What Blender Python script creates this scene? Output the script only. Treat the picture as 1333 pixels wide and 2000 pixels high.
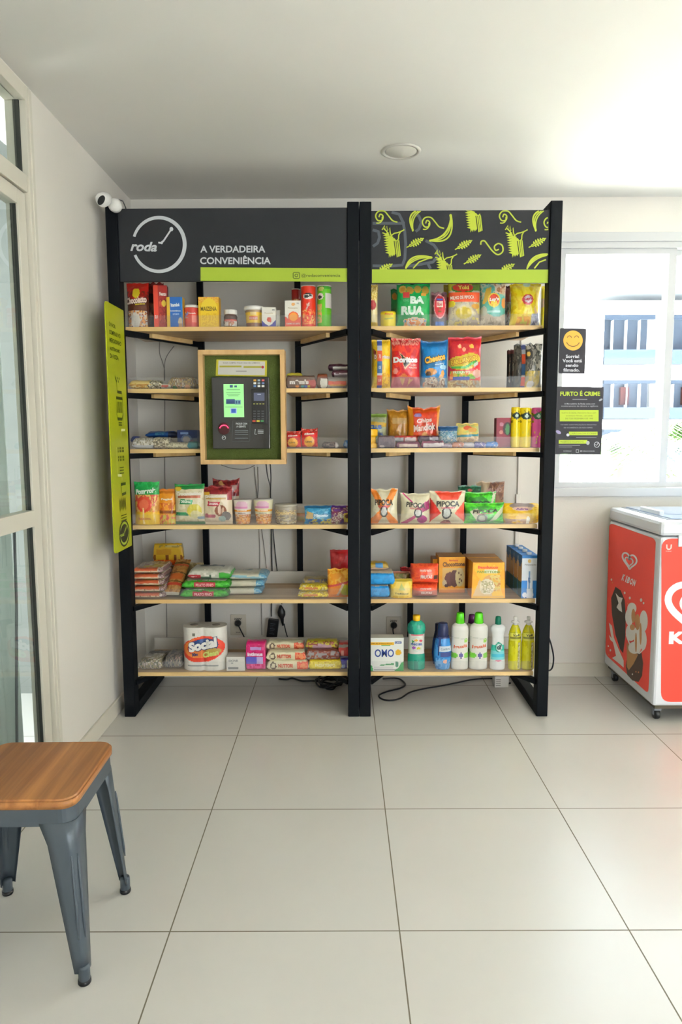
import bpy, bmesh, math, random
from mathutils import Vector, Matrix, noise
random.seed(7)
for o in list(bpy.data.objects): bpy.data.objects.remove(o)
scene = bpy.context.scene
COL = scene.collection

# ------------------------------------------------------------------ camera
F_PX, PITCH, YAW, ROLL, EYE = 1370.9, 0.1103, -0.0059, -0.0034, 1.2898
def cam_axes():
    cp, sp, cy, sy, cr, sr = (math.cos(PITCH), math.sin(PITCH), math.cos(YAW), math.sin(YAW), math.cos(ROLL), math.sin(ROLL))
    f = Vector((sy*cp, cy*cp, -sp)); r = Vector((cy, -sy, 0)); u = r.cross(f)
    return r*cr+u*sr, -r*sr+u*cr, f
CR, CU, CF = cam_axes()
cam_data = bpy.data.cameras.new('camera'); cam = bpy.data.objects.new('camera', cam_data); COL.objects.link(cam)
m = Matrix((CR, CU, -CF)).transposed().to_4x4(); m.translation = (0, 0, EYE); cam.matrix_world = m
cam_data.sensor_fit = 'VERTICAL'; cam_data.sensor_height = 36; cam_data.lens = F_PX/2000*36
cam_data.clip_start = .05; cam_data.clip_end = 200
scene.camera = cam

def ray(u, v): return CF + CR*((u-666.5)/F_PX) + CU*((1000-v)/F_PX)
def atY(u, v, Y):
    d = ray(u, v); t = Y/d.y; return Vector((d.x*t, Y, EYE+d.z*t))
def atZ(u, v, Z):
    d = ray(u, v); t = (Z-EYE)/d.z; return Vector((d.x*t, d.y*t, Z))
def atX(u, v, X):
    d = ray(u, v); t = X/d.x; return Vector((X, d.y*t, EYE+d.z*t))

# ------------------------------------------------------------------ light and exposure
WORLD_STRENGTH = 6.0
EXPOSURE = 0.5
world = bpy.data.worlds.new('world'); scene.world = world; world.use_nodes = True
bg = world.node_tree.nodes['Background']
bg.inputs[0].default_value = (.83, .91, 1.0, 1); bg.inputs[1].default_value = WORLD_STRENGTH
scene.view_settings.view_transform = 'Standard'; scene.view_settings.look = 'None'
scene.view_settings.gamma = 1; scene.view_settings.exposure = EXPOSURE; scene.view_settings.use_curve_mapping = False
def area(name, loc, rot, sx, sy, power, col=(1, 1, 1), portal=False, spread=math.pi):
    l = bpy.data.lights.new(name, 'AREA'); l.shape = 'RECTANGLE'; l.size = sx; l.size_y = sy; l.energy = power; l.color = col
    l.spread = spread
    if portal: l.cycles.is_portal = True
    o = bpy.data.objects.new(name, l); COL.objects.link(o); o.location = loc; o.rotation_euler = rot; return o
# window in the back wall, and an unseen opening behind the photographer, widened to light the shelf front
WX0, WX1, WZ0, WZ1 = 1.045, 5.85, .965, 2.285
BACKY, LEFTX, RIGHTX, REARY, CEIL = 3.64, -1.066, 6.0, -3.0, 2.455
DRX0, DRX1 = 1.5, 4.6
area('window_daylight', ((WX0+WX1)/2, BACKY+.28, (WZ0+WZ1)/2), (-math.pi/2, 0, 0), WX1-WX0, WZ1-WZ0, 1, portal=True)
area('rear_opening_daylight', ((DRX0+DRX1)/2, REARY-.05, 1.2), (math.pi/2, 0, 0), DRX1-DRX0, 2.35, 1, portal=True)
area('veranda_daylight', (-2.85, 1.2, 1.2), (0, -math.pi/2, 0), 2.4, 4.4, 1, portal=True)
GZ = -1.2      # level of the garden outside
sun = bpy.data.lights.new('sun', 'SUN'); sun.energy = 190; sun.angle = .01; sun.color = (1, .97, .92)
so = bpy.data.objects.new('sun', sun); COL.objects.link(so); so.rotation_euler = Vector((-.2, -.33, 1)).to_track_quat('Z', 'Y').to_euler()

# ------------------------------------------------------------------ materials
def lin(c): return c/12.92 if c <= .04045 else ((c+.055)/1.055)**2.4
def C(h):
    h = h.lstrip('#'); return tuple(lin(int(h[i:i+2], 16)/255) for i in (0, 2, 4))
def mat(name, col=None, rough=.5, metal=0, attr=False, noise_bump=0, bump_scale=40, coat=0, spec=.5, emit=None, trans=0, ior=1.45, alpha=1, var=0, var_scale=5):
    m = bpy.data.materials.new(name); m.use_nodes = True; nt = m.node_tree; b = nt.nodes['Principled BSDF']
    b.inputs['Roughness'].default_value = rough; b.inputs['Metallic'].default_value = metal
    b.inputs['Specular IOR Level'].default_value = spec; b.inputs['IOR'].default_value = ior
    b.inputs['Coat Weight'].default_value = coat; b.inputs['Transmission Weight'].default_value = trans; b.inputs['Alpha'].default_value = alpha
    if attr:
        a = nt.nodes.new('ShaderNodeVertexColor'); a.layer_name = 'Col'; nt.links.new(a.outputs[0], b.inputs['Base Color'])
    elif col:
        b.inputs['Base Color'].default_value = (*col, 1)
        if var:
            tc = nt.nodes.new('ShaderNodeTexCoord'); n = nt.nodes.new('ShaderNodeTexNoise'); n.inputs['Scale'].default_value = var_scale
            n.inputs['Detail'].default_value = 6
            mx = nt.nodes.new('ShaderNodeMix'); mx.data_type = 'RGBA'
            mx.inputs[6].default_value = (*[c*(1-var) for c in col], 1); mx.inputs[7].default_value = (*[min(1, c*(1+var)) for c in col], 1)
            nt.links.new(tc.outputs['Object'], n.inputs['Vector']); nt.links.new(n.outputs[0], mx.inputs[0]); nt.links.new(mx.outputs[2], b.inputs['Base Color'])
    if noise_bump:
        tc = nt.nodes.new('ShaderNodeTexCoord'); n = nt.nodes.new('ShaderNodeTexNoise'); n.inputs['Scale'].default_value = bump_scale
        bp = nt.nodes.new('ShaderNodeBump'); bp.inputs['Strength'].default_value = noise_bump; bp.inputs['Distance'].default_value = .01
        nt.links.new(tc.outputs['Object'], n.inputs['Vector']); nt.links.new(n.outputs[0], bp.inputs['Height']); nt.links.new(bp.outputs[0], b.inputs['Normal'])
    if emit:
        b.inputs['Emission Color'].default_value = (*emit[0], 1); b.inputs['Emission Strength'].default_value = emit[1]
    return m
def wood_mat(name, c1, c2, axis, scale=1.0, rough=.45, bands=None):
    m = bpy.data.materials.new(name); m.use_nodes = True; nt = m.node_tree; b = nt.nodes['Principled BSDF']; b.inputs['Roughness'].default_value = rough
    tc = nt.nodes.new('ShaderNodeTexCoord'); mp = nt.nodes.new('ShaderNodeMapping')
    s = [40*scale, 40*scale, 40*scale]; s[axis] = 1.6*scale
    mp.inputs['Scale'].default_value = s
    n = nt.nodes.new('ShaderNodeTexNoise'); n.inputs['Scale'].default_value = 1.0; n.inputs['Detail'].default_value = 5; n.inputs['Distortion'].default_value = .4
    r = nt.nodes.new('ShaderNodeValToRGB'); r.color_ramp.elements[0].color = (*c1, 1); r.color_ramp.elements[1].color = (*c2, 1)
    r.color_ramp.elements[0].position = .35; r.color_ramp.elements[1].position = .65
    nt.links.new(tc.outputs['Object'], mp.inputs[0]); nt.links.new(mp.outputs[0], n.inputs['Vector']); nt.links.new(n.outputs[0], r.inputs[0])
    out = r.outputs[0]
    if bands:     # glued staves: (axis index, width, strength)
        sx = nt.nodes.new('ShaderNodeSeparateXYZ'); nt.links.new(tc.outputs['Object'], sx.inputs[0])
        d = nt.nodes.new('ShaderNodeMath'); d.operation = 'DIVIDE'; d.inputs[1].default_value = bands[1]; nt.links.new(sx.outputs[bands[0]], d.inputs[0])
        fl = nt.nodes.new('ShaderNodeMath'); fl.operation = 'FLOOR'; nt.links.new(d.outputs[0], fl.inputs[0])
        wn = nt.nodes.new('ShaderNodeTexWhiteNoise'); wn.noise_dimensions = '1D'; nt.links.new(fl.outputs[0], wn.inputs['W'])
        mr = nt.nodes.new('ShaderNodeMapRange'); mr.inputs[3].default_value = 1-bands[2]; mr.inputs[4].default_value = 1+bands[2]; nt.links.new(wn.outputs[0], mr.inputs[0])
        vm = nt.nodes.new('ShaderNodeVectorMath'); vm.operation = 'SCALE'; nt.links.new(out, vm.inputs[0]); nt.links.new(mr.outputs[0], vm.inputs[3]); out = vm.outputs[0]
    nt.links.new(out, b.inputs['Base Color']); return m
def clear_mat(name, tint=(1, 1, 1), veil=.12, rough=.05, ior=1.45):
    """thin clear plastic: mostly see-through with a faint milky veil and a gloss"""
    m = bpy.data.materials.new(name); m.use_nodes = True; nt = m.node_tree; nt.nodes.clear()
    o = nt.nodes.new('ShaderNodeOutputMaterial'); t = nt.nodes.new('ShaderNodeBsdfTransparent'); t.inputs[0].default_value = (*tint, 1)
    d = nt.nodes.new('ShaderNodeBsdfDiffuse'); d.inputs[0].default_value = (.8, .8, .8, 1)
    g = nt.nodes.new('ShaderNodeBsdfGlossy'); g.inputs['Roughness'].default_value = rough
    m1 = nt.nodes.new('ShaderNodeMixShader'); m1.inputs[0].default_value = veil
    m2 = nt.nodes.new('ShaderNodeMixShader'); fr = nt.nodes.new('ShaderNodeFresnel'); fr.inputs[0].default_value = ior
    nt.links.new(t.outputs[0], m1.inputs[1]); nt.links.new(d.outputs[0], m1.inputs[2]); nt.links.new(m1.outputs[0], m2.inputs[1]); nt.links.new(g.outputs[0], m2.inputs[2])
    ge = nt.nodes.new('ShaderNodeNewGeometry'); iv = nt.nodes.new('ShaderNodeMath'); iv.operation = 'SUBTRACT'; iv.inputs[0].default_value = 1; nt.links.new(ge.outputs['Backfacing'], iv.inputs[1])
    mu = nt.nodes.new('ShaderNodeMath'); mu.operation = 'MULTIPLY'; nt.links.new(fr.outputs[0], mu.inputs[0]); nt.links.new(iv.outputs[0], mu.inputs[1])   # the far face of the pane adds no second mirror
    nt.links.new(mu.outputs[0], m2.inputs[0]); nt.links.new(m2.outputs[0], o.inputs[0]); return m

M_WALL = mat('wall_paint', C('#e0dbd1'), .75, noise_bump=.05, bump_scale=120, var=.02, var_scale=1.5)
M_CEIL = mat('ceiling_paint', C('#e2e0da'), .85, var=.01)
M_BASE = mat('baseboard_ceramic', C('#d9d3c4'), .35)
M_STEEL = mat('black_powder_coated_steel', C('#080c11'), .65, spec=.15)
M_PLY = wood_mat('oak_melamine', C('#a98a66'), C('#c9ab83'), 0, .8, .4)
M_EDGE = wood_mat('pine_edge_band', C('#d6b072'), C('#e6c78c'), 0, .6, .4)
M_LIP = mat('white_melamine', C('#d6d2c8'), .4)
M_GUARD = clear_mat('clear_acrylic', veil=.045, rough=.12, ior=1.25)
M_ALU = mat('painted_aluminium', C('#cfcabb'), .4, metal=.0)
M_ALUW = mat('white_painted_aluminium', C('#c3c4c4'), .4)
M_FILM = mat('printed_film', attr=True, rough=.28, coat=.25, noise_bump=.35, bump_scale=45)
M_PAPER = mat('printed_card', attr=True, rough=.45)
M_PRINT = mat('printed_vinyl', attr=True, rough=.5, spec=.3)
M_PLAST = mat('moulded_plastic', attr=True, rough=.25)
M_CLEARF = clear_mat('clear_film', veil=.22, rough=.15)
M_BLACK = mat('black_plastic', C('#101114'), .35)
M_CORD = mat('black_rubber_cord', C('#15161a'), .45)
M_GREYCORD = mat('grey_cord', C('#8e8980'), .5)
M_WHITEP = mat('white_plastic', C('#e6e4de'), .35)
M_GLASS = clear_mat('window_glass', tint=(.97, .99, .98), veil=.0, rough=.0)

# ------------------------------------------------------------------ mesh building
class MB:
    """collects coloured faces and links them as one mesh object"""
    def __init__(s): s.v = []; s.f = []; s.c = []; s.mi = []; s.sm = []
    def add(s, verts, faces, col=(.5, .5, .5), mi=0, smooth=False, xf=None):
        n = len(s.v)
        for p in verts:
            p = Vector(p); s.v.append(tuple(xf @ p if xf else p))
        for f in faces:
            s.f.append(tuple(i+n for i in f)); s.mi.append(mi); s.sm.append(smooth)
            s.c.append([col(*verts[i]) if callable(col) else col for i in f])
        return s
    def box(s, x0, y0, z0, x1, y1, z1, col=(.5, .5, .5), mi=0, bev=0, xf=None):
        if bev:
            b = bmesh.new(); bmesh.ops.create_cube(b, size=1)
            for v in b.verts: v.co = Vector(((x0+x1)/2+v.co.x*(x1-x0), (y0+y1)/2+v.co.y*(y1-y0), (z0+z1)/2+v.co.z*(z1-z0)))
            bmesh.ops.bevel(b, geom=b.edges[:], offset=bev, segments=2, affect='EDGES', profile=.5)
            b.verts.ensure_lookup_table()
            s.add([tuple(v.co) for v in b.verts], [[v.index for v in f.verts] for f in b.faces], col, mi, False, xf); b.free(); return s
        V = [(x, y, z) for x in (x0, x1) for y in (y0, y1) for z in (z0, z1)]
        return s.add(V, [(0, 1, 3, 2), (4, 6, 7, 5), (0, 4, 5, 1), (2, 3, 7, 6), (0, 2, 6, 4), (1, 5, 7, 3)], col, mi, False, xf)
    def bar(s, a, b, w, h, col=(.5, .5, .5), mi=0):
        """square tube from a to b, w across (horizontal), h tall, centred on the line"""
        a = Vector(a); b = Vector(b); d = (b-a).normalized(); up = Vector((0, 0, 1)) if abs(d.z) < .9 else Vector((0, 1, 0))
        r = d.cross(up).normalized()*w/2; u = r.cross(d).normalized()*h/2
        V = [p+i*r+j*u for p in (a, b) for i, j in ((-1, -1), (1, -1), (1, 1), (-1, 1))]
        return s.add([tuple(p) for p in V], [(0, 1, 2, 3), (7, 6, 5, 4), (0, 4, 5, 1), (1, 5, 6, 2), (2, 6, 7, 3), (3, 7, 4, 0)], col, mi)
    def lathe(s, prof, seg=28, col=(.5, .5, .5), mi=0, sy=1, cx=0, cy=0, cap=True, xf=None):
        V = []; Fc = []
        for r, z in prof:
            for i in range(seg):
                a = 2*math.pi*i/seg; V.append((cx+r*math.cos(a), cy+r*sy*math.sin(a), z))
        for k in range(len(prof)-1):
            for i in range(seg):
                j = (i+1) % seg; Fc.append((k*seg+i, k*seg+j, (k+1)*seg+j, (k+1)*seg+i))
        if cap:
            Fc.append(tuple(reversed(range(seg)))); n = (len(prof)-1)*seg; Fc.append(tuple(n+i for i in range(seg)))
        return s.add(V, Fc, col, mi, True, xf)
    def tube(s, pts, r, seg=8, col=(.5, .5, .5), mi=0):
        P = [Vector(p) for p in pts]; n = len(P); V = []; Fc = []; prev = None
        for k, p in enumerate(P):
            d = (P[min(k+1, n-1)]-P[max(k-1, 0)]).normalized()
            if prev is None:
                a = Vector((0, 0, 1)) if abs(d.z) < .9 else Vector((1, 0, 0)); x = d.cross(a).normalized()
            else: x = (prev - d*prev.dot(d)).normalized()
            prev = x; y = d.cross(x)
            rr = r[k] if isinstance(r, (list, tuple)) else r
            for i in range(seg):
                a = 2*math.pi*i/seg; V.append(tuple(p+x*rr*math.cos(a)+y*rr*math.sin(a)))
        for k in range(n-1):
            for i in range(seg):
                j = (i+1) % seg; Fc.append((k*seg+i, k*seg+j, (k+1)*seg+j, (k+1)*seg+i))
        Fc.append(tuple(reversed(range(seg)))); Fc.append(tuple((n-1)*seg+i for i in range(seg)))
        return s.add(V, Fc, col, mi, True)
    def build(s, name, mats, parent=None, loc=None, rot=None):
        me = bpy.data.meshes.new(name); me.from_pydata(s.v, [], s.f)
        for mm in (mats if isinstance(mats, (list, tuple)) else [mats]): me.materials.append(mm)
        me.polygons.foreach_set('material_index', s.mi); me.polygons.foreach_set('use_smooth', s.sm)
        ca = me.color_attributes.new('Col', 'FLOAT_COLOR', 'CORNER')
        flat = []
        for fc in s.c:
            for c in fc: flat.extend((c[0], c[1], c[2], 1.0))
        ca.data.foreach_set('color', flat)
        me.update(); o = bpy.data.objects.new(name, me); COL.objects.link(o)
        if parent: o.parent = parent
        if loc: o.location = loc
        if rot: o.rotation_euler = rot
        return o
def tag(o, label=None, cat=None, group=None, kind=None):
    if label: o['label'] = label
    if cat: o['category'] = cat
    if group: o['group'] = group
    if kind: o['kind'] = kind
    return o
def empty(name, loc, label, cat, group=None, rot=(0, 0, 0)):
    o = bpy.data.objects.new(name, None); o.empty_display_size = .05; COL.objects.link(o); o.location = loc; o.rotation_euler = rot
    return tag(o, label, cat, group)
def dup(root, loc, label, rotz=None, group=None):
    r = root.copy(); COL.objects.link(r); r.location = loc; r['label'] = label
    if rotz is not None: r.rotation_euler = (0, 0, rotz)
    if group: r['group'] = group
    for ch in list(root.children):
        c = ch.copy(); COL.objects.link(c); c.parent = r
        for g in list(ch.children):
            d = g.copy(); COL.objects.link(d); d.parent = c
    return r

# lettering: outlines of the built-in font turned into faces
_tc = {}
def glyphs(txt, bold=0.0, shear=0.0):
    k = (txt, bold, shear)
    if k in _tc: return _tc[k]
    cu = bpy.data.curves.new('t', 'FONT'); cu.body = txt; cu.offset = bold; cu.shear = shear; cu.resolution_u = 3; cu.fill_mode = 'FRONT'
    cu.align_x = 'CENTER'
    o = bpy.data.objects.new('t', cu); COL.objects.link(o); dg = bpy.context.evaluated_depsgraph_get(); dg.update()
    me = bpy.data.meshes.new_from_object(o.evaluated_get(dg))
    V = [(v.co.x, v.co.y) for v in me.vertices]; Fc = [tuple(p.vertices) for p in me.polygons]
    bpy.data.objects.remove(o); bpy.data.curves.remove(cu); bpy.data.meshes.remove(me)
    if not V: V = [(0, 0), (1, 0), (0, 1)]
    xs = [v[0] for v in V]; ys = [v[1] for v in V]; x0, x1, y0, y1 = min(xs), max(xs), min(ys), max(ys)
    V = [((x-(x0+x1)/2)/(x1-x0), (y-(y0+y1)/2)/(y1-y0)) for x, y in V]
    _tc[k] = (V, Fc); return _tc[k]
class Ink:
    """flat printing on a surface given by fn(a, b, lift) -> point"""
    def __init__(s, mb, fn, mi=0): s.mb = mb; s.fn = fn; s.k = 1; s.mi = mi
    def lift(s): s.k += .04; return .0004*s.k
    def poly(s, pts, col):
        l = s.lift(); s.mb.add([tuple(s.fn(a, b, l)) for a, b in pts], [tuple(range(len(pts)))], col, s.mi)
    def rect(s, a0, b0, a1, b1, col): s.poly([(a0, b0), (a1, b0), (a1, b1), (a0, b1)], col)
    def ell(s, a, b, ra, rb, col, n=24, rot=0):
        c, q = math.cos(rot), math.sin(rot)
        s.poly([(a+ra*math.cos(t)*c-rb*math.sin(t)*q, b+ra*math.cos(t)*q+rb*math.sin(t)*c) for t in [2*math.pi*i/n for i in range(n)]], col)
    def stroke(s, pts, w, col, closed=False):
        l = s.lift(); n = len(pts); L = []; R = []
        for i, p in enumerate(pts):
            q0 = pts[(i-1) % n] if (closed or i > 0) else p; q1 = pts[(i+1) % n] if (closed or i < n-1) else p
            d = Vector((q1[0]-q0[0], q1[1]-q0[1])); d = d.normalized() if d.length > 0 else Vector((1, 0)); ww = w[i] if isinstance(w, (list, tuple)) else w
            L.append((p[0]-d.y*ww/2, p[1]+d.x*ww/2)); R.append((p[0]+d.y*ww/2, p[1]-d.x*ww/2))
        m = n if closed else n-1
        V = [tuple(s.fn(a, b, l)) for a, b in L+R]
        s.mb.add(V, [(i, (i+1) % n, n+(i+1) % n, n+i) for i in range(m)], col, s.mi)
    def text(s, txt, a, b, w, h, col, bold=.02, shear=0, rot=0):
        """centred at (a, b), w wide and h tall (h may be negative to flip)"""
        l = s.lift(); V, Fc = glyphs(txt, bold, shear); c, q = math.cos(rot), math.sin(rot)
        P = [(a+x*w*c-y*h*q, b+x*w*q+y*h*c) for x, y in V]
        s.mb.add([tuple(s.fn(x, y, l)) for x, y in P], Fc, col, s.mi)
# ================================================================== THE SETTING
def struct(name, mb, mats, **k):
    o = mb.build(name, mats, **k); o['kind'] = 'structure' if not k.get('parent') else o.get('kind', 'structure')
    if k.get('parent'): del o['kind']
    return o
# floor: 60 cm porcelain tiles, grid origin and direction of the real joints
fm = bpy.data.materials.new('porcelain_tiles'); fm.use_nodes = True; nt = fm.node_tree; pb = nt.nodes['Principled BSDF']
tc = nt.nodes.new('ShaderNodeTexCoord'); sx = nt.nodes.new('ShaderNodeSeparateXYZ'); nt.links.new(tc.outputs['Object'], sx.inputs[0])
def fmath(op, a, b=None, c=None):
    n = nt.nodes.new('ShaderNodeMath'); n.operation = op
    for i, x in enumerate((a, b, c)):
        if x is None: continue
        if isinstance(x, (int, float)): n.inputs[i].default_value = x
        else: nt.links.new(x, n.inputs[i])
    return n.outputs[0]
TILE, GRT = .6, .0036
ds = []
cells = []
for ax in (0, 1):
    q = fmath('DIVIDE', sx.outputs[ax], TILE); fr = fmath('FRACT', q); cells.append(fmath('FLOOR', q))
    dd = fmath('MINIMUM', fr, fmath('SUBTRACT', 1.0, fr)); ds.append(dd)
dist = fmath('MINIMUM', ds[0], ds[1])
mask = fmath('LESS_THAN', dist, GRT/2/TILE)
n1 = nt.nodes.new('ShaderNodeTexNoise'); n1.inputs['Scale'].default_value = 3; n1.inputs['Detail'].default_value = 5; nt.links.new(tc.outputs['Object'], n1.inputs['Vector'])
cmb = nt.nodes.new('ShaderNodeCombineXYZ'); nt.links.new(cells[0], cmb.inputs[0]); nt.links.new(cells[1], cmb.inputs[1])
wn = nt.nodes.new('ShaderNodeTexWhiteNoise'); nt.links.new(cmb.outputs[0], wn.inputs['Vector'])
fac = fmath('ADD', fmath('MULTIPLY', n1.outputs[0], .7), fmath('MULTIPLY', wn.outputs[0], .3))
tm = nt.nodes.new('ShaderNodeMix'); tm.data_type = 'RGBA'; tm.inputs[6].default_value = (*C('#cfccc5'), 1); tm.inputs[7].default_value = (*C('#d7d5cf'), 1)
nt.links.new(fac, tm.inputs[0])
gm = nt.nodes.new('ShaderNodeMix'); gm.data_type = 'RGBA'; gm.inputs[7].default_value = (*C('#6f6755'), 1); nt.links.new(tm.outputs[2], gm.inputs[6]); nt.links.new(mask, gm.inputs[0])
nt.links.new(gm.outputs[2], pb.inputs['Base Color'])
nt.links.new(fmath('ADD', fmath('MULTIPLY', mask, .45), .27), pb.inputs['Roughness'])
bp = nt.nodes.new('ShaderNodeBump'); bp.inputs['Strength'].default_value = .5; bp.inputs['Distance'].default_value = .001
nt.links.new(fmath('SUBTRACT', 1.0, mask), bp.inputs['Height']); nt.links.new(bp.outputs[0], pb.inputs['Normal'])
GX, GY, GR = -.4714, 3.4991, .0059
struct('floor', MB().box(-1.5, -7.2, -.08, 7.2, .75, 0), fm, loc=(GX, GY, 0), rot=(0, 0, GR))
struct('ceiling', MB().box(LEFTX-.3, REARY-.4, CEIL, RIGHTX+.4, BACKY+.3, CEIL+.12), M_CEIL)
w = MB()
w.box(LEFTX-.25, BACKY, -.02, WX0, BACKY+.2, CEIL+.01); w.box(WX1, BACKY, -.02, RIGHTX+.3, BACKY+.2, CEIL+.01)
w.box(WX0, BACKY, -.02, WX1, BACKY+.2, WZ0); w.box(WX0, BACKY, WZ1, WX1, BACKY+.2, CEIL+.01)
struct('wall_back', w, M_WALL)
DY1, DY0, DZ = 2.50, 1.35, 2.44      # glazed door opening in the left wall
w = MB(); w.box(LEFTX-.08, DY1, -.02, LEFTX, BACKY+.05, CEIL+.01); w.box(LEFTX-.15, REARY-.1, -.02, LEFTX, DY0, CEIL+.01); w.box(LEFTX-.15, DY0, DZ, LEFTX, DY1, CEIL+.01)
struct('wall_left', w, M_WALL)
struct('wall_right', MB().box(RIGHTX, REARY-.1, -.02, RIGHTX+.15, BACKY+.2, CEIL+.01), M_WALL)
w = MB(); w.box(LEFTX-.15, REARY-.15, -.02, DRX0, REARY, CEIL+.01); w.box(DRX1, REARY-.15, -.02, RIGHTX+.1, REARY, CEIL+.01); w.box(DRX0, REARY-.15, 2.38, DRX1, REARY, CEIL+.01)
struct('wall_rear', w, M_WALL)
b = MB().box(LEFTX, BACKY-.012, 0, RIGHTX, BACKY, .075, bev=.003); struct('baseboard_back', b, M_BASE)
b = MB().box(LEFTX, DY1, 0, LEFTX+.012, BACKY-.012, .075, bev=.003); struct('baseboard_left', b, M_BASE)

# window_1: aluminium sliding window
wf = MB()
def yb(u, v0, v1, Y): a = atY(u, v0, Y).z; c = atY(u, v1, Y).z; return c, a
FX0, FX1 = WX0, WX1
wf.box(FX0-.03, BACKY-.012, WZ1-.045, FX1+.03, BACKY, WZ1+.0, bev=.002)             # head casing
wf.box(FX0, BACKY-.004, WZ1-.075, FX1, BACKY+.09, WZ1-.045)                           # head track
wf.box(FX0-.03, BACKY-.012, WZ0, FX0, BACKY, WZ1)                                     # casing at the sides
wf.box(FX1, BACKY-.012, WZ0, FX1+.03, BACKY, WZ1)
wf.box(FX0, BACKY, WZ0, FX0+.03, BACKY+.09, WZ1); wf.box(FX1-.03, BACKY, WZ0, FX1, BACKY+.09, WZ1)
wf.box(FX0-.03, BACKY-.018, WZ0, FX1+.03, BACKY+.09, WZ0+.045, bev=.003)              # sill track
win = struct('window_1', wf, M_ALUW)
def sash(name, x0, x1, y):
    z0, z1 = WZ0+.045, WZ1-.072; s = .038
    mb = MB(); mb.box(x0, y, z0, x0+s, y+.03, z1); mb.box(x1-s, y, z0, x1, y+.03, z1)
    mb.box(x0+s, y, z0, x1-s, y+.03, z0+.028); mb.box(x0+s, y, z1-.03, x1-s, y+.03, z1)
    o = mb.build(name, M_ALUW, win)
    g = MB().box(x0+s-.004, y+.012, z0+.024, x1-s+.004, y+.017, z1-.026).build('window_pane', M_GLASS, win); return o
MX = atY(1308, 700, BACKY+.01).x - .008
sash('window_sash', FX0+.03, MX+.022, BACKY+.008)
sash('window_sash', MX-.014, MX+1.2, BACKY+.048)
for i in range(3): sash('window_sash', MX+1.16+i*1.02, MX+2.2+i*1.02, BACKY+(.008 if i % 2 == 0 else .048))

# door_1: tall glazed door with transom light in the left wall
dm = MB(); X = LEFTX
def yz(y0, z0, y1, z1, x0=-.06, x1=.008): dm.box(X+x0, y0, z0, X+x1, y1, z1, bev=.002)
yz(2.452, 0, DY1, DZ, x1=.012); yz(DY0, 0, DY0+.05, DZ); yz(DY0, 2.392, 2.452, DZ, x1=.012); yz(DY0, 2.098, 2.452, 2.155, x1=.004)
yz(2.470, 0, 2.478, DZ, x1=.016)
door = struct('door_1', dm, M_ALU)
dm = MB(); yz(2.392, .02, 2.448, 2.094, x0=-.045, x1=-.004); yz(1.40, .02, 1.50, 2.094, x0=-.045, x1=-.004); yz(1.50, .978, 2.392, 1.034, x0=-.045, x1=-.002); yz(1.50, 2.045, 2.392, 2.094, x0=-.045, x1=-.004); yz(1.50, .02, 2.392, .12, x0=-.045, x1=-.004)
dm.build('door_leaf', M_ALU, door)
M_SEAL = mat('rubber_seal', C('#2d302c'), .7)
dm = MB(); dm.box(X-.03, 2.388, .12, X-.012, 2.3925, 2.045); dm.box(X-.03, 2.446, 2.155, X-.010, 2.4525, 2.392); dm.build('glazing_seal', M_SEAL, door)
for nm, y0, y1, z0, z1 in (('door_pane', 1.50, 2.386, .12, .978), ('door_pane', 1.50, 2.386, 1.034, 2.045), ('door_pane', DY0+.05, 2.440, 2.155, 2.392)):
    MB().box(X-.022, y0, z0, X-.017, y1, z1).build(nm, M_GLASS, door)
# the space past the door: veranda with a hanging curtain
M_VER = mat('veranda_paint', C('#7c7f79'), .8)
w = MB(); w.box(-2.9, -1.2, -.1, LEFTX-.15, -1.0, 2.6); w.box(-2.9, 3.4, -.1, LEFTX-.08, 3.6, 2.6); w.box(-3.8, -1.2, 2.55, LEFTX-.15, 3.8, 2.65)  # unseen roof slab extended past the walls to keep sun off the curtain
struct('wall_veranda', w, M_VER); struct('floor_veranda', MB().box(-2.9, -1.2, -.1, LEFTX-.08, 3.75, -.01), M_VER)
M_CURT = mat('sheer_curtain', C('#b5bcb5'), .9)
_n = M_CURT.node_tree; _t = _n.nodes.new('ShaderNodeBsdfTranslucent'); _t.inputs[0].default_value = (*C('#b4beb9'), 1); _x = _n.nodes.new('ShaderNodeMixShader'); _x.inputs[0].default_value = .35
_n.links.new(_n.nodes['Principled BSDF'].outputs[0], _x.inputs[1]); _n.links.new(_t.outputs[0], _x.inputs[2]); _n.links.new(_x.outputs[0], _n.nodes['Material Output'].inputs[0])
def curtain(y0, y1, x, label):
    mb = MB(); V = []; n = 110
    for i in range(n+1):
        y = (y1-y0)*i/n; a = y*58; dy = .022*math.sin(a)+.010*math.sin(a*2.3+1)
        for z, k in ((.02, 1.25), (.8, 1.05), (1.6, .95), (2.40, .8)): V.append((dy*k, y, z))
    mb.add(V, [(i*4+j, i*4+j+1, i*4+4+j+1, i*4+4+j) for i in range(n) for j in range(3)], smooth=True)
    o = mb.build('curtain', M_CURT, loc=(x, y0, 0)); sd = o.modifiers.new('s', 'SOLIDIFY'); sd.thickness = .003
    tag(o, label, 'curtain'); return o
curtain(1.2, 2.455, LEFTX-.135, 'pale grey-green curtain hanging in folds behind the glass door on the left')
mb = MB(); mb.tube([(0, 0, 1.0), (-.015, 0, .7), (-.05, 0, .4), (-.09, 0, 0)], .005)
tag(mb.build('hanging_cable', mat('grey_cord_dark', C('#565b5c'), .6), loc=(LEFTX-.045, 2.33, .02), rot=(0, 0, math.pi/2)), 'dark cord hanging behind the lower glass of the left door', 'cord')

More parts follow.
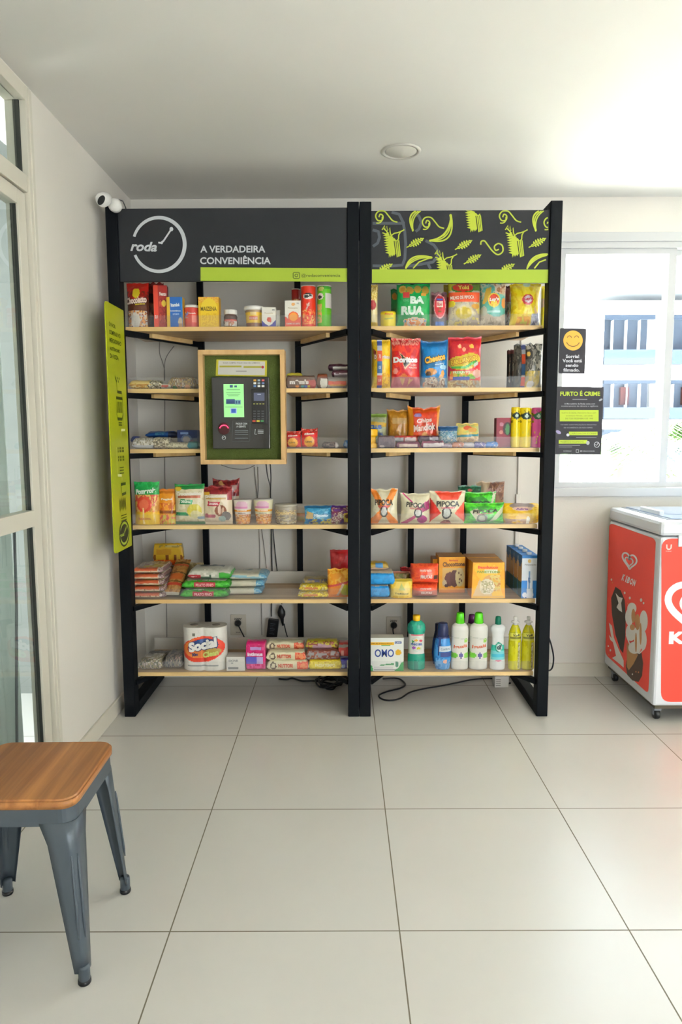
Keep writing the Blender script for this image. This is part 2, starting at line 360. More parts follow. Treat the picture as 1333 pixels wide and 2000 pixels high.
# recessed ceiling lamp, unlit
t = empty('ceiling_downlight', (atZ(784, 295, CEIL).x, atZ(784, 295, CEIL).y, CEIL), 'round white recessed downlight in the ceiling, switched off', 'ceiling light')
p = [(.066, -.001), (.070, -.006), (.079, -.006), (.083, -.001)]
mb = MB(); mb.lathe(p, 48, cap=False); mb.build('trim_ring', mat('lamp_ring', C('#c9c6bd'), .4), t)
mb = MB(); mb.lathe([(.066, -.002), (.064, -.0035)], 48); mb.build('diffuser', mat('lamp_diffuser', C('#dcd9cf'), .5), t)

# ------------------------------------------------------------------ outside the window
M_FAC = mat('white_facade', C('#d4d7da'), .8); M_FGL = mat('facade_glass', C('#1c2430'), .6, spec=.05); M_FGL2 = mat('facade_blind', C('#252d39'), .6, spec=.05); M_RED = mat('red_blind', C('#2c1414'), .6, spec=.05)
YF = 30.0
bt = empty('apartment_building', (atY(1250, 900, YF).x, YF, GZ), 'white apartment block with blue-grey balcony windows seen through the window', 'building')
def fbox(u0, v0, u1, v1, y0, y1):
    a = atY(u0, v1, YF); c = atY(u1, v0, YF); return (a.x-bt.location.x, y0, a.z-GZ, c.x-bt.location.x, y1, c.z-GZ)
mb = MB(); mb.box(*fbox(1000, 560, 1700, 560+2, 0, 8)); a = fbox(1150, 585, 1700, 900, 1.2, 8); mb.box(a[0], 1.2, 0, a[3], 9, a[5])
for v0, v1 in ((585, 614), (711, 742), (818, 838)): mb.box(*fbox(1150, v0, 1700, v1, 0, 1.3))
for u0, u1 in ((1150, 1182), (1284, 1297), (1420, 1434), (1560, 1575)): mb.box(*fbox(u0, 600, u1, 905, -.02, 1.3))
mb.build('wall', M_FAC, bt)
k = 0
for u0, u1 in ((1182, 1284), (1297, 1420), (1434, 1560)):
    for v0, v1 in ((614, 711), (742, 818), (838, 905)):
        mb = MB(); q = fbox(u0, v0, u1, v1, .9, 1.19); mb.box(*q); wd = mb.build('window', M_FGL2, bt)
        mb = MB(); h = v1-v0
        mb.box(*fbox(u0, v0+h*.70, u1, v1, .1, .16)); mb.build('balcony_glass', M_FGL, bt)
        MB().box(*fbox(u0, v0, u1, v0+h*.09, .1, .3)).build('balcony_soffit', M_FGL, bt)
        if v0 == 742: MB().box(*fbox(u0+(u1-u0)*.42, v0+12, u0+(u1-u0)*.6, v0+h*.62, .7, .88)).build('blind', M_RED, wd)
        for q2 in (.25, .52, .78): MB().box(*fbox(u0+(u1-u0)*q2, v0+6, u0+(u1-u0)*q2+3, v0+h*.7, .6, .9)).build('window_post', M_FAC, wd)
bt2 = MB().box(-20, 3.84, GZ-.2, 60, 60, GZ)
struct('floor_street', bt2, mat('garden_paving', C('#d3d1ca'), .9))
# palm fronds in the garden below the window
M_LEAF = mat('palm_leaf', C('#5f7a4f'), .6); M_TRUNK = mat('palm_trunk', C('#6b6050'), .8)
def palm(u, v, Y, h, label, seed):
    rnd = random.Random(seed); c = atY(u, v, Y); base = Vector((c.x, Y, GZ)); t = empty('palm_tree', base, label, 'tree', 'palm trees outside the window')
    H = c.z-GZ; MB().tube([(0, 0, 0), (.05, 0, H*.5), (0, 0, H)], [.14, .11, .09]).build('trunk', M_TRUNK, t)
    for i in range(13):
        a = i*2*math.pi/13+rnd.random()*.3; mb = MB(); L = h*(.8+.4*rnd.random()); up = .5+.5*rnd.random()
        pts = [Vector((math.cos(a)*L*s, math.sin(a)*L*s, H+L*(up*s-1.1*s*s))) for s in [j/10 for j in range(11)]]
        mb.tube([tuple(p) for p in pts], .012, 5)
        for j in range(1, 11):
            p = pts[j]; sd = Vector((-math.sin(a), math.cos(a), 0)); f = Vector((math.cos(a), math.sin(a), 0))
            for sg in (-1, 1):
                for q in (0, .5):
                    pp = p-(p-pts[j-1])*q; e = pp+sd*sg*L*.26+f*L*.12-Vector((0, 0, L*.12)); w_ = f*.03
                    mb.add([tuple(pp-w_), tuple(pp+w_), tuple(e), tuple(pp+Vector((0, 0, .01)))], [(0, 1, 2), (0, 2, 3)])
        mb.build('frond', M_LEAF, t)
palm(1206, 880, 9, .75, 'feathery palm left of the sliding window stile, outside', 3)
palm(1262, 868, 12.5, 1.0, 'feathery palm just beside the window stile, outside', 5)
palm(1352, 850, 7, .85, 'green palm in the right-hand pane, outside', 9)
# ================================================================== SHELVING
SH = [1.764, 1.494, 1.226, .880, .534, .188]      # top of each board
BF, BR = 3.17, 3.53                               # front and rear edge of the boards
LIME = C('#9db338'); DARKP = C('#2b2d31'); LGREY = C('#c3c6ca')
def unit(name, label, px0, px1, bx0, bx1, rx0, rx1, z_top, tr_x0=0, cut=None):
    """px: outer faces of the two front posts, bx: board ends, rx: rear upright centres"""
    t = empty(name, ((px0+px1)/2, 3.10, 0), label, 'shelving', 'shelving units'); L = Vector(t.location)
    def P(mb, nm, mt, par=t): return mb.build(nm, mt, par)
    def bx(mb, x0, y0, z0, x1, y1, z1, **k): return mb.box(x0-L.x, y0-L.y, z0, x1-L.x, y1-L.y, z1, **k)
    pw = .0505
    for a in (px0, px1-pw): P(bx(MB(), a, 3.10, 0, a+pw, 3.165, z_top, bev=.003), 'front_post', M_STEEL)
    for a in (rx0, rx1): P(bx(MB(), a-.0145, 3.555, SH[5]-.04, a+.0145, 3.585, 2.20, bev=.002), 'rear_post', M_STEEL)
    for a, sg in ((px0+.0252, 1), (px1-.0252, -1)): P(bx(MB(), a-.025, 3.165, 0, a+.025, BACKY-.015, .05, bev=.003), 'foot_bar', M_STEEL)
    for a, r in ((px0+pw-.004, rx0), (px1-pw+.004, rx1)):
        for z in [s-.018 for s in SH]:
            s = Vector((a-L.x, 3.125-3.10, z-.0125)); e = Vector((r-L.x, 3.56-3.10, z-.0125))
            P(MB().bar(s, e, .025, .023), 'side_bracket', M_STEEL)
    for a in (px0+.0252, px1-.0252): P(bx(MB(), a-.0252, 3.165, z_top-.03, a+.0252, 3.60, z_top, bev=.002), 'top_rail', M_STEEL)
    for i, z in enumerate(SH):
        segs = [(bx0, bx1)] if not (cut and i in (1, 2)) else [(bx0, cut[0]), (cut[1], bx1)]
        for (x0, x1) in segs:
            mb = MB(); bx(mb, x0, BF+.0015, z-.018, x1, BR, z); bd = P(mb, 'shelf_board', M_PLY)
            P(bx(MB(), x0, BF, z-.018, x1, BF+.0015, z), 'edge_band', M_EDGE, bd)
            P(bx(MB(), x0, BR-.012, z+.0005, x1, BR, z+.062), 'back_lip', M_LIP, bd)
            P(bx(MB(), x0+.004, BF+.002, z+.0005, x1-.004, BF+.005, z+.050), 'front_guard', M_GUARD, bd)
        for a, r, sg in ((px0+pw, rx0, 1), (px1-pw, rx1, -1)):
            s = Vector((a, 3.125, z-.028)); e = Vector((r, 3.56, z-.028)); d = e-s
            p0 = s+d*.27+Vector((sg*.020, 0, 0)); p1 = s+d*.80+Vector((sg*.020, 0, 0))
            if i < 3: P(MB().bar(p0-L, p1-L, .022, .019), 'wooden_cleat', M_EDGE)
    return t
CUT = (-.632, -.262)
uL = unit('shelving_unit', 'wide left shelving unit with black steel posts, oak shelves and a plain dark header', -1.018, .0625, -.985, .0085, -.716, -.233, 2.27, cut=CUT)
uR = unit('shelving_unit', 'narrower right shelving unit with black steel posts and a lime patterned header', .0645, .926, .118, .874, .337, .606, 2.27)
def pix(Y): return lambda a, b, l: atY(a, b, Y-l)
def local(o, fn): L = Vector(o.location); return lambda a, b, l: fn(a, b, l)-L
# headers
def slab(x0, x1, z0, z1, y0, y1, par, nm, mt):
    L = par.location; return MB().box(x0-L.x, y0-L.y, z0, x1-L.x, y1-L.y, z1).build(nm, mt, par)
YH = 3.112
M_HEAD = mat('header_laminate', C('#24262a'), .6, spec=.3)
h1 = slab(-.967, .012, atY(460, 549, YH).z, atY(460, 406.5, YH).z, YH, YH+.015, uL, 'header_panel', M_HEAD)
h2 = slab(.115, .875, atY(900, 553, YH).z, atY(900, 411, YH).z, YH, YH+.015, uR, 'header_panel', M_HEAD)
mb = MB(); ik = Ink(mb, local(uL, pix(YH)))
ik.poly([(392, 522), (679.5, 524), (679.5, 550.5), (392, 548.5)], LIME)
mb.build('lime_stripe', M_PRINT, h1)
mb = MB(); ik = Ink(mb, local(uL, pix(YH))); ik.k = 2
cx, cy, R = 310.5, 477.5, 50.5
arc = [(cx+R*math.cos(a), cy+R*1.04*math.sin(a)) for a in [math.radians(d) for d in range(197, 519, 4)]]
n = len(arc); ik.stroke(arc, [5.2+2.2*math.sin(math.pi*i/n) for i in range(n)], LGREY)
ik.text('roda', 281, 481.5, 52, -19, LGREY, bold=.03, shear=.25, rot=.03)
ik.stroke([(314, 475.5), (320, 470), (334, 449)], [5, 3.2, 3.2], LGREY); ik.ell(335, 447.5, 3.6, 4.2, LGREY); ik.stroke([(309.5, 473.5), (318, 475.5)], 3.2, LGREY)
mb.build('logo', M_PRINT, h1); mb = MB(); ik = Ink(mb, local(uL, pix(YH))); ik.k = 2
ik.text('A VERDADEIRA', 455, 486.5, 127, -13.5, LGREY, bold=.022)
ik.text('CONVENIÊNCIA', 460, 507.5, 138, -17, LGREY, bold=.022)
GR_ = C('#3b4420')
mb.build('slogan', M_PRINT, h1); mb = MB(); ik = Ink(mb, local(uL, pix(YH))); ik.k = 4
sq = [(573.5, 532), (585, 532), (585, 543.5), (573.5, 543.5)]
ik.stroke([(574.5, 532), (584, 532), (585.5, 533.5), (585.5, 542.5), (584, 544), (574.5, 544), (573, 542.5), (573, 533.5)], 1.2, GR_, True)
ik.stroke([(579.2+2.8*math.cos(a), 538+2.8*math.sin(a)) for a in [i*math.pi/6 for i in range(12)]], 1.1, GR_, True); ik.ell(583, 534.7, .8, .8, GR_, 8)
ik.text('@rodaconveniencia', 627, 538.5, 76, -8, GR_, bold=.0)
mb.build('account_name', M_PRINT, h1)
# patterned header
LM = C('#b0bd3c'); mb = MB(); ik = Ink(mb, local(uR, pix(YH)))
def Q(x, y): return (680+x/3.1, 370+y/3.1)
U0, U1, V0, V1 = 727.0, 1071.5, 411.3, 526.3
ik.poly([(727, 526), (1072, 526.5), (1072, 552.5), (727, 552.5)], LIME)
mb.build('lime_stripe', M_PRINT, h2)
def clipped(ik, base_pts, w, col, closed=False):
    """draw only the run of points that stays on the panel"""
    pts = base_pts+([base_pts[0]] if closed else []); run = []
    for p in pts:
        if U0 < p[0] < U1 and V0 < p[1] < V1: run.append(p)
        else:
            if len(run) > 1: ik.stroke(run, w, col)
            run = []
    if len(run) > 1: ik.stroke(run, w, col)
def bez(p0, p1, p2, n=14): return [((1-t)**2*p0[0]+2*t*(1-t)*p1[0]+t*t*p2[0], (1-t)**2*p0[1]+2*t*(1-t)*p1[1]+t*t*p2[1]) for t in [i/n for i in range(n+1)]]
mb = MB(); ik = Ink(mb, local(uR, pix(YH)))
GT = C('#4d535b')
for pts in ([(265, 138), (310, 150), (335, 200), (345, 260), (350, 330), (345, 420), (330, 458), (250, 465), (150, 462)], [(150, 245), (185, 255), (192, 290), (180, 325), (152, 345)], [(150, 205), (345, 205)], [(410, 255), (430, 240), (445, 200), (430, 160), (405, 150)],
            [(470, 310), (520, 335), (545, 370), (540, 410), (515, 440), (430, 455), (360, 465)], [(480, 440), (500, 480)]):
    ps = [Q(*p) for p in pts]; q = []
    for i in range(len(ps)-1): q += [(ps[i][0]+(ps[i+1][0]-ps[i][0])*t/4, ps[i][1]+(ps[i+1][1]-ps[i][1])*t/4) for t in range(4)]
    clipped(ik, q+[ps[-1]], 5.5, GT)
def spiral(cx, cy, r, flip, tail):
    pts = [(cx+flip*r*(a/11)*math.cos(a+2.2), cy+r*(a/11)*math.sin(a+2.2)) for a in [i*.35 for i in range(2, 32)]]
    e = pts[-1]; t = bez(e, (e[0]+tail[0]*.55, e[1]+tail[1]*1.0-8/3.1), (e[0]+tail[0], e[1]+tail[1])); clipped(ik, pts+t[1:], 2.3, LM)
def sp2(pl, wd=2.6):
    ps = [Q(*p) for p in pl]; q = []
    for i in range(len(ps)-1):
        p0 = ps[max(i-1, 0)]; p1 = ps[i]; p2 = ps[i+1]; p3 = ps[min(i+2, len(ps)-1)]
        for t in [j/5 for j in range(5)]:
            q.append(tuple(.5*((2*p1[k])+(-p0[k]+p2[k])*t+(2*p0[k]-5*p1[k]+4*p2[k]-p3[k])*t*t+(-p0[k]+3*p1[k]-3*p2[k]+p3[k])*t**3) for k in (0, 1)))
    clipped(ik, q+[ps[-1]], wd, LM)
for ox, oy in ((0, 0), (283, 38), (750, 0), (1020, 40)):
    sp2([(188+ox, 168+oy), (196+ox, 150+oy), (212+ox, 160+oy), (208+ox, 185+oy), (182+ox, 188+oy), (168+ox, 160+oy), (185+ox, 133+oy), (220+ox, 132+oy), (245+ox, 158+oy), (270+ox, 188+oy), (300+ox, 198+oy)])
    sp2([(208+ox, 165+oy), (205+ox, 190+oy), (190+ox, 203+oy), (172+ox, 203+oy)], 2.2)
sp2([(805, 335), (808, 315), (828, 312), (850, 340), (878, 375), (910, 395), (938, 375), (935, 340), (910, 328), (888, 345), (895, 368), (915, 362)], 2.8)
def banana(a, b, c, wd=26, off=0):
    """three nested arcs from tip a to tip b bowed through c"""
    for k in (0, .38, .72):
        cc = (c[0]+(((a[0]+b[0])/2)-c[0])*k*.62, c[1]+(((a[1]+b[1])/2)-c[1])*k*.62); clipped(ik, [Q(*p) for p in bez(a, cc, b, 20)], 2.4 if k else 3.0, LM)
banana((495, 308), (625, 152), (660, 345)); clipped(ik, [Q(495, 308), Q(540, 300), Q(585, 275), Q(612, 235), Q(622, 195), Q(620, 155)], 2.4, LM)
ik.ell(*Q(622, 158), 2.4, 3, LM); ik.ell(*Q(500, 310), 2.8, 2, LM)
for ox in (0, 745): banana((395+ox, 250), (465+ox, 118), (335+ox, 130)); ik.ell(*Q(393+ox, 246), 2, 3, LM)
banana((350, 480), (510, 412), (370, 375)); clipped(ik, [Q(395, 478), Q(430, 440), Q(480, 420), Q(512, 412)], 2.6, LM); ik.ell(*Q(503, 412), 2.6, 2.4, LM)
banana((1085, 482), (1235, 395), (1110, 375)); clipped(ik, [Q(1130, 478), Q(1160, 440), Q(1200, 425)], 2.6, LM)
def clip(pts):
    for ax, lim, sgn in ((0, U0, 1), (0, U1, -1), (1, V0, 1), (1, V1, -1)):
        out = []
        for i in range(len(pts)):
            p, q = pts[i-1], pts[i]; a, b_ = (p[ax]-lim)*sgn, (q[ax]-lim)*sgn
            if (a >= 0) != (b_ >= 0): t = a/(a-b_); out.append((p[0]+(q[0]-p[0])*t, p[1]+(q[1]-p[1])*t))
            if b_ >= 0: out.append(q)
        pts = out
        if not pts: break
    return pts
def cpoly(pts, col=None):
    q = clip(pts)
    if len(q) > 2: ik.poly(q, col or LM)
def leafp(cx, cy, s=1.0):
    d = Vector((50, -27)).normalized(); nrm = Vector((-d.y, d.x))
    def T(a, b_): return Q(cx+s*(d.x*a+nrm.x*b_), cy+s*(d.y*a+nrm.y*b_))
    up, dn = [], []
    for k in range(6):
        a = -40+k*15; r = (10, 20, 24, 23, 19, 12)[k]
        up += [(a-2, 5), (a+1, r*.8), (a+6, r), (a+10, r*.75), (a+10, 5)]; dn += [(a-2, -5), (a+1, -r*.8), (a+6, -r), (a+10, -r*.75), (a+10, -5)]
    # one convex lobe at a time so the fill stays clean
    for side in (up, dn):
        for k in range(6): cpoly([T(*q) for q in side[k*5:k*5+5]])
    cpoly([T(-42, -6), T(48, -6), T(60, 0), T(48, 6), T(-42, 6)]); clipped(ik, [T(-62, 0), T(-42, 0)], 2.2, LM)
    clipped(ik, [T(-38, 0), T(-18, 0), T(2, 0), T(22, 0), T(44, 0)], 1.1, C('#5c6230'))
for p in ((410, 322), (703, 335), (757, 422), (1150, 322), (220, 478), (960, 478)): leafp(*p)
def bird(ox, oy):
    def T(x, y): return Q(x+ox, y+oy)
    for p in ([(207, 245), (222, 218), (226, 250), (236, 222), (240, 252), (254, 232), (256, 262), (262, 280)], [(209, 262), (230, 270), (247, 262)], [(216, 236), (232, 250), (248, 275)], [(262, 280), (280, 266), (300, 262), (318, 256)], [(318, 256), (330, 250), (342, 243)], [(318, 258), (308, 275), (306, 300), (296, 312)], [(262, 280), (270, 296), (284, 300)]):
        clipped(ik, [T(*q) for q in p], 2.3, LM)
    for k in range(8):      # wing: layered pointed feathers with a ragged outer edge
        y = 268+k*15; x = 216+k*2.0; cpoly([T(x-4, y+10), T(x+30, y-2), T(x+38, y+9), T(x+16, y+17)])
    for k in range(4):
        x = 244+k*4; y = 330+k*2; cpoly([T(x+k*2, y-50), T(x+12+k*2, y-50), T(x+14+k*6, y+62-k*3), T(x+4+k*6, y+84-k*5)])
    for k in range(3): cpoly([T(282+k*11, 308), T(289+k*11, 308), T(303+k*9, 408-k*4), T(296+k*9, 412-k*3)])
    cpoly([T(262, 290), T(286, 300), T(296, 312), T(268, 312)])
for p in ((0, 0), (747, 0), (320, 148), (495, -152)): bird(*p)
mb.build('pattern', M_PRINT, h2)

# ------------------------------------------------------------------ lime sign standing out from the left post
SX = -.955; sg = empty('flag_sign', (SX, 3.095, .78), 'tall narrow lime green sign board fixed to the leftmost shelf post', 'sign')
Z0, Z1, Y0, Y1 = .80, 1.822, 2.862, 3.093
mb = MB(); r = .018; o_ = []
for (cy_, cz_, a0) in ((Y1-.004, Z1-.004, 0), (Y0+r, Z1-r, 90), (Y0+r, Z0+r, 180), (Y1-.004, Z0+.004, 270)):
    rr = r if cy_ < 3.0 else .004
    for k in range(6): a = math.radians(a0+k*18); o_.append((cy_+rr*math.cos(a), cz_+rr*math.sin(a)))
n = len(o_); V = [(SX+dx-SX, y-3.095, z-.78) for dx in (-.0025, .0025) for y, z in o_]
mb.add(V, [tuple(range(n)), tuple(reversed(range(n, 2*n)))]+[(i, n+i, n+(i+1) % n, (i+1) % n) for i in range(n)], C('#b5c300'))
mb.build('board', mat('lime_acrylic', C('#a7b010'), .35), sg)
mb = MB(); ik = Ink(mb, lambda a, b, l: Vector((.0026+l, a*(Y1-Y0)+Y0-3.095, b*(Z1-Z0)+Z0-.78)))
DG = C('#3e4a10'); WH = C('#dfe3a0')
for txt, yy, ww in (('É FÁCIL', .918, .36), ('COMPRAR NO', .886, .62), ('MERCADINHO', .855, .64), ('AUTÔNOMO', .824, .56), ('DA RODA', .793, .46)): ik.text(txt, .14+ww/2, yy, ww, .018, DG, bold=.02)
ik.stroke([(.36, .715), (.42, .70), (.46, .655), (.70, .655), (.74, .63), (.38, .63), (.38, .565), (.42, .545), (.68, .545), (.74, .565), (.74, .63)], .012, DG)
for k in range(5): ik.ell(.38+.05*k, .71-.012*(k % 2), .022, .006, DG, 8)
for k in range(5): ik.stroke([(.44+k*.06, .57), (.44+k*.06, .615)], .025, DG)
for k in (0, 1): ik.stroke([(.46, .53-k*.01), (.66, .53-k*.01)], .004, DG)
ik.stroke([(.80, .60), (.82, .52), (.82, .50), (.60, .50), (.56, .475)], .01, WH)
for i in range(7):
    for j in range(7):
        if (i*3+j*5+i*j) % 3: ik.rect(.36+i*.05, .36+j*.012, .395+i*.05, .369+j*.012, DG)
for k in range(3): ik.stroke([(.42, .345-k*.012), (.66, .345-k*.012)], .004, DG)
ik.stroke([(.28, .43), (.28, .34), (.30, .315), (.52, .312), (.54, .29)], .01, WH)
ik.stroke([(.46, .275), (.74, .275), (.74, .235), (.50, .232), (.46, .275)], .012, DG)
for k in range(7): ik.stroke([(.34+k*.055, .215-.004*(k % 2)), (.36+k*.055, .165+.006*(k % 3))], .03, DG)
for k in range(3): ik.stroke([(.40, .145-k*.011), (.72, .145-k*.011)], .004, DG)
ik.ell(.55, .068, .30, .056*.23*4.4, C('#33331f'), 32)
ik.stroke([(.55+.24*math.cos(a), .068+.044*math.sin(a)) for a in [math.radians(d) for d in range(200, 520, 12)]], .010, LIME)
ik.text('roda', .40, .066, .26, .016, LIME, bold=.03, shear=.2); ik.stroke([(.55, .07), (.68, .092)], .010, LIME)
mb.build('print', M_PRINT, sg)

# ------------------------------------------------------------------ payment kiosk in its wooden tray
KX0, KX1, KZ0, KZ1, KY = atY(389, 790, 3.09).x, atY(557, 790, 3.09).x, atY(470, 907, 3.09).z, atY(470, 683, 3.09).z, 3.09
kc = empty('payment_kiosk', ((KX0+KX1)/2, KY, KZ0), 'self-checkout kiosk in a pale wooden tray lined with green felt', 'kiosk')
kw, kh = KX1-KX0, KZ1-KZ0; tk = .020
mb = MB(); mb.box(-kw/2, 0, 0, kw/2, .075, tk, bev=.001); mb.box(-kw/2, 0, kh-tk, kw/2, .075, kh, bev=.001); mb.box(-kw/2, 0, tk, -kw/2+tk, .075, kh-tk, bev=.001); mb.box(kw/2-tk, 0, tk, kw/2, .075, kh-tk, bev=.001)
mb.build('tray_frame', wood_mat('pine_frame', C('#c29a62'), C('#d3ae78'), 2, .6, .4), kc)
MB().box(-kw/2+tk, .045, tk, kw/2-tk, .06, kh-tk).build('felt_back', mat('green_felt', C('#56652c'), .95, noise_bump=.8, bump_scale=300, var=.12, var_scale=80), kc)
def kpx(Y): L = Vector(kc.location); return lambda a, b, l: atY(a, b, Y-l)-L
def kbox(u0, v0, u1, v1, y0, y1, nm, mt, par=kc, bev=.0, vu=None):
    L = kc.location; a = atY(u0, v1, y0); c = atY(u1, v0, y0); return MB().box(a.x-L.x, y0-L.y, a.z-L.z, c.x-L.x, y1-L.y, c.z-L.z, bev=bev).build(nm, mt, par)
M_DEV = mat('glossy_black', C('#0b0f14'), .18, coat=.5)
dv = kbox(416, 736, 526, 877, 3.098, 3.135, 'terminal', M_DEV, bev=.003)
M_SCR = mat('screen_glow', C('#86c57e'), .4, emit=(C('#86c982'), .5))
sc = kbox(438, 750, 476, 815, 3.0965, 3.098, 'screen', M_SCR, dv)
mb = MB(); ik = Ink(mb, kpx(3.0963)); B_ = C('#2f4a78'); G_ = C('#3d7a48')
ik.rect(449, 752, 455, 757, B_); ik.rect(458, 753, 463, 756.5, B_)
for v, w_ in ((761, 26), (767, 28), (770, 25), (773, 20)): ik.stroke([(456-w_/2, v), (456+w_/2, v)], .9, G_)
ik.rect(442, 779.5, 459, 789, B_); ik.rect(459, 781, 470.5, 790, C('#6f9fae')); ik.rect(461, 783, 463.5, 788, B_); ik.rect(466, 783, 469, 788, B_)
ik.stroke([(440, 795), (474, 795)], .7, G_)
ik.rect(450, 797, 463, 808, C('#bcd8ee')); ik.rect(452, 798.5, 461, 806.5, C('#3560c0'))
o = mb.build('screen_graphics', mat('screen_print', attr=True, rough=.4), dv)
rd = kbox(492, 760, 521, 828, 3.086, 3.098, 'card_reader', M_BLACK, dv, bev=.002)
mb = MB(); ik = Ink(mb, kpx(3.0855))
ik.rect(496, 767, 517, 783, C('#5a5f78')); ik.stroke([(503, 770), (510, 770)], 1.4, C('#c8c9dd'))
mb.build('reader_display', M_PRINT, dv); mb = MB(); ik = Ink(mb, kpx(3.0855))
for c in range(4): ik.rect(495+c*6, 787.5, 498.5+c*6, 790, C('#8b8a4b'))
for rr_ in range(4):
    for c in range(3): ik.rect(495+c*8, 802+rr_*5, 500+c*8, 804.2+rr_*5, C('#4c4f55'))
for c, q in enumerate(('#b04a3a', '#b8a83a', '#3a7a4c')): ik.rect(493.5+c*8, 820.5, 499.5+c*8, 824, C(q))
mb.build('reader_keys', M_PRINT, dv)
mb = MB(); ik = Ink(mb, kpx(3.0978))
for rr_, row in enumerate((('#d09a3c', '#8f9aa0', '#c05a5a'), ('#cfd2d0', '#8f9aa0', '#5a6a90'), ('#5a78a8', '#e0e0da', '#d0d0cc'))):
    for c, q in enumerate(row): ik.rect(495.5+c*8, 741+rr_*5.6, 500.8+c*8, 744.8+rr_*5.6, C(q))
ik.stroke([(455, 822), (489, 822), (488, 862), (453.5, 862)], .6, C('#54585c'), True)
LG2 = C('#b9bcbe')
ik.text('PAGUE COM', 472, 827.5, 22, -3.6, LG2); ik.text('A GENTE', 471, 833, 18, -3.6, LG2)
for v in (841, 844, 848.5, 856): ik.stroke([(459, v), (485, v)], .9, C('#7c8084'))
ik.stroke([(499, 838), (498, 848), (502, 848)], 1.0, LG2)
for v in (840, 843, 846): ik.stroke([(504, v), (515, v)], 1.1, LG2)
ik.stroke([(437.5+3.4*math.cos(a), 855+3.6*math.sin(a)) for a in [i*math.pi/7 for i in range(14)]], .9, LG2, True); ik.stroke([(435, 856), (439, 853)], .9, LG2)
mb.build('stickers', M_PRINT, dv)
# barcode scanner with its red light
M_LED = mat('red_led', C('#ff2a50'), .4, emit=((1, .02, .08), 5))
mb = MB(); L = kc.location
for i in range(8):
    a = math.radians(200+i*20); p_ = atY(438+8.5*math.cos(a), 838+7.5*math.sin(a), 3.096)-Vector(L); mb.lathe([(.0022, 0), (.0022, .002)], 10, xf=Matrix.Translation(p_) @ Matrix.Rotation(math.pi/2, 4, 'X'))
mb.build('scanner_light', M_LED, dv)
c0 = atY(438, 837, 3.097)-Vector(L)
MB().lathe([(.027, 0), (.027, .002), (.023, .0025)], 28, xf=Matrix.Translation(c0) @ Matrix.Rotation(math.pi/2, 4, 'X')).build('scanner_window', mat('dark_red_window', C('#3a0712'), .3), dv)
mb = MB(); ik = Ink(mb, kpx(3.131)); 
ik.poly([(423, 702), (522, 704), (521.5, 735.5), (421.5, 734)], C('#c2b936')); ik.poly([(427, 704), (518, 706), (517.5, 733), (426, 731.5)], C('#cfccc3'))
ik.text('RODA: COMPRE, PAGUE E SIGA SEU CAMINHO', 472, 709, 72, -2.6, C('#44413d'), bold=.01); ik.rect(429, 714, 472, 717.5, C('#a7a23a')); ik.rect(476, 715, 511, 718.5, C('#a7a23a')); ik.ell(513.5, 717, 2.6, 2.8, C('#b0343c'), 12)
ik.stroke([(461, 725), (482, 725)], 1.6, C('#8d8b86'))
mb.build('notice', M_PRINT, kc)

# ------------------------------------------------------------------ security camera
sc_ = empty('security_camera', (-.99, 3.09, 2.22), 'small white security camera on top of the left shelf post', 'camera')
def disc(c, r, d, nrm, prof=None):
    q = Vector((0, 0, 1)).rotation_difference(Vector(nrm).normalized()).to_matrix().to_4x4(); return Matrix.Translation(c) @ q
Lc = sc_.location
bc = atY(222.5, 397.5, 3.06)-Lc
mb = MB(); mb.lathe([(.001, .034), (.012, .033), (.022, .028), (.0275, .018), (.029, .004), (.026, 0)], 32, xf=disc(bc+Vector((0, .03, 0)), 0, 0, (-.1, -1, -.15))); mb.build('base', M_WHITEP, sc_)
hc = atY(204, 389, 3.03)-Lc
mb = MB(); mb.lathe([(.001, -.03), (.016, -.027), (.025, -.018), (.0285, 0), (.029, .018), (.026, .024), (.0245, .025)], 36, xf=disc(hc, 0, 0, (-.25, -1, -.5))); mb.build('head', M_WHITEP, sc_)
q = disc(hc, 0, 0, (-.25, -1, -.5)); mb = MB(); n = 28
# oval black face
qq = Matrix.Translation(hc) @ Vector((0, 0, 1)).rotation_difference(Vector((-.25, -1, -.5)).normalized()).to_matrix().to_4x4()
ax = Vector((.62, 0, .62)).normalized(); nn = Vector((-.25, -1, -.5)).normalized(); ax = (ax-nn*ax.dot(nn)).normalized(); bx_ = nn.cross(ax)
pts = [hc+nn*.0262+ax*(.0235*math.cos(t_))+bx_*(.0125*math.sin(t_)) for t_ in [2*math.pi*i/n for i in range(n)]]; p2 = [p-nn*.004 for p in pts]
mb.add([tuple(p) for p in pts+p2], [tuple(range(n))]+[(i, n+i, n+(i+1) % n, (i+1) % n) for i in range(n)], (0, 0, 0)); mb.build('lens_face', M_DEV, sc_)
mb = MB(); mb.tube([tuple(bc+Vector((.008, .03, .026))), tuple(bc+Vector((.026, .04, .022))), tuple(bc+Vector((.034, .05, -.0))), tuple(bc+Vector((.036, .06, -.03)))], .0025); mb.build('cable', M_BLACK, sc_)

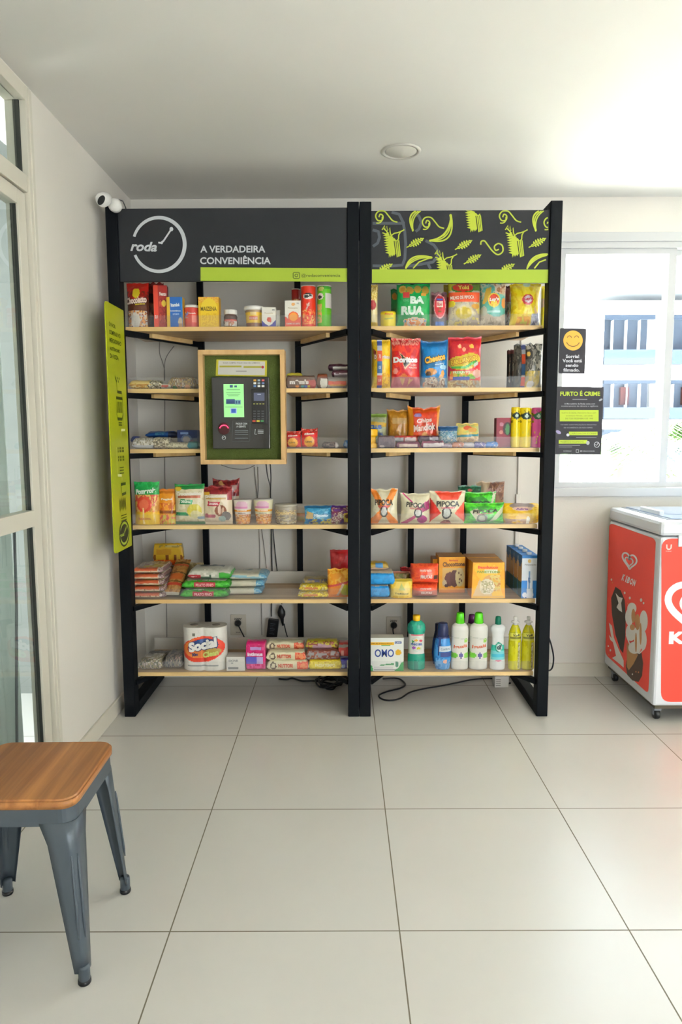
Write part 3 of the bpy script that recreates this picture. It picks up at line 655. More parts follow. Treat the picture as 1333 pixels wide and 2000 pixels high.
# ------------------------------------------------------------------ stool
st = empty('stool', (-.790, 1.690, 0), 'square stool with a wooden seat and grey pressed-metal legs', 'stool', rot=(0, 0, .02))
M_GUN = mat('gunmetal_paint', C('#48525a'), .4, metal=.2, coat=.15)
M_SEAT = wood_mat('elm_seat', C('#84522a'), C('#b27a44'), 1, .9, .38, bands=(0, .075, .16))
b = bmesh.new(); hs = .158; rc = .04; out = []
for (sx_, sy_, a0) in ((1, 1, 0), (-1, 1, 90), (-1, -1, 180), (1, -1, 270)):
    for k in range(8): a = math.radians(a0+k*90/7); out.append((sx_*(hs-rc)+rc*math.cos(a), sy_*(hs-rc)+rc*math.sin(a)))
vs = [b.verts.new((x, y, .426)) for x, y in out]; f = b.faces.new(vs); r_ = bmesh.ops.extrude_face_region(b, geom=[f]); 
for v in [g for g in r_['geom'] if isinstance(g, bmesh.types.BMVert)]: v.co.z = .452
b.normal_update(); bmesh.ops.bevel(b, geom=[e for e in b.edges if abs(e.verts[0].co.z-e.verts[1].co.z) < 1e-5], offset=.005, segments=3, affect='EDGES')
bmesh.ops.recalc_face_normals(b, faces=b.faces[:]); me = bpy.data.meshes.new('seat'); b.to_mesh(me); b.free(); me.materials.append(M_SEAT)
for p in me.polygons: p.use_smooth = abs(p.normal.z) < .99
o = bpy.data.objects.new('seat', me); COL.objects.link(o); o.parent = st
mb = MB(); ro = .036; hs2 = .152
def ring(hs_, rc_, n=7):
    o2 = []
    for (sx_, sy_, a0) in ((1, 1, 0), (-1, 1, 90), (-1, -1, 180), (1, -1, 270)):
        for k in range(n): a = math.radians(a0+k*90/(n-1)); o2.append((sx_*(hs_-rc_)+rc_*math.cos(a), sy_*(hs_-rc_)+rc_*math.sin(a)))
    return o2
R0 = ring(hs2, ro); R1 = ring(hs2+.002, ro); n = len(R0)
V = [(x, y, .428) for x, y in ring(hs2-.02, ro-.01)]+[(x, y, .428) for x, y in R0]+[(x, y, .385) for x, y in R1]+[(x, y, .385) for x, y in ring(hs2, ro-.002)]
mb.add(V, [(k*n+i, k*n+(i+1) % n, (k+1)*n+(i+1) % n, (k+1)*n+i) for k in range(3) for i in range(n)]); mb.build('apron', M_GUN, st)
def leg(sx_, sy_):
    mb = MB(); rows = []
    m = 7
    for i in range(m+1):
        t = i/m; z = .392*(1-t)+.030*t
        wl = .070*(1-t)+.027*t if t > .06 else .080
        off = .153+.022*t; rcn = .030*(1-t)+.014*t; row = []
        # wing along x, rounded corner, wing along y  (corner at +off,+off in the leg's own quadrant)
        row.append((off-wl, off-.0025)); row.append((off-wl, off)); row.append((off-rcn-(wl-rcn)*.5, off)); row.append((off-rcn, off))
        for k in range(1, 6): a = math.radians(90-k*15); row.append((off-rcn+rcn*math.cos(a), off-rcn+rcn*math.sin(a)))
        row.append((off, off-rcn)); row.append((off, off-rcn-(wl-rcn)*.5)); row.append((off, off-wl)); row.append((off-.0025, off-wl))
        rows.append([(x*sx_, y*sy_, z) for x, y in row])
    k = len(rows[0]); V = [p for r in rows for p in r]; mb.add(V, [(i*k+j, i*k+j+1, (i+1)*k+j+1, (i+1)*k+j) for i in range(m) for j in range(k-1)], smooth=True)
    # pressed rib on the rounded corner
    P0 = []
    for i in range(9):
        t = .22+.55*i/8; off = .153+.022*t; rcn = .030*(1-t)+.014*t; e = off-rcn+(rcn+.0008)*.707; s_ = 1 if 0 < i < 8 else .2
        P0.append((e*sx_, e*sy_, .392*(1-t)+.030*t))
    for dd in (-.008, .008):
        mb.tube([(x+dd*sx_*.7, y-dd*sy_*.7, z) for x, y, z in P0], [.0016]+[.0036]*7+[.0016], 8)
    o = mb.build('leg', M_GUN, st); s_ = o.modifiers.new('s', 'SOLIDIFY'); s_.thickness = .0016
    fx = .166*sx_; fy = .166*sy_
    MB().lathe([(.0125, .008), (.0135, .012), (.0135, .040), (.0125, .046)], 20, cx=fx, cy=fy).build('foot_tube', M_GUN, o)
    MB().lathe([(.014, 0), (.0155, .003), (.0150, .011)], 20, cx=fx, cy=fy).build('foot_cap', M_BLACK, o)
for a, c in ((1, -1), (1, 1), (-1, 1), (-1, -1)): leg(a, c)
mb = MB(); mb.bar((-.14, -.14, .395), (.14, .14, .395), .02, .003); mb.bar((-.14, .14, .391), (.14, -.14, .391), .02, .003); mb.build('cross_brace', M_GUN, st)
# ------------------------------------------------------------------ chest freezer
QX, QY0, QY1, QX1 = 1.366, 3.018, 3.615, 2.62
fz = empty('ice_cream_freezer', ((QX+QX1)/2, (QY0+QY1)/2, 0), 'white chest freezer on castors with red ice-cream panels under the window', 'freezer')
L = Vector(fz.location); M_FRZ = mat('freezer_enamel', C('#dcdfe2'), .3, coat=.2)
def fb(x0, y0, z0, x1, y1, z1, nm, mt=M_FRZ, bev=.0, par=fz): return MB().box(x0-L.x, y0-L.y, z0, x1-L.x, y1-L.y, z1, bev=bev).build(nm, mt, par)
fb(QX+.003, QY0+.003, .08, QX1, QY1, .842, 'body', bev=.012)
o = fb(QX, QY0, .845, QX1, QY1, .912, 'top_frame', bev=.016)
M_LID = mat('lid_glass', C('#b9cbe6'), .05, coat=.5); M_RIM = mat('lid_rim', C('#7d8288'), .4)
fb(QX+.05, QY0+.05, .905, QX1-.05, QY1-.03, .914, 'lid_track', M_RIM)
fb(QX+.07, QY0+.06, .914, 1.95, QY1-.04, .918, 'sliding_lid', M_LID); fb(1.93, QY0+.06, .919, QX1-.07, QY1-.04, .923, 'sliding_lid', M_LID)
fb(QX+.075, QY0+.19, .914, QX+.098, QY0+.40, .936, 'lid_handle', M_FRZ, .004)
fb(QX+.02, QY0+.02, .062, QX1-.02, QY1-.02, .082, 'base_frame', mat('galvanised_base', C('#57503f'), .6))
for x in (QX+.045, QX1-.06):
    for y in (QY0+.06, QY1-.05):
        mb = MB(); mb.lathe([(.006, -.011), (.022, -.011), (.0245, -.007), (.0245, .007), (.022, .011), (.006, .011)], 24, xf=Matrix.Translation((x-L.x, y-L.y, .0245)) @ Matrix.Rotation(math.pi/2, 4, 'Y')); c = mb.build('castor', M_BLACK, fz)
        mb = MB(); mb.box(x-L.x-.016, y-L.y-.018, .044, x-L.x+.016, y-L.y+.018, .064); mb.box(x-L.x-.015, y-L.y-.008, .02, x-L.x-.0125, y-L.y+.008, .05); mb.box(x-L.x+.0125, y-L.y-.008, .02, x-L.x+.015, y-L.y+.008, .05)
        mb.build('castor_fork', M_RIM, c)
RED = C('#e8483a'); WHT = C('#e8e9ea'); CHOC = C('#3f372c'); CRM = C('#e9e4dc'); WAF = C('#b98a55'); CAR = C('#c98f58')
def fs(a, b, l): return atX(a, b, QX+.003-l)-L
def ff(a, b, l): return atY(a, b, QY0+.003-l)-L
def rcpoly(pts, r=5):
    out = []
    n = len(pts)
    for i in range(n):
        p = Vector(pts[i]); a = (Vector(pts[i-1])-p).normalized()*r; b_ = (Vector(pts[(i+1) % n])-p).normalized()*r
        out += bez(tuple(p+a), tuple(p), tuple(p+b_), 5)
    return out
mb = MB(); ik = Ink(mb, fs)
ik.poly(rcpoly([(1191, 1021), (1282, 1053), (1267, 1355), (1183, 1278)], 9), RED)
# side logo: double heart, name
def heart(cx, cy, s, w, ik, sxx=1.0, sl=.33, k=1.0):
    pts = []
    for i in range(48):
        t = -math.pi+.18+2*math.pi*i/49*.99; x = 16*math.sin(t)**3; y = -(13*math.cos(t)-5*math.cos(2*t)-2*math.cos(3*t)-math.cos(4*t)); pts.append((cx+x*s*sxx/16, cy+y*s/16+x*s*sxx/16*sl))
    ik.stroke(pts, w, WHT)
heart(1230.5, 1095, 17, 3.2, ik, .82); heart(1229.5, 1097, 9.5, 2.6, ik, .80)
for i, ch in enumerate('KIBON'): ik.text(ch, 1218.5+i*5.6-(1.2 if i > 1 else 0), 1128+i*2.6, 5.0 if ch != 'I' else 1.8, -12.5, WHT, bold=.05, rot=.3)
# dark bar and dipped cone
ik.poly([(1203, 1146), (1213, 1153), (1221, 1172), (1223, 1205), (1222, 1245), (1218, 1276), (1212, 1268), (1203, 1240), (1196, 1200), (1194.5, 1168)], CHOC)
ik.poly([(1203, 1158), (1210, 1166), (1217, 1168), (1214, 1178), (1216, 1196), (1210, 1192), (1205, 1186), (1209, 1178)], CRM)
ik.poly([(1227, 1276), (1223, 1300), (1226, 1318), (1236, 1329), (1248, 1332), (1255, 1320), (1257, 1296), (1254, 1276), (1245, 1268)], C('#4b382b'))
ik.poly([(1225, 1255), (1247, 1279), (1238, 1297), (1229, 1309), (1225, 1302)], WAF)
for p in ((1235, 1188, 9, 11), (1230, 1205, 8, 17), (1258, 1213, 8, 21), (1233, 1235, 10, 17), (1247, 1248, 8, 28), (1257, 1250, 7, 20), (1240, 1265, 12, 12)): ik.ell(p[0], p[1], p[2], p[3], CRM, 20)
for p in ((1238, 1203, 4, 14), (1246, 1215, 5, 16), (1236, 1225, 5, 6), (1252, 1238, 2.2, 22), (1243, 1255, 2, 20)): ik.ell(p[0], p[1], p[2], p[3], CAR, 14)
ik.stroke([(1224, 1240), (1232, 1262), (1241, 1274), (1250, 1276), (1258, 1268)], 2.4, CRM)
ik.poly([(1190, 1216), (1196, 1222), (1200, 1246), (1210, 1270), (1219, 1290), (1219, 1304), (1210, 1296), (1196, 1285), (1204, 1281), (1200, 1262), (1194, 1240)], CRM)
ik.poly([(1190, 1240), (1197, 1248), (1200, 1256), (1193, 1250)], CRM)
for p in ((1195, 1132, 2), (1197, 1138, 1.3), (1221, 1158, 2.2), (1231, 1168, 2.4), (1253, 1172, 3), (1258, 1178, 2), (1227, 1179, 1.4), (1189, 1262, 1.6), (1193, 1270, 2), (1236, 1317, 1.6), (1243, 1312, 1.4), (1248, 1313, 1.5), (1190, 1279, 1.3)): ik.ell(p[0], p[1], p[2]*.8, p[2]*1.2, CRM if p[2] > 1.5 else C('#e08a50'), 8)
mb.build('side_panel', M_PRINT, fz)
mb = MB(); ik = Ink(mb, ff)
P0 = atY(1293, 1052, QY0+.003); P1 = atY(1293, 1371, QY0+.003)
xr = QX1-.06
def fx(u, v):  # freezer front in metres from its top-left panel corner
    return lambda a, b, l: Vector((a, QY0+.003-l, b))-L
ikm = Ink(mb, lambda a, b, l: Vector((a, QY0+.003-l, b))-L)
ikm.poly([(x, z) for x, z in rcpoly([(P0.x, P0.z), (xr, P0.z), (xr, P1.z+.002), (P1.x-.003, P1.z)], .045)], RED)
ik.k = 2; ikm.k = 2
# big heart and name in the middle of the front
hc0 = atY(1362, 1183, QY0+.003); s_ = .125
ikm.stroke([(hc0.x+16*math.sin(t)**3*s_*1.02/16, hc0.z+(13*math.cos(t)-5*math.cos(2*t)-2*math.cos(3*t)-math.cos(4*t))*s_/16) for t in [-math.pi+.2+2*math.pi*i/60*.985 for i in range(60)]], .031, WHT)
ikm.stroke([(hc0.x+16*math.sin(t)**3*s_*.52/16, hc0.z-.004+(13*math.cos(t)-5*math.cos(2*t)-2*math.cos(3*t)-math.cos(4*t))*s_*.52/16) for t in [-math.pi+.2+2*math.pi*i/60*.985 for i in range(60)]], .024, WHT)
tz = atY(1320, 1246, QY0).z; tx = atY(1308, 1246, QY0).x
ikm.text('KIBON', tx+.145, tz, .29, .058, WHT, bold=.06)
ux = atY(1308, 1068, QY0)
ikm.stroke([(ux.x-.010, ux.z+.010), (ux.x-.009, ux.z-.006), (ux.x-.004, ux.z-.011), (ux.x+.004, ux.z-.011), (ux.x+.009, ux.z-.006), (ux.x+.010, ux.z+.010)], .006, C('#f0c8be'))
ikm.text('Unilever', ux.x, ux.z-.019, .026, .006, C('#f0c8be'), bold=0)
mb.build('front_panel', M_PRINT, fz)
a = atY(1326, 1055, QY0); fb(a.x, QY0-.001, .800, a.x+.16, QY0+.01, .850, 'latch_plate', M_FRZ, .002)

# ------------------------------------------------------------------ signs on the window
YG = BACKY+.012
def flat_sign(u0, v0, u1, v1, label, nm, y=YG, base=C('#2e2d33'), pts=None):
    c = atY((u0+u1)/2, v1, y); t = empty(nm, c, label, 'sign'); Lc = Vector(c)
    pts = pts or [(u0, v0), (u1, v0), (u1, v1), (u0, v1)]
    P = [atY(a, b, y)-Lc for a, b in pts]; n = len(P); V = [tuple(p) for p in P]+[tuple(p+Vector((0, .0015, 0))) for p in P]
    MB().add(V, [tuple(reversed(range(n))), tuple(range(n, 2*n))]+[(i, (i+1) % n, n+(i+1) % n, n+i) for i in range(n)], base).build('sheet', M_PRINT, t)
    return t, lambda a, b, l: atY(a, b, y-l)-Lc
YL = C('#e8b04a'); OFF = C('#cfcfd6')
YS = BACKY+.004
t, fn = flat_sign(1093, 641, 1146, 730, 'dark smiling-face notice stuck on the window above the larger notice', 'smile_sign', YS, pts=rcpoly([(1095, 641), (1146, 642), (1143, 730), (1092, 729)], 3))
mb = MB(); ik = Ink(mb, fn); DK = C('#5f452c')
ik.ell(1120, 665, 19, 19.5, YL, 32)
for cx in (1113, 1127): ik.stroke([(cx-4.3, 659.5), (cx-2.5, 656.8), (cx, 655.8), (cx+2.5, 656.8), (cx+4.3, 659.5)], 1.4, DK)
ik.stroke([(1120+13*math.cos(a), 665+11.5*math.sin(a)) for a in [math.radians(d) for d in range(20, 165, 9)]], 1.5, DK)
for s, x, y, w_ in (('Sorria!', 1119, 696, 26), ('Você está', 1118.5, 704.5, 38), ('sendo', 1118, 713.5, 25), ('filmado.', 1117, 722.5, 32)): ik.text(s, x, y, w_, -6.6 if s != 'sendo' else -6.2, OFF, bold=.03)
mb.build('print', M_PRINT, t)
t, fn = flat_sign(1082, 755, 1180, 888, 'large dark theft-warning notice with lime lettering on the window', 'theft_notice', YS, pts=[(1086, 755), (1180, 756), (1175, 888), (1082, 887)])
mb = MB(); ik = Ink(mb, fn); LL = C('#b4c93a'); GY_ = C('#a9a9ae')
ik.text('FURTO É CRIME', 1134, 768, 78, -10.5, LL, bold=.03); ik.stroke([(1119, 780), (1148, 780)], .8, GY_)
ik.text('A Mercadinho da Roda conta com', 1133, 788.5, 60, -3.4, GY_, bold=.01); ik.text('monitoramento de câmeras e vigilância', 1133, 793.5, 72, -3.4, GY_, bold=.01)
ik.rect(1094, 801, 1170, 823, LL)
for s, y, w_ in (('FURTO É CRIME, PREVISTO PELO ART.', 806.5, 68), ('CÓDIGO PENAL, LEI 2.848', 812, 52), ('DE 7 DE DEZEMBRO DE 1940', 817.5, 54)): ik.text(s, 1132, y, w_, -3.2, C('#5b6420'), bold=.0)
ik.text('HAVERÁ IDENTIFICAÇÃO E REGISTRO', 1131, 829.5, 70, -3.2, GY_, bold=0); ik.text('DE OCORRÊNCIA DE NOS CRIMES', 1130, 835, 56, -3.2, GY_, bold=0)
ik.rect(1112, 843, 1168, 850, LL); ik.text('NÃO PAGAR É CRIME', 1142, 846.5, 48, -3.0, C('#5b6420'), bold=0); ik.ell(1110, 849.5, 3, 3, OFF, 12); ik.ell(1091.5, 844, 5.5, 3.2, C('#9c92b8'), 12, .5); ik.ell(1174, 781, 4, 2, GY_, 10, -.5)
ik.stroke([(1126, 854.5), (1166, 854.5)], .7, GY_)
ik.rect(1092, 859.5, 1148, 866.5, LL); ik.text('PRESERVE O PAGAMENTO', 1118, 863, 46, -3.0, C('#5b6420'), bold=0); ik.ell(1149, 865, 3.5, 4, GY_, 10)
ik.stroke([(1092, 870), (1134, 870)], .7, GY_); ik.stroke([(1092, 873), (1118, 873)], .7, GY_)
ik.stroke([(1166.5+5*math.cos(a), 868.5+5.2*math.sin(a)) for a in [i*math.pi/10 for i in range(20)]], 1.0, OFF, True); ik.stroke([(1163, 868), (1166, 870), (1170, 864)], 1, OFF)
ik.text('SORRIA!', 1109, 881, 16, -2.8, GY_, bold=0); ik.stroke([(1126, 878.5), (1131, 878.5), (1131, 883.5), (1126, 883.5)], .8, OFF, True); ik.text('@rodaconveniencia', 1148, 881, 28, -3.0, OFF, bold=0)
mb.build('print', M_PRINT, t)
mb = MB(); c = atY(1301.5, 914, BACKY+.045)
mb.lathe([(.001, -.004), (.007, -.004), (.008, 0), (.001, 0)], 4, xf=Matrix.Rotation(-math.pi/2, 4, 'X')); tag(mb.build('window_sticker', mat('orange_sticker', C('#b8703c'), .5), loc=c), 'tiny orange diamond sticker low on the right-hand pane', 'sticker')

# ------------------------------------------------------------------ wall sockets, cords
YW = BACKY-.001
def socket(u0, v0, u1, v1, label):
    a = atY(u0, v1, YW); c = atY(u1, v0, YW); o = Vector(((a.x+c.x)/2, YW, a.z)); t = empty('wall_socket', o, label, 'socket', 'wall sockets behind the shelves')
    w_ = (c.x-a.x)/2; h = c.z-a.z; MB().box(-w_, -.006, 0, w_, 0, h, bev=.002).build('face_plate', mat('socket_plate', C('#cfc7b6'), .4), t)
    mb = MB(); ik = Ink(mb, lambda x, z, l: Vector((x, -.006-l, z))); ik.text('220V', -.001, h*.80, w_*1.0, .010, C('#3b3733'), bold=.03); ik.text('20A', -.001, h*.14, w_*.6, .006, C('#4b4743'), bold=.01); ik.stroke([(-w_*.7, h*.40), (w_*.7, h*.40)], .0008, C('#a39b8b')); mb.build('print', M_PRINT, t)
    mb = MB(); mb.lathe([(.017, 0), (.017, .012), (.012, .022), (.006, .030), (.005, .036)], 20, sy=1, xf=Matrix.Translation((0, -.006, h*.6)) @ Matrix.Rotation(math.pi/2, 4, 'X')); mb.build('plug', M_BLACK, t)
    return o+Vector((0, -.04, h*.6))
pA = socket(451, 1200, 481, 1240, 'cream wall socket left of the hanging power brick, with a black plug in it')
pB = socket(755, 1204, 784, 1244, 'cream wall socket above the detergent box, with a black plug in it')
def cord(pts, label, nm='cable', r=.0035, m=M_CORD, smooth=True):
    P = [Vector(p) for p in pts]; o = P[0].copy(); Q_ = []
    for i in range(len(P)-1):
        p0 = P[max(i-1, 0)]; p1 = P[i]; p2 = P[i+1]; p3 = P[min(i+2, len(P)-1)]
        for t in [j/6 for j in range(6)]: Q_.append(.5*((2*p1)+(-p0+p2)*t+(2*p0-5*p1+4*p2-p3)*t*t+(-p0+3*p1-3*p2+p3)*t**3))
    Q_.append(P[-1]); ob = MB().tube([tuple(p-o) for p in Q_], r, 8).build(nm, m, loc=o); tag(ob, label, 'cord'); return ob
def w_(u, v, y=BACKY-.012): return atY(u, v, y)
cord([pA, w_(466, 1222, 3.59), w_(472, 1234, 3.60), w_(478, 1246, 3.6), w_(484, 1262, 3.61)], 'short black cord dropping from the left wall socket')
cord([pB, w_(768, 1230, 3.58), w_(771, 1250, 3.60), w_(772, 1275, 3.61)], 'short black cord dropping from the right wall socket')
cord([w_(520, 906, 3.15), w_(523, 930, 3.4), w_(528, 950, 3.6), w_(529, 975), w_(530, 1025), w_(531, 1070), w_(532, 1130), w_(531, 1180), w_(531, 1204)], 'black cable running down the wall from the kiosk to the power brick', r=.0026)
cord([w_(528, 906, 3.15), w_(529.5, 930, 3.4), w_(529, 952, 3.58), w_(529, 975, 3.61), w_(533, 1030, 3.61), w_(539, 1090), w_(545, 1140), w_(551, 1180)], 'black cable running down the wall from the kiosk to the hanging plug', r=.0026)
br = empty('power_brick', w_(531, 1245, 3.60), 'black power supply brick hanging behind the lower left shelf', 'power supply', rot=(0, .13, 0))
mb = MB(); hh = .100; mb.box(-.028, -.014, 0, .028, .014, hh, bev=.005); mb.build('case', M_BLACK, br)
mb = MB(); ik = Ink(mb, lambda a, b, l: Vector((a, -.0142-l, b)));
for k in range(7): ik.stroke([(-.014, .078-k*.009), (.012-.004*(k % 3), .078-k*.009)], .003 if k % 3 == 0 else .0015, C('#5b6168'))
mb.build('rating_label', M_PRINT, br)
pl = empty('cable_connector', w_(553, 1222, 3.60), 'black cable plug hanging beside the power brick', 'plug', rot=(0, -.1, 0))
mb = MB(); mb.lathe([(.004, .0), (.007, .02), (.010, .04), (.019, .055), (.021, .075), (.013, .095), (.005, .11)], 18, sy=.7); mb.build('housing', M_BLACK, pl)
cord([w_(555, 1218, 3.60), w_(559, 1235, 3.60), w_(563, 1250, 3.61), w_(566, 1275)], 'thin black cord hanging below the cable plug', r=.0028)
for i, (pts, lab) in enumerate((([(312, 668), (312, 690), (320, 715), (322, 745), (322, 900), (324, 1060), (326, 1240), (326, 1280)], 'thin grey cable fixed on the wall behind the far left of the shelves'),
                 ([(340, 676), (324, 700), (321, 730), (322, 752)], 'short thin grey cable joining the one behind the left shelves'),
                 ([(432, 908), (455, 915), (480, 916), (498, 909)], 'loop of grey cable drooping under the kiosk'),
                 ([(497, 912), (500, 945), (503, 975), (506, 1030), (508, 1080), (508, 1120), (511, 1180), (512, 1240)], 'pale grey wall cable under the kiosk, left one of the pair'),
                 ([(504, 912), (505, 950), (504, 980), (511, 1030), (517, 1075), (521, 1110)], 'pale grey wall cable under the kiosk, right one of the pair'))):
    cord([w_(u, v, BACKY-.006) for u, v in pts], lab, 'wall_cable', .002, M_GREYCORD)
# conduit on the wall behind the right unit
a = w_(1018, 700, BACKY); b_ = w_(1012, 965, BACKY); c_ = w_(1011, 1000, BACKY)
t = empty('cable_conduit', Vector((b_.x, BACKY, c_.z)), 'white plastic cable conduit on the wall behind the right shelves', 'conduit')
MB().box(-.004, -.012, b_.z-c_.z, .004, -.001, 1.0, bev=.001).build('trunking', M_WALL, t); MB().box(-.012, -.016, -.33, .012, -.001, b_.z-c_.z, bev=.002).build('trunking_base', M_WALL, t)
# cables on the floor
def fl(u, v, z=.006): return atZ(u, v, z)
pts = [fl(545, 1326), fl(560, 1327), fl(572, 1325), fl(590, 1330), fl(608, 1330), fl(622, 1330)]
cord(pts, 'black cord lying under the left shelf, leading to the coil', r=.005)
coil = []; 
for k in range(46):
    a = k*.55; rr = 1+.12*math.sin(k*1.7); coil.append(Vector((atZ(643, 1340, 0).x+.055*rr*math.cos(a)+.02*math.sin(k*.31), atZ(650, 1340, 0).y+.075*rr*math.sin(a), .006+.0006*k+.004*math.sin(k*2.1)**2)))
cord([fl(622, 1330)]+coil, 'bundle of coiled black cord on the floor under the left shelf', 'coiled_cable', .0045)
pts = [fl(748, 1326), fl(776, 1325), fl(787, 1330), (fl(792, 1338)), fl(780, 1345), fl(756, 1351), fl(741, 1358), fl(746, 1365), fl(762, 1368), fl(782, 1364), fl(802, 1352), fl(830, 1345), fl(860, 1340), fl(890, 1334), fl(925, 1327), fl(960, 1325), fl(975, 1328), fl(985, 1335), fl(998, 1334)]
cord(pts, 'black cord looping over the floor under the right shelf', r=.0042)
pts = [w_(1073, 1246, 3.6), w_(1078, 1262, 3.6), w_(1082, 1285, 3.6), w_(1079, 1305, 3.58), fl(1070, 1313), fl(1090, 1317), fl(1120, 1318), fl(1150, 1315), fl(1180, 1310)]
cord(pts, 'black cord on the floor running from the shelves to the freezer', r=.0042)
a = fl(966, 1343, 0); t = empty('adapter_box', (a.x+.038, a.y+.03, 0), 'small white box on the floor under the right end of the shelf', 'box')
MB().box(-.036, -.03, 0, .036, .03, .058, bev=.003).build('case', M_WHITEP, t)
mb = MB()
for k in range(4): mb.box(-.030, -.0312, .010+k*.010, -.006, -.0298, .013+k*.010)
mb.build('vents', mat('vent_grey', C('#8d8a83'), .5), t)
# ================================================================== PRODUCTS
def make_art(base, layers):
    Ls = []
    for l in layers:
        k = l[0]
        if k == 'n': Ls.append((k, *l[1:5], [C(c) for c in l[5]], l[6]))
        elif k == 't': Ls.append((k, l[1], C(l[2])))
        else: Ls.append((k, *l[1:-1], C(l[-1])))
    B = C(base)
    def f(u, v):
        c = B
        for l in Ls:
            k = l[0]
            if k == 'r':
                if l[1] <= u <= l[3] and l[2] <= v <= l[4]: c = l[5]
            elif k == 'e':
                if ((u-l[1])/l[3])**2+((v-l[2])/l[4])**2 <= 1: c = l[5]
            elif k == 's':      # slanted band: v above a line
                if l[1]+(l[2]-l[1])*u <= v <= l[3]+(l[4]-l[3])*u: c = l[5]
            elif k == 't':
                P = l[1]; ins = False; j = len(P)-1
                for i in range(len(P)):
                    if (P[i][1] > v) != (P[j][1] > v) and u < (P[j][0]-P[i][0])*(v-P[i][1])/(P[j][1]-P[i][1])+P[i][0]: ins = not ins
                    j = i
                if ins: c = l[2]
            elif k == 'n':
                if l[1] <= u <= l[3] and l[2] <= v <= l[4]:
                    q = noise.noise(Vector((u*l[6], v*l[6]*1.3, 3.1*l[6])))+.5*noise.noise(Vector((u*l[6]*2.3, v*l[6]*3, 7.7)))
                    i = int(min(.999, max(0, q*.75+.5))*len(l[5])); c = l[5][i]
        return c
    return f
def texts(mb, T, w, h, surf, lift=.0012):
    for k_, t in enumerate(T):
        s, cu, cv, wu, hv, c = t[:6]; rot = t[6] if len(t) > 6 else 0; bold = t[7] if len(t) > 7 else .03
        V, Fc = glyphs(s, bold, .15 if rot > .05 else 0); cr, sr = math.cos(rot), math.sin(rot); P = []
        for x, y in V:
            x *= wu*w; y *= hv*h; X = (cu-.5)*w+x*cr-y*sr; Z = cv*h+x*sr+y*cr; P.append((X, surf(X, Z)-lift-.0007*k_, Z))
        mb.add(P, Fc, C(c))
def grid_face(mb, w, h, y, art, nx, nz, flip=False, x0=None):
    V = [((i/nx-.5)*w, y, j/nz*h) for j in range(nz+1) for i in range(nx+1)]
    # one colour per cell keeps the print crisp
    for j in range(nz):
        for i in range(nx):
            c = art((i+.5)/nx, (j+.5)/nz); a = j*(nx+1)+i
            mb.c.append([c]*4); mb.mi.append(0); mb.sm.append(False)
            b_ = len(mb.v); mb.f.append((b_+a, b_+a+1, b_+a+nx+2, b_+a+nx+1))
    # vertices once
    mb.v.extend(V)
    n0 = len(mb.v)-len(V); k = nx*nz
    mb.f[-k:] = [tuple(q-b0+n0 for q in f) for f, b0 in zip(mb.f[-k:], [n0]*k)]
def res(x): return max(3, min(46, int(x/.0024)))
def m_box(w, h, d, base, L, T, side=None, top=None, bev=0, taper=0, sideart=None, **k):
    mb = MB(); art = make_art(base, L); S_ = C(side or base); Tp = C(top or side or base)
    nx, nz = res(w), res(h)
    for j in range(nz):
        for i in range(nx):
            c = art((i+.5)/nx, (j+.5)/nz); x0, x1 = (i/nx-.5)*w, ((i+1)/nx-.5)*w; z0, z1 = j/nz*h, (j+1)/nz*h
            k0, k1 = 1-taper*j/nz, 1-taper*(j+1)/nz
            mb.add([(x0*k0, -d/2*k0, z0), (x1*k0, -d/2*k0, z0), (x1*k1, -d/2*k1, z1), (x0*k1, -d/2*k1, z1)], [(0, 1, 2, 3)], c)
    q = 1-taper; a, b_ = w/2, d/2; V = [(-a, -b_, 0), (a, -b_, 0), (a, b_, 0), (-a, b_, 0), (-a*q, -b_*q, h), (a*q, -b_*q, h), (a*q, b_*q, h), (-a*q, b_*q, h)]
    mb.add(V, [(3, 2, 1, 0)], S_); mb.add(V, [(1, 2, 6, 5), (2, 3, 7, 6), (3, 0, 4, 7)], S_); mb.add(V, [(4, 5, 6, 7)], Tp)
    if sideart:
        sa = make_art(side or base, sideart)
        for sg in (-1, 1):
            for j in range(nz):
                for i in range(6):
                    y0, y1 = (i/6-.5)*d, ((i+1)/6-.5)*d; z0, z1 = j/nz*h, (j+1)/nz*h; X = sg*(w/2*(1-taper*j/nz)+.0003)
                    mb.add([(X, y0, z0), (X, y1, z0), (X, y1, z1), (X, y0, z1)], [(0, 1, 2, 3) if sg > 0 else (3, 2, 1, 0)], sa((i+.5)/6, (j+.5)/nz))
    texts(mb, T, w, h, lambda x, z: -d/2*(1-taper*max(0, min(1, z/h))), .0008)
    return mb
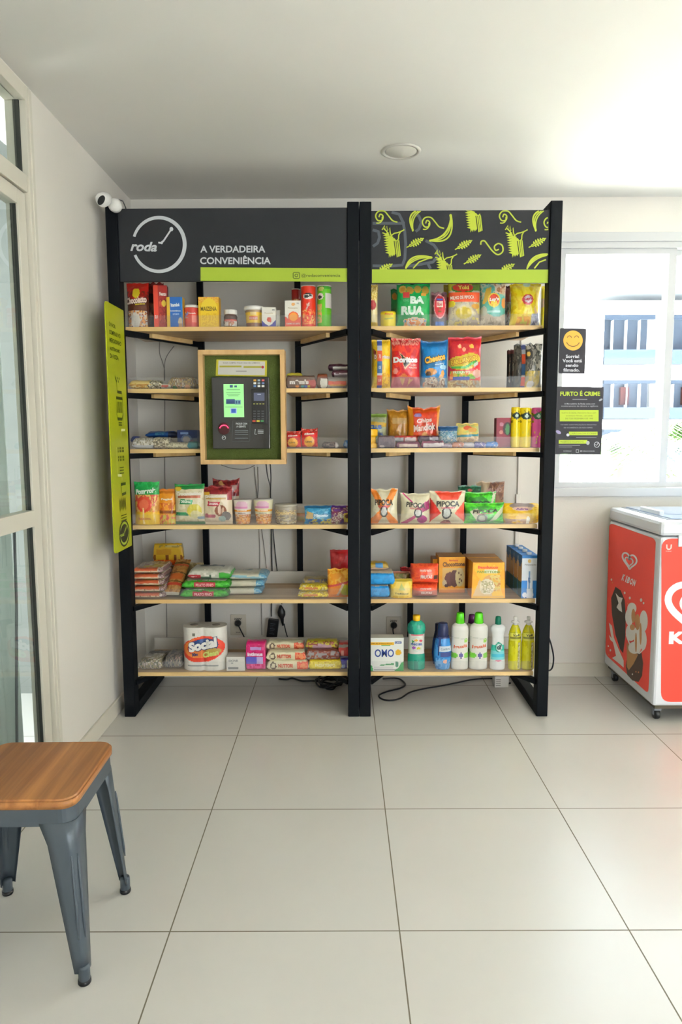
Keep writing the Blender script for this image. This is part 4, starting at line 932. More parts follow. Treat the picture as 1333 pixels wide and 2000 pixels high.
def m_bag(w, h, d, base, L, T, pouch=False, seed=0, flare=.04, crimp=.07, ears=.0, slump=0, back=None, wr=1.0, **k):
    rnd = random.Random(seed); sd = rnd.random()*50; art = make_art(base, L)
    def prof(u, v):
        a = max(0.0, 1-abs(2*u-1)**2.6)**.55
        vv = (v-crimp*.7)/(1-crimp*1.4) if not pouch else v/(1-crimp)
        vv = min(1, max(0, vv)); b_ = max(0, 1-abs(2*vv-1)**2.4)**.6 if not pouch else max(0, 1-vv**2.6)**.6*(.86+.14*min(1, vv*6))
        return a*b_
    def fy(x, z):
        u = x/w+.5; v = z/h; u = min(1, max(0, u)); v = min(1, max(0, v)); t = prof(u, v)
        nz_ = noise.noise(Vector((x*34+sd, z*26, 1)))*.0035*wr+noise.noise(Vector((x*90+sd, z*16, 5)))*.0020*wr*(1 if (v > .8 or v < .15) else .4)
        return -(t*d/2)-nz_*min(1, .3+t)-.0008-slump*z*z
    mb = MB(); nx, nz = res(w), res(h)
    def X(u, v):
        e = abs(2*v-1); return (u-.5)*w*(1-flare*(1-e*e)*1.3)
    def Z(u, v):
        z = v*h
        if v > .75: z += (noise.noise(Vector((u*5+sd, 2, v)))*.05-.02)*h*(v-.75)*4*.6*wr+ears*h*abs(2*u-1)**3*(v-.75)*4
        return max(0, z)
    for side, sg in ((0, 1), (1, -1)):
        V = []
        for j in range(nz+1):
            for i in range(nx+1):
                u, v = i/nx, j/nz; x = X(u, v); y = fy((u-.5)*w, v*h)
                if side:
                    y = -y-2*slump*(v*h)**2 if True else y
                    y = max(y, fy((u-.5)*w, v*h)+.001)
                V.append((x, y, Z(u, v)))
        n = len(mb.v); mb.v.extend(V)
        for j in range(nz):
            for i in range(nx):
                a = n+j*(nx+1)+i; c = art((i+.5)/nx, (j+.5)/nz)
                mb.f.append((a, a+1, a+nx+2, a+nx+1) if not side else (a+1, a, a+nx+1, a+nx+2)); mb.c.append([c]*4); mb.mi.append(0); mb.sm.append(True)
    # bottom closing for stand-up pouches
    if pouch:
        c = art(.5, .02); a0 = [(X(i/nx, 0), fy((i/nx-.5)*w, 0), 0) for i in range(nx+1)]; a1 = [(p[0], -p[1], 0) for p in a0]
        mb.add(a0+a1, [(i+1, i, nx+1+i, nx+2+i) for i in range(nx)], c)
    texts(mb, T, w, h, lambda x, z: fy(x, z), .0016)
    return mb
def m_pack(w, h, d, base, L, T, seed=0, crimp=.07, top=None, topart=None, droop=.25, n=2.6, **k):
    """filled packet lying flat; print seen from the front, crimped at both ends"""
    sd = random.Random(seed).random()*40; art = make_art(base, L); tart = make_art(top or base, topart or []); mb = MB(); nx, ny = res(w), 14
    def hh(u, s):
        e = max(0, 1-max(0, abs(2*u-1)-(1-4*crimp))/(4*crimp))if abs(2*u-1) > 1-4*crimp else 1
        e = (max(0, e))**.45; a = max(0, 1-abs(s)**n)**(1/n)
        return e*a
    z0 = h*.5
    rows = 2*ny
    V = []
    for j in range(rows):
        a = math.pi*2*j/rows; cs, sn = math.cos(a), math.sin(a)
        ys = -abs(cs)**(2/n)*(1 if cs > 0 else -1); zs = abs(sn)**(2/n)*(1 if sn > 0 else -1)
        for i in range(nx+1):
            u = i/nx; e = hh(u, 0); wz = noise.noise(Vector((u*w*40+sd, ys*3, zs*3)))*.004+noise.noise(Vector((u*w*110+sd, ys*2, 9)))*.0015*(1-e*.5)
            V.append(((u-.5)*w, ys*d/2*(.94+.06*e)+wz*.6, max(0, z0+zs*(h/2)*(.06+.94*e)+wz*(1 if zs > -.5 else 0)-(1-e)*h*.5*droop)))
    n0 = len(mb.v); mb.v.extend(V)
    for j in range(rows):
        j2 = (j+1) % rows
        for i in range(nx):
            f = (n0+j*(nx+1)+i, n0+j*(nx+1)+i+1, n0+j2*(nx+1)+i+1, n0+j2*(nx+1)+i); cz = sum(mb.v[q][2] for q in f)/4; cy = sum(mb.v[q][1] for q in f)/4
            c = tart((i+.5)/nx, .5-cy/d) if cz > h*.93 else art((i+.5)/nx, cz/h)
            mb.f.append(tuple(reversed(f))); mb.c.append([c]*4); mb.mi.append(0); mb.sm.append(True)
    def sf(x, z):
        zz = max(-1, min(1, (z-z0)/(h/2))); return -d/2*(max(0, 1-abs(zz)**n))**(1/n)
    texts(mb, T, w, h, sf, .003)
    return mb
def m_lathe(w, h, prof, base, L, T, sy=1.0, seg=36, **k):
    art = make_art(base, L); mb = MB(); P = []
    # resample the profile finely so the print has room
    pr = [(r*w/2, z*h) for r, z in prof]
    for i in range(len(pr)-1):
        (r0, z0), (r1, z1) = pr[i], pr[i+1]; m_ = max(1, int(abs(z1-z0)/.003)); P += [(r0+(r1-r0)*j/m_, z0+(z1-z0)*j/m_) for j in range(m_)]
    P.append(pr[-1]); V = []
    for r, z in P: V += [(r*math.cos(2*math.pi*i/seg), r*sy*math.sin(2*math.pi*i/seg), z) for i in range(seg)]
    mb.v.extend(V)
    for k_ in range(len(P)-1):
        for i in range(seg):
            j = (i+1) % seg; f = (k_*seg+i, k_*seg+j, (k_+1)*seg+j, (k_+1)*seg+i); cx = sum(V[q][0] for q in f)/4; cz = sum(V[q][2] for q in f)/4
            mb.f.append(f); mb.c.append([art(cx/w+.5, cz/h)]*4); mb.mi.append(0); mb.sm.append(True)
    mb.f.append(tuple(reversed(range(seg)))); mb.c.append([art(.5, .01)]*seg); mb.mi.append(0); mb.sm.append(False)
    q = (len(P)-1)*seg; mb.f.append(tuple(q+i for i in range(seg))); mb.c.append([art(.5, .99)]*seg); mb.mi.append(0); mb.sm.append(False)
    def sf(x, z):
        r = w/2
        for i in range(len(pr)-1):
            if pr[i][1] <= z <= pr[i+1][1] and pr[i+1][1] > pr[i][1]: r = pr[i][0]+(pr[i+1][0]-pr[i][0])*(z-pr[i][1])/(pr[i+1][1]-pr[i][1])
        return -sy*math.sqrt(max(0, r*r-x*x))
    texts(mb, T, w, h, sf, .001)
    return mb
MODES = dict(box=(m_box, M_PAPER), bag=(m_bag, M_FILM), pouch=(m_bag, M_FILM), pack=(m_pack, M_FILM), lathe=(m_lathe, M_PLAST))
def P(kind, name, label, cat, k, u0, u1, vt, Y=3.185, d=.06, base='#808080', L=(), T=(), vb=None, group=None, rot=0, dz=0, m=None, tilt=0, zz=None, hh=None, **kw):
    """one product: px extent u0..u1, top vt, standing on shelf k (or on the point whose row is vb) with its front at Y"""
    if vb is not None and k == 4 and vb >= 1170: vb = None
    zb = SH[k]+.0004+dz if vb is None else atY((u0+u1)/2, vb, Y).z
    vm = (vt+(vb or vt+60))/2; x0, x1 = atY(u0, vm, Y).x, atY(u1, vm, Y).x; w, h = x1-x0, atY((u0+u1)/2, vt, Y).z-zb
    if hh: h = hh
    if zz is not None: zb = SH[k]+.0005+zz
    if kind == 'lathe': d = w*kw.get('sy', 1)
    fn, mt = MODES[kind]
    if kind == 'pouch': kw['pouch'] = True
    args = (w, h, kw.pop('prof')) if kind == 'lathe' else (w, h, d)
    o = fn(*args, base, list(L), list(T), **kw).build(name, m or mt, loc=((x0+x1)/2, Y+d/2, zb), rot=(tilt, 0, rot))
    tag(o, label, cat, group); o['w_'] = 0; del o['w_']
    return o, w, h, d
def sub(par, name, mb, mt=M_PLAST): return mb.build(name, mt, par)
CYL = [(.93, 0), (.97, .01), (.97, .97), (1, .975), (1, .995), (.95, 1)]

# ---------------- top shelf, left unit
P('pouch', 'chocolate_powder_pouch', 'big red and brown chocolate powder pouch with a yellow blob, leftmost on the top shelf', 'pouch', 0, 243, 287, 549, d=.075, base='#5a2c1c', seed=1,
  L=[('r', 0, .72, 1, 1, '#b02318'), ('n', 0, .62, 1, .8, ['#b02318', '#8a2218', '#5a2c1c'], 9), ('n', .1, .02, .95, .38, ['#d98a3a', '#8b4422', '#c7c0b4', '#e0a860', '#6b3420'], 8), ('e', .48, .76, .17, .12, '#d8c02a'), ('e', .46, .15, .20, .17, '#cfc8bd')],
  T=[('Chocolatto', .48, .60, .9, .15, '#f0d8c8', .12, .05), ('instantâneo', .66, .515, .42, .04, '#d8c02a', .1)])
P('pouch', 'chocolate_powder_pouch', 'dark brown pouch half hidden behind the red and brown chocolate powder pouch', 'pouch', 0, 279, 304, 556, Y=3.27, d=.06, base='#3b1d18', seed=2, L=[('r', 0, .82, 1, 1, '#7a1a16'), ('n', .2, .3, .9, .6, ['#3b1d18', '#6a3a20', '#8a6a50'], 6)])
P('bag', 'red_bag', 'dark red bag at the back of the top left shelf, above the red box', 'bag', 0, 288, 318, 549, Y=3.36, d=.05, base='#7c1a1a', seed=3)
P('box', 'chocolate_powder_box', 'tall red box turned half sideways, left of the blue and yellow milk box', 'box', 0, 299, 325, 557, Y=3.20, d=.05, base='#a52822', rot=.12, L=[('r', 0, 0, .34, 1, '#d8452f'), ('n', .4, .1, 1, .7, ['#a52822', '#8a1d1b', '#c04a30'], 7), ('e', .75, .58, .16, .08, '#e0c040')], T=[('Nescau', .70, .8, .5, .09, '#f0e8e0'), ('2.0', .17, .26, .2, .08, '#f0e8e0')], side='#8a1d1b', top='#c9a99a')
P('box', 'powdered_milk_box', 'blue and yellow upright box with white lettering on the top left shelf', 'box', 0, 326, 357, 580, d=.045, base='#1f5fae', side='#d9a728', L=[('r', 0, 0, .19, 1, '#e0b432'), ('r', .9, .0, 1, 1, '#2a7fc4'), ('e', .84, .17, .14, .16, '#c9b79b'), ('r', .72, 0, .96, .12, '#a88a6c')], T=[('Itambé', .54, .74, .55, .12, '#f2f2f2', .05, .05), ('Instantâneo', .55, .545, .66, .05, '#f2f2f2'), ('LEITE EM PÓ', .58, .44, .4, .07, '#c9d8ee')])
o, w, h, d = P('lathe', 'biscuit_tin', 'red canister with white lid between the blue box and the yellow starch box', 'can', 0, 358, 387, 600, base='#c8443a', prof=[(.96, 0), (.98, .01), (.98, .96), (.98, 1)], L=[('r', .0, .2, 1, .8, '#d0483c'), ('n', .1, .45, .35, .8, ['#e0b040', '#8f8fc4', '#d0483c'], 9), ('r', .55, .25, .85, .6, '#e07a6a')], T=[('Nesquik', .6, .7, .5, .1, '#f0dcd0')])
sub(o, 'lid', MB().lathe([(w*.48, h), (w*.5, h+.001), (w*.5, h+.010), (w*.47, h+.012)], 32, C('#e4ddd2')))
P('box', 'corn_starch_box', 'yellow corn starch box with arched lighter panel on the top left shelf', 'box', 0, 388, 428, 580, d=.05, base='#e3b51c', side='#d39a18', top='#e8a060', L=[('r', 0, .86, 1, 1, '#e39a30'), ('n', 0, .8, 1, 1, ['#e3a52c', '#e9b84a', '#df8a3a'], 8), ('e', .52, .60, .40, .36, '#efcf3a'), ('r', .12, 0, .92, .60, '#ecc62c'), ('n', .15, .05, .9, .45, ['#ecc62c', '#dcae1e'], 10)], T=[('MAIZENA', .5, .61, .78, .14, '#7a6420', 0, .02)])
o, w, h, d = P('lathe', 'hazelnut_spread_jar', 'small jar of brown spread with white lid and white label on the top left shelf', 'jar', 0, 435, 463, 611, base='#4f3026', prof=[(.85, 0), (.95, .04), (1, .4), (.92, .62), (.95, .80), (.8, .92), (.8, 1)], L=[('r', .1, .08, .95, .55, '#e6dccf'), ('r', .1, .45, .95, .56, '#c8584a'), ('n', .45, .1, .8, .4, ['#e6dccf', '#b07850', '#8f5a3a'], 8)], T=[('nutella', .5, .40, .6, .10, '#a03028')])
sub(o, 'lid', MB().lathe([(w*.46, h*.93), (w*.47, h+.001), (w*.47, h+.014), (w*.45, h+.016)], 32, C('#eae6dc')))
o, w, h, d = P('lathe', 'caramel_tub', 'round plastic tub with white lid and yellow band label on the top left shelf', 'tub', 0, 477, 513, 602, base='#8a5e42', prof=[(.82, 0), (.86, .02), (1, 1)], L=[('r', 0, .24, 1, .86, '#e3b932'), ('r', .0, .82, 1, 1, '#a58a6a'), ('r', .25, .38, .75, .58, '#c4503c'), ('r', .3, .66, .7, .8, '#e8cf90')], T=[('DOCE DE LEITE', .5, .48, .46, .10, '#efe0cc')])
sub(o, 'lid', MB().lathe([(w*.52, h-.006), (w*.56, h-.004), (w*.56, h+.010), (w*.53, h+.0125), (w*.50, h+.012)], 36, C('#ece8e0')))
MILKY = dict(base='#ece6d8', side='#d9d2c0', top='#e9e2d2')
P('box', 'condensed_milk_carton', 'small white carton with blue corners and a strawberry, front one of the pair', 'carton', 0, 512, 539, 600, d=.035, **MILKY, L=[('t', [(0, 0), (0, .33), (.28, .14), (.5, .05), (.72, .14), (1, .36), (1, 0)], '#4a4aa0'), ('e', .52, .28, .24, .19, '#ece6d8'), ('e', .52, .38, .16, .12, '#c8503c'), ('e', .6, .32, .08, .08, '#d8644c')], T=[('Piracanjuba', .5, .70, .6, .06, '#a9926a'), ('ZERO', .84, .86, .2, .06, '#6a6a6a')], group='small cartons')
P('box', 'condensed_milk_carton', 'small cream carton peeping out behind the strawberry carton', 'carton', 0, 529, 547, 606, Y=3.24, d=.035, **MILKY, L=[('t', [(0, 0), (0, .3), (1, .1), (1, 0)], '#4a4aa0')], group='small cartons')
P('box', 'cream_carton', 'white carton with a red base and orange emblem, before the dark red crisp can', 'carton', 0, 557, 588, 587, d=.035, **MILKY, L=[('r', 0, 0, 1, .26, '#d0503c'), ('t', [(0, .2), (0, .40), (.3, .26), (.7, .26), (1, .40), (1, .2)], '#d0503c'), ('e', .53, .38, .34, .20, '#d8522c'), ('e', .53, .38, .27, .16, '#e89a3c'), ('e', .52, .86, .12, .06, '#e0a460')], T=[('Piracanjuba', .5, .71, .6, .055, '#a9926a'), ('CREME DE LEITE', .5, .12, .85, .06, '#f0dcd0'), ('1L', .84, .89, .16, .05, '#6a6a6a')])
def chipcan(nm, label, u0, u1, vt, base, dark, Y=3.185, L=(), T=(), **k):
    o, w, h, d = P('lathe', nm, label, 'can', 0, u0, u1, vt, Y=Y, base=base, prof=[(.95, 0), (.97, .012), (.96, .015), (.96, .975), (.97, .98), (.97, .985)], L=L, T=T, group='chip cans', **k)
    sub(o, 'lid', MB().lathe([(w*.485, h*.975), (w*.49, h*.978), (w*.49, h*.998), (w*.46, h)], 32, C('#cfc4b6'))); return o
FACE = lambda c: [('e', .5, .735, .31, .075, '#e9ddd2'), ('e', .40, .725, .17, .040, c), ('e', .64, .745, .10, .025, c), ('e', .5, .79, .22, .02, c)]
chipcan('potato_crisp_can', 'dark red crisp can set back behind the white and red carton', 569, 587, 563, '#a8281e', '#000', Y=3.28, L=[('n', .1, .5, .9, .75, ['#a8281e', '#d89050', '#e0b080'], 6)])
chipcan('potato_crisp_can', 'tall bright red cylindrical crisp can with a white oval face, left of the green can', 587, 617, 556, '#d9341f', '#000', L=FACE('#2b2b26')+[('n', .15, .06, .9, .42, ['#d9341f', '#e8a04a', '#e86a3a', '#d9341f', '#efc070'], 7)], T=[('PRINGLES', .5, .53, .22, .055, '#f0c0a0', 0, .04), ('ORIGINAL', .48, .5, .5, .04, '#f2e4d8', 1.2)])
chipcan('potato_crisp_can', 'tall green cylindrical crisp can with a white paper patch', 619, 648, 556, '#5fb622', '#000', L=[('r', 0, .9, 1, 1, '#3f9a24'), ('e', .24, .73, .22, .08, '#e9ddd2'), ('e', .2, .72, .12, .045, '#2b2b26'), ('n', 0, .1, .35, .55, ['#5fb622', '#e8b070', '#c8c060', '#8fc85a'], 7), ('r', .56, .46, .98, .80, '#ddd6c8'), ('e', .3, .91, .18, .05, '#c8c86a')])


# ---------------- top shelf, right unit
P('bag', 'pasta_bag', 'narrow strip of a yellow striped pasta bag beside the double post, top right shelf', 'bag', 0, 716, 739, 553, d=.06, base='#e0bf48', seed=5, L=[('n', 0, .55, 1, 1, ['#e0bf48', '#f0dc90', '#c89a2a'], 12), ('r', .1, .1, 1, .6, '#ecdca4'), ('e', .5, .5, .35, .12, '#b03a3a')])
P('lathe', 'mustard_tin', 'short yellow canister in front of the green crispbread bag', 'can', 0, 744, 775, 607, base='#e8cf14', prof=[(.96, 0), (.98, .02), (.98, .96), (.93, 1)], L=[('r', 0, .9, 1, 1, '#c9b018')], T=[('Royal', .52, .80, .5, .14, '#d8603c', 0, .03), ('Fermento', .52, .52, .56, .12, '#6a9a4a', .12, .02)])
P('bag', 'crispbread_bag', 'dark green bag standing behind the green bag with white block letters', 'bag', 0, 764, 800, 562, Y=3.26, d=.05, base='#157a3c', seed=6, L=[('e', .2, .8, .14, .09, '#c88a3a'), ('r', 0, 0, .5, .5, '#0f6230')])
P('bag', 'crispbread_bag', 'bright green bag with big white block letters and round crackers across the top', 'bag', 0, 776, 842, 551, d=.06, base='#11964a', seed=7, flare=.01, L=[('n', 0, 0, 1, 1, ['#11964a', '#0f8c44', '#149e50'], 4), ('e', .17, .86, .11, .10, '#c8a046'), ('e', .17, .86, .07, .06, '#b88a34'), ('e', .39, .83, .11, .10, '#b89038'), ('e', .62, .86, .11, .10, '#c09a3a'), ('e', .85, .83, .11, .10, '#a88a34'), ('r', .17, .66, .38, .79, '#c43a3a'), ('t', [(.22, 0), (.2, .16), (.5, .22), (.88, .18), (.9, 0)], '#c9b7a4'), ('n', .24, .02, .86, .17, ['#4a90b8', '#e0a060', '#d8d0c8', '#d87a4a'], 6), ('r', .72, .70, .86, .76, '#d89a3a')],
  T=[('BA', .60, .60, .42, .17, '#d6e4d4', 0, .06), ('RUA', .47, .36, .68, .20, '#d6e4d4', 0, .06), ('KING', .27, .59, .16, .06, '#5fb27c', 0, .03)])
P('pouch', 'ketchup_pouch', 'brownish clear pouch with a red oval label, between the green bag and the popcorn bag', 'pouch', 0, 844, 875, 568, d=.05, base='#6a3a3c', seed=8, crimp=.1, L=[('n', 0, 0, 1, 1, ['#6a3a3c', '#7c4a4a', '#502c30'], 6), ('r', 0, 0, 1, .25, '#5b5560'), ('r', .25, .02, .8, .14, '#3f63a8'), ('e', .52, .58, .40, .36, '#e0a0a4'), ('e', .52, .58, .35, .32, '#c8303a'), ('r', .32, .74, .72, .80, '#4a5fa8'), ('r', .30, .54, .72, .72, '#efe0d0'), ('r', .48, .50, .60, .54, '#6a7a30')], T=[('Boni', .51, .63, .3, .1, '#c8303a'), ('Mix', .52, .42, .22, .06, '#6a5a20')])
P('bag', 'popcorn_kernel_bag', 'yellow bag edge showing behind and left of the clear popcorn corn bag', 'bag', 0, 868, 892, 553, Y=3.27, d=.05, base='#b09a18', seed=9, L=[('r', 0, .2, 1, .7, '#8a3a24')])
P('bag', 'popcorn_kernel_bag', 'clear bag with orange band holding popcorn kernels, top right shelf', 'bag', 0, 877, 941, 549, d=.055, base='#b3a99a', seed=10, L=[('r', 0, .80, 1, 1, '#b5b02c'), ('r', .75, .8, 1, 1, '#5a7a2a'), ('e', .45, .86, .36, .13, '#3f7a34'), ('e', .45, .88, .32, .11, '#c03428'), ('r', 0, .55, 1, .76, '#e2572c'), ('n', 0, .0, 1, .55, ['#b3a99a', '#c9bf9a', '#a89a88', '#d0bf6a'], 5), ('e', .47, .30, .33, .17, '#cdbf94'), ('e', .47, .30, .26, .13, '#c9b23a'), ('e', .06, .50, .14, .07, '#d4c428'), ('e', .86, .45, .14, .06, '#c8902c')], T=[('Yoki', .46, .875, .34, .10, '#e8cf5a', 0, .05), ('MILHO DE PIPOCA', .42, .64, .72, .08, '#f2e4d4', .03, .03)])
P('bag', 'potato_crisp_bag', 'teal and clear crisp bag with a red and yellow emblem, right of the popcorn kernels', 'bag', 0, 940, 992, 549, d=.065, base='#b8ab98', seed=11, L=[('r', 0, .22, 1, 1, '#57a596'), ('n', 0, .6, 1, 1, ['#57a596', '#79b8a6', '#c0c0a0', '#57a596'], 5), ('t', [(0, 0), (0, .28), (.25, .30), (.6, .18), (1, .3), (1, 0)], '#bdae9a'), ('n', 0, 0, 1, .2, ['#b8ab98', '#c9bda8', '#a49884'], 6), ('t', [(.05, .5), (.2, .85), (.42, .9), (.36, .7), (.15, .5)], '#c9a440'), ('e', .78, .85, .24, .13, '#d8b890'), ('n', .55, .74, 1, .98, ['#d8b890', '#b88058', '#e6d0b4'], 6), ('e', .50, .585, .24, .165, '#e8c84a'), ('e', .50, .585, .20, .13, '#d84a34'), ('e', .5, .52, .14, .06, '#e8c84a'), ('e', .12, .34, .13, .11, '#b8b8a4'), ('r', .25, .31, .75, .34, '#a8cfc8'), ('e', .9, .52, .1, .12, '#d8904a')], T=[("Lay's", .50, .59, .36, .10, '#f4ece0', .1, .05)])
P('bag', 'dark_snack_bag', 'dark brown and teal bag squeezed between the teal crisp bag and the yellow crisp bag', 'bag', 0, 984, 1001, 556, Y=3.27, d=.04, base='#3d4a44', seed=12, L=[('r', 0, .6, 1, 1, '#6a3430'), ('n', .0, .1, 1, .6, ['#3d4a44', '#8a8a80', '#6a4a3c'], 6)])
P('bag', 'green_snack_bag', 'green bag corner showing behind the yellow crisp bag', 'bag', 0, 999, 1020, 553, Y=3.29, d=.05, base='#1f8a44', seed=13)
P('bag', 'potato_crisp_bag', 'yellow crisp bag with a red round emblem and silver patch, rightmost on the top shelf', 'bag', 0, 999, 1062, 550, d=.075, base='#e3c814', seed=14, flare=.10, L=[('n', 0, 0, 1, 1, ['#e3c814', '#ecd63a', '#dcb80e', '#e6cf22'], 3), ('n', .2, .02, .62, .22, ['#e3a414', '#d8901c', '#c8c41c'], 6), ('e', .54, .97, .12, .06, '#bcd0b4'), ('e', .53, .60, .2, .12, '#b8323c'), ('e', .54, .61, .15, .08, '#d8c4c8'), ('t', [(.74, .5), (.92, .3), (.9, .18), (.78, .3)], '#dcb884'), ('t', [(.68, 0), (.68, .27), (.95, .30), (.97, 0)], '#8d92a8'), ('n', .68, 0, .97, .26, ['#8d92a8', '#c9ccd8', '#5d6484'], 6)], T=[("Lay's", .54, .61, .28, .08, '#b8323c', .08, .05)])
P('bag', 'yellow_snack_bag', 'sliver of a yellow-green bag beside the right post on the top shelf', 'bag', 0, 1060, 1070, 556, Y=3.30, d=.04, base='#c9bb30', seed=15, L=[('r', 0, .5, 1, .7, '#b89a9a')])

# ---------------- second shelf
K = 1
P('pack', 'biscuit_tray', 'clear shallow packs of yellow biscuits at the left end of the second shelf', 'pack', K, 251, 300, 741, d=.11, base='#d9b24a', top='#cfc4ac', seed=20, L=[('r', 0, .55, 1, .85, '#e8c870'), ('r', 0, .35, 1, .45, '#b8821e'), ('n', 0, 0, 1, .35, ['#e2b43a', '#f0dc90', '#d9a028'], 9)], topart=[('n', 0, 0, 1, 1, ['#cfc4ac', '#e6dcc4', '#b8a888'], 5)])
P('pack', 'clear_snack_pack', 'crumpled clear pack with dark and white bits, right of the yellow biscuit packs', 'pack', K, 288, 318, 742, d=.07, base='#9a927c', seed=21, L=[('n', 0, 0, 1, 1, ['#4c4a1e', '#9a927c', '#d9cfae', '#6a5a3a'], 6)])
P('pack', 'candy_pack', 'flat clear pack with a red edge lying on the second left shelf', 'pack', K, 314, 334, 748, d=.06, base='#b9b5a4', seed=22, L=[('r', .1, .3, .8, .7, '#b8503c')])
P('pack', 'assorted_candy_bag', 'clear bag of mixed brown and pale sweets left of the kiosk on the second shelf', 'bag', K, 328, 384, 735, d=.10, base='#8d7a62', seed=23, L=[('n', 0, 0, 1, 1, ['#6a6a6a', '#9c8a60', '#b89a60', '#7a6450', '#c0b49c', '#a87060'], 9), ('e', .22, .1, .08, .12, '#2c7a3c'), ('e', .68, .18, .09, .14, '#d8a07c')])
P('pack', 'lollipop', 'thin yellow wrapped stick lying on top of the brown candy pack', 'sweet', K, 560, 591, 728, Y=3.23, vb=737, d=.02, base='#c8bc34', seed=24, L=[('r', 0, 0, .2, 1, '#d8cf3a')])
P('pack', 'chocolate_candy_pack', 'brown flat pack with big white lower-case letters, right of the kiosk', 'pack', K, 558, 618, 733, Y=3.185, d=.04, base='#6e5240', seed=25, crimp=.03, L=[('r', .7, .0, 1, .62, '#a8443a'), ('e', .38, .16, .05, .1, '#d8843a'), ('e', .56, .16, .06, .1, '#2a8a8a'), ('e', .66, .16, .06, .12, '#3a5aa8'), ('e', .76, .18, .05, .1, '#c8b82a')], T=[("m&m's", .45, .50, .62, .36, '#e6ddd4', 0, .07)])
P('pack', 'chocolate_bar', 'brown wrapped bar with a white oval end, beside the clear orange-striped pack', 'chocolate bar', K, 618, 642, 729, d=.05, base='#6a4426', seed=26, L=[('e', .62, .38, .30, .42, '#e2dccb'), ('r', 0, .7, 1, 1, '#7a3a20')])
P('pack', 'clear_cake_pack', 'clear pack with an orange-red stripe, right end of the second left shelf', 'pack', K, 636, 679, 737, Y=3.19, d=.06, base='#a89c90', seed=27, crimp=.03, L=[('r', .12, .38, .95, .66, '#d8583a'), ('r', .2, .25, .9, .38, '#e0a04a'), ('r', .3, 0, .8, .14, '#c8c4b0')])
P('pack', 'chocolate_bar', 'dark purple and white wrapped bar, lower of the two stacked bars near the double post', 'chocolate bar', K, 648, 684, 722, vb=735, Y=3.22, d=.09, base='#5a2a38', seed=28, crimp=.03, L=[('r', .15, .0, 1, .45, '#d8c8cc')], group='stacked bars')
P('pack', 'chocolate_bar', 'dark purple and white wrapped bar, upper of the two stacked bars near the double post', 'chocolate bar', K, 641, 682, 710, vb=722.5, Y=3.22, d=.09, base='#4c2434', seed=29, crimp=.03, L=[('r', .22, .0, 1, .5, '#e2dcd2')], group='stacked bars')
STRIP = lambda x0, x1: [('r', x0, 0, x1, 1, '#c9ccd8'), ('r', x0, .86, x1, .97, '#4a5fa8'), ('r', x0, .54, x1, .76, '#e05a3a'), ('r', x0, .30, x1, .54, '#3f6a9c'), ('r', x0, .06, x1, .27, '#d8553c'), ('r', x0, 0, x1, .06, '#4a4a98')]
P('bag', 'tortilla_chip_bag', 'yellow tortilla chip bag with a red and blue strip, beside the double post', 'bag', K, 727, 764, 661, d=.075, base='#e6b812', seed=30, flare=.0, wr=.5, L=[('n', 0, 0, 1, 1, ['#e6b812', '#ecc83a', '#dfae0c'], 4), ('n', .55, .05, .95, .3, ['#e6b812', '#d09a20', '#e6c040'], 8), ('t', [(.08, .8), (.22, .76), (.2, .55), (.12, .60)], '#8a2c20'), ('r', .12, .58, .28, .70, '#b87a70')]+[('r', .27, 0, .29, 1, '#c89a2a')]+STRIP(.29, .54), T=[('D', .19, .63, .10, .08, '#f0e8d8', 0, .05), ('ritos', .76, .63, .40, .07, '#d8cfcf', 0, .05), ('70', .415, .64, .12, .09, '#f0c0b0', 0, .05), ('ou', .415, .42, .13, .07, '#c9d8e8', 0, .04), ('2,50', .415, .16, .16, .06, '#f0c0b0', 0, .04)])
P('bag', 'tortilla_chip_bag', 'red tortilla chip bag with a black triangle and bold white lettering', 'bag', K, 765, 824, 658, d=.075, base='#cf2a24', seed=31, flare=.06, ears=.02, L=[('n', 0, 0, 1, 1, ['#cf2a24', '#c2202c', '#da3e2a', '#b81c28'], 3.2), ('r', 0, .0, 1, .21, '#b0606c'), ('n', 0, .85, 1, 1, ['#b82028', '#d89080', '#c42a2c', '#e0a898'], 8), ('t', [(.24, .72), (.68, .50), (.44, .36)], '#e8b080'), ('t', [(.28, .685), (.62, .50), (.44, .40)], '#2f2c24'), ('e', .12, .34, .09, .055, '#d89088'), ('t', [(.2, .21), (.42, .30), (.6, .21)], '#c86a2c'), ('t', [(.28, .19), (.46, .19), (.39, .05)], '#c8a070'), ('t', [(.54, .04), (.60, .19), (.74, .17)], '#c8a070')], T=[('Doritos', .47, .555, .80, .115, '#f4f0ec', .0, .07), ('QUEIJO', .74, .45, .2, .03, '#e8c8c0'), ('NACHO', .72, .40, .26, .035, '#e8c8c0')])
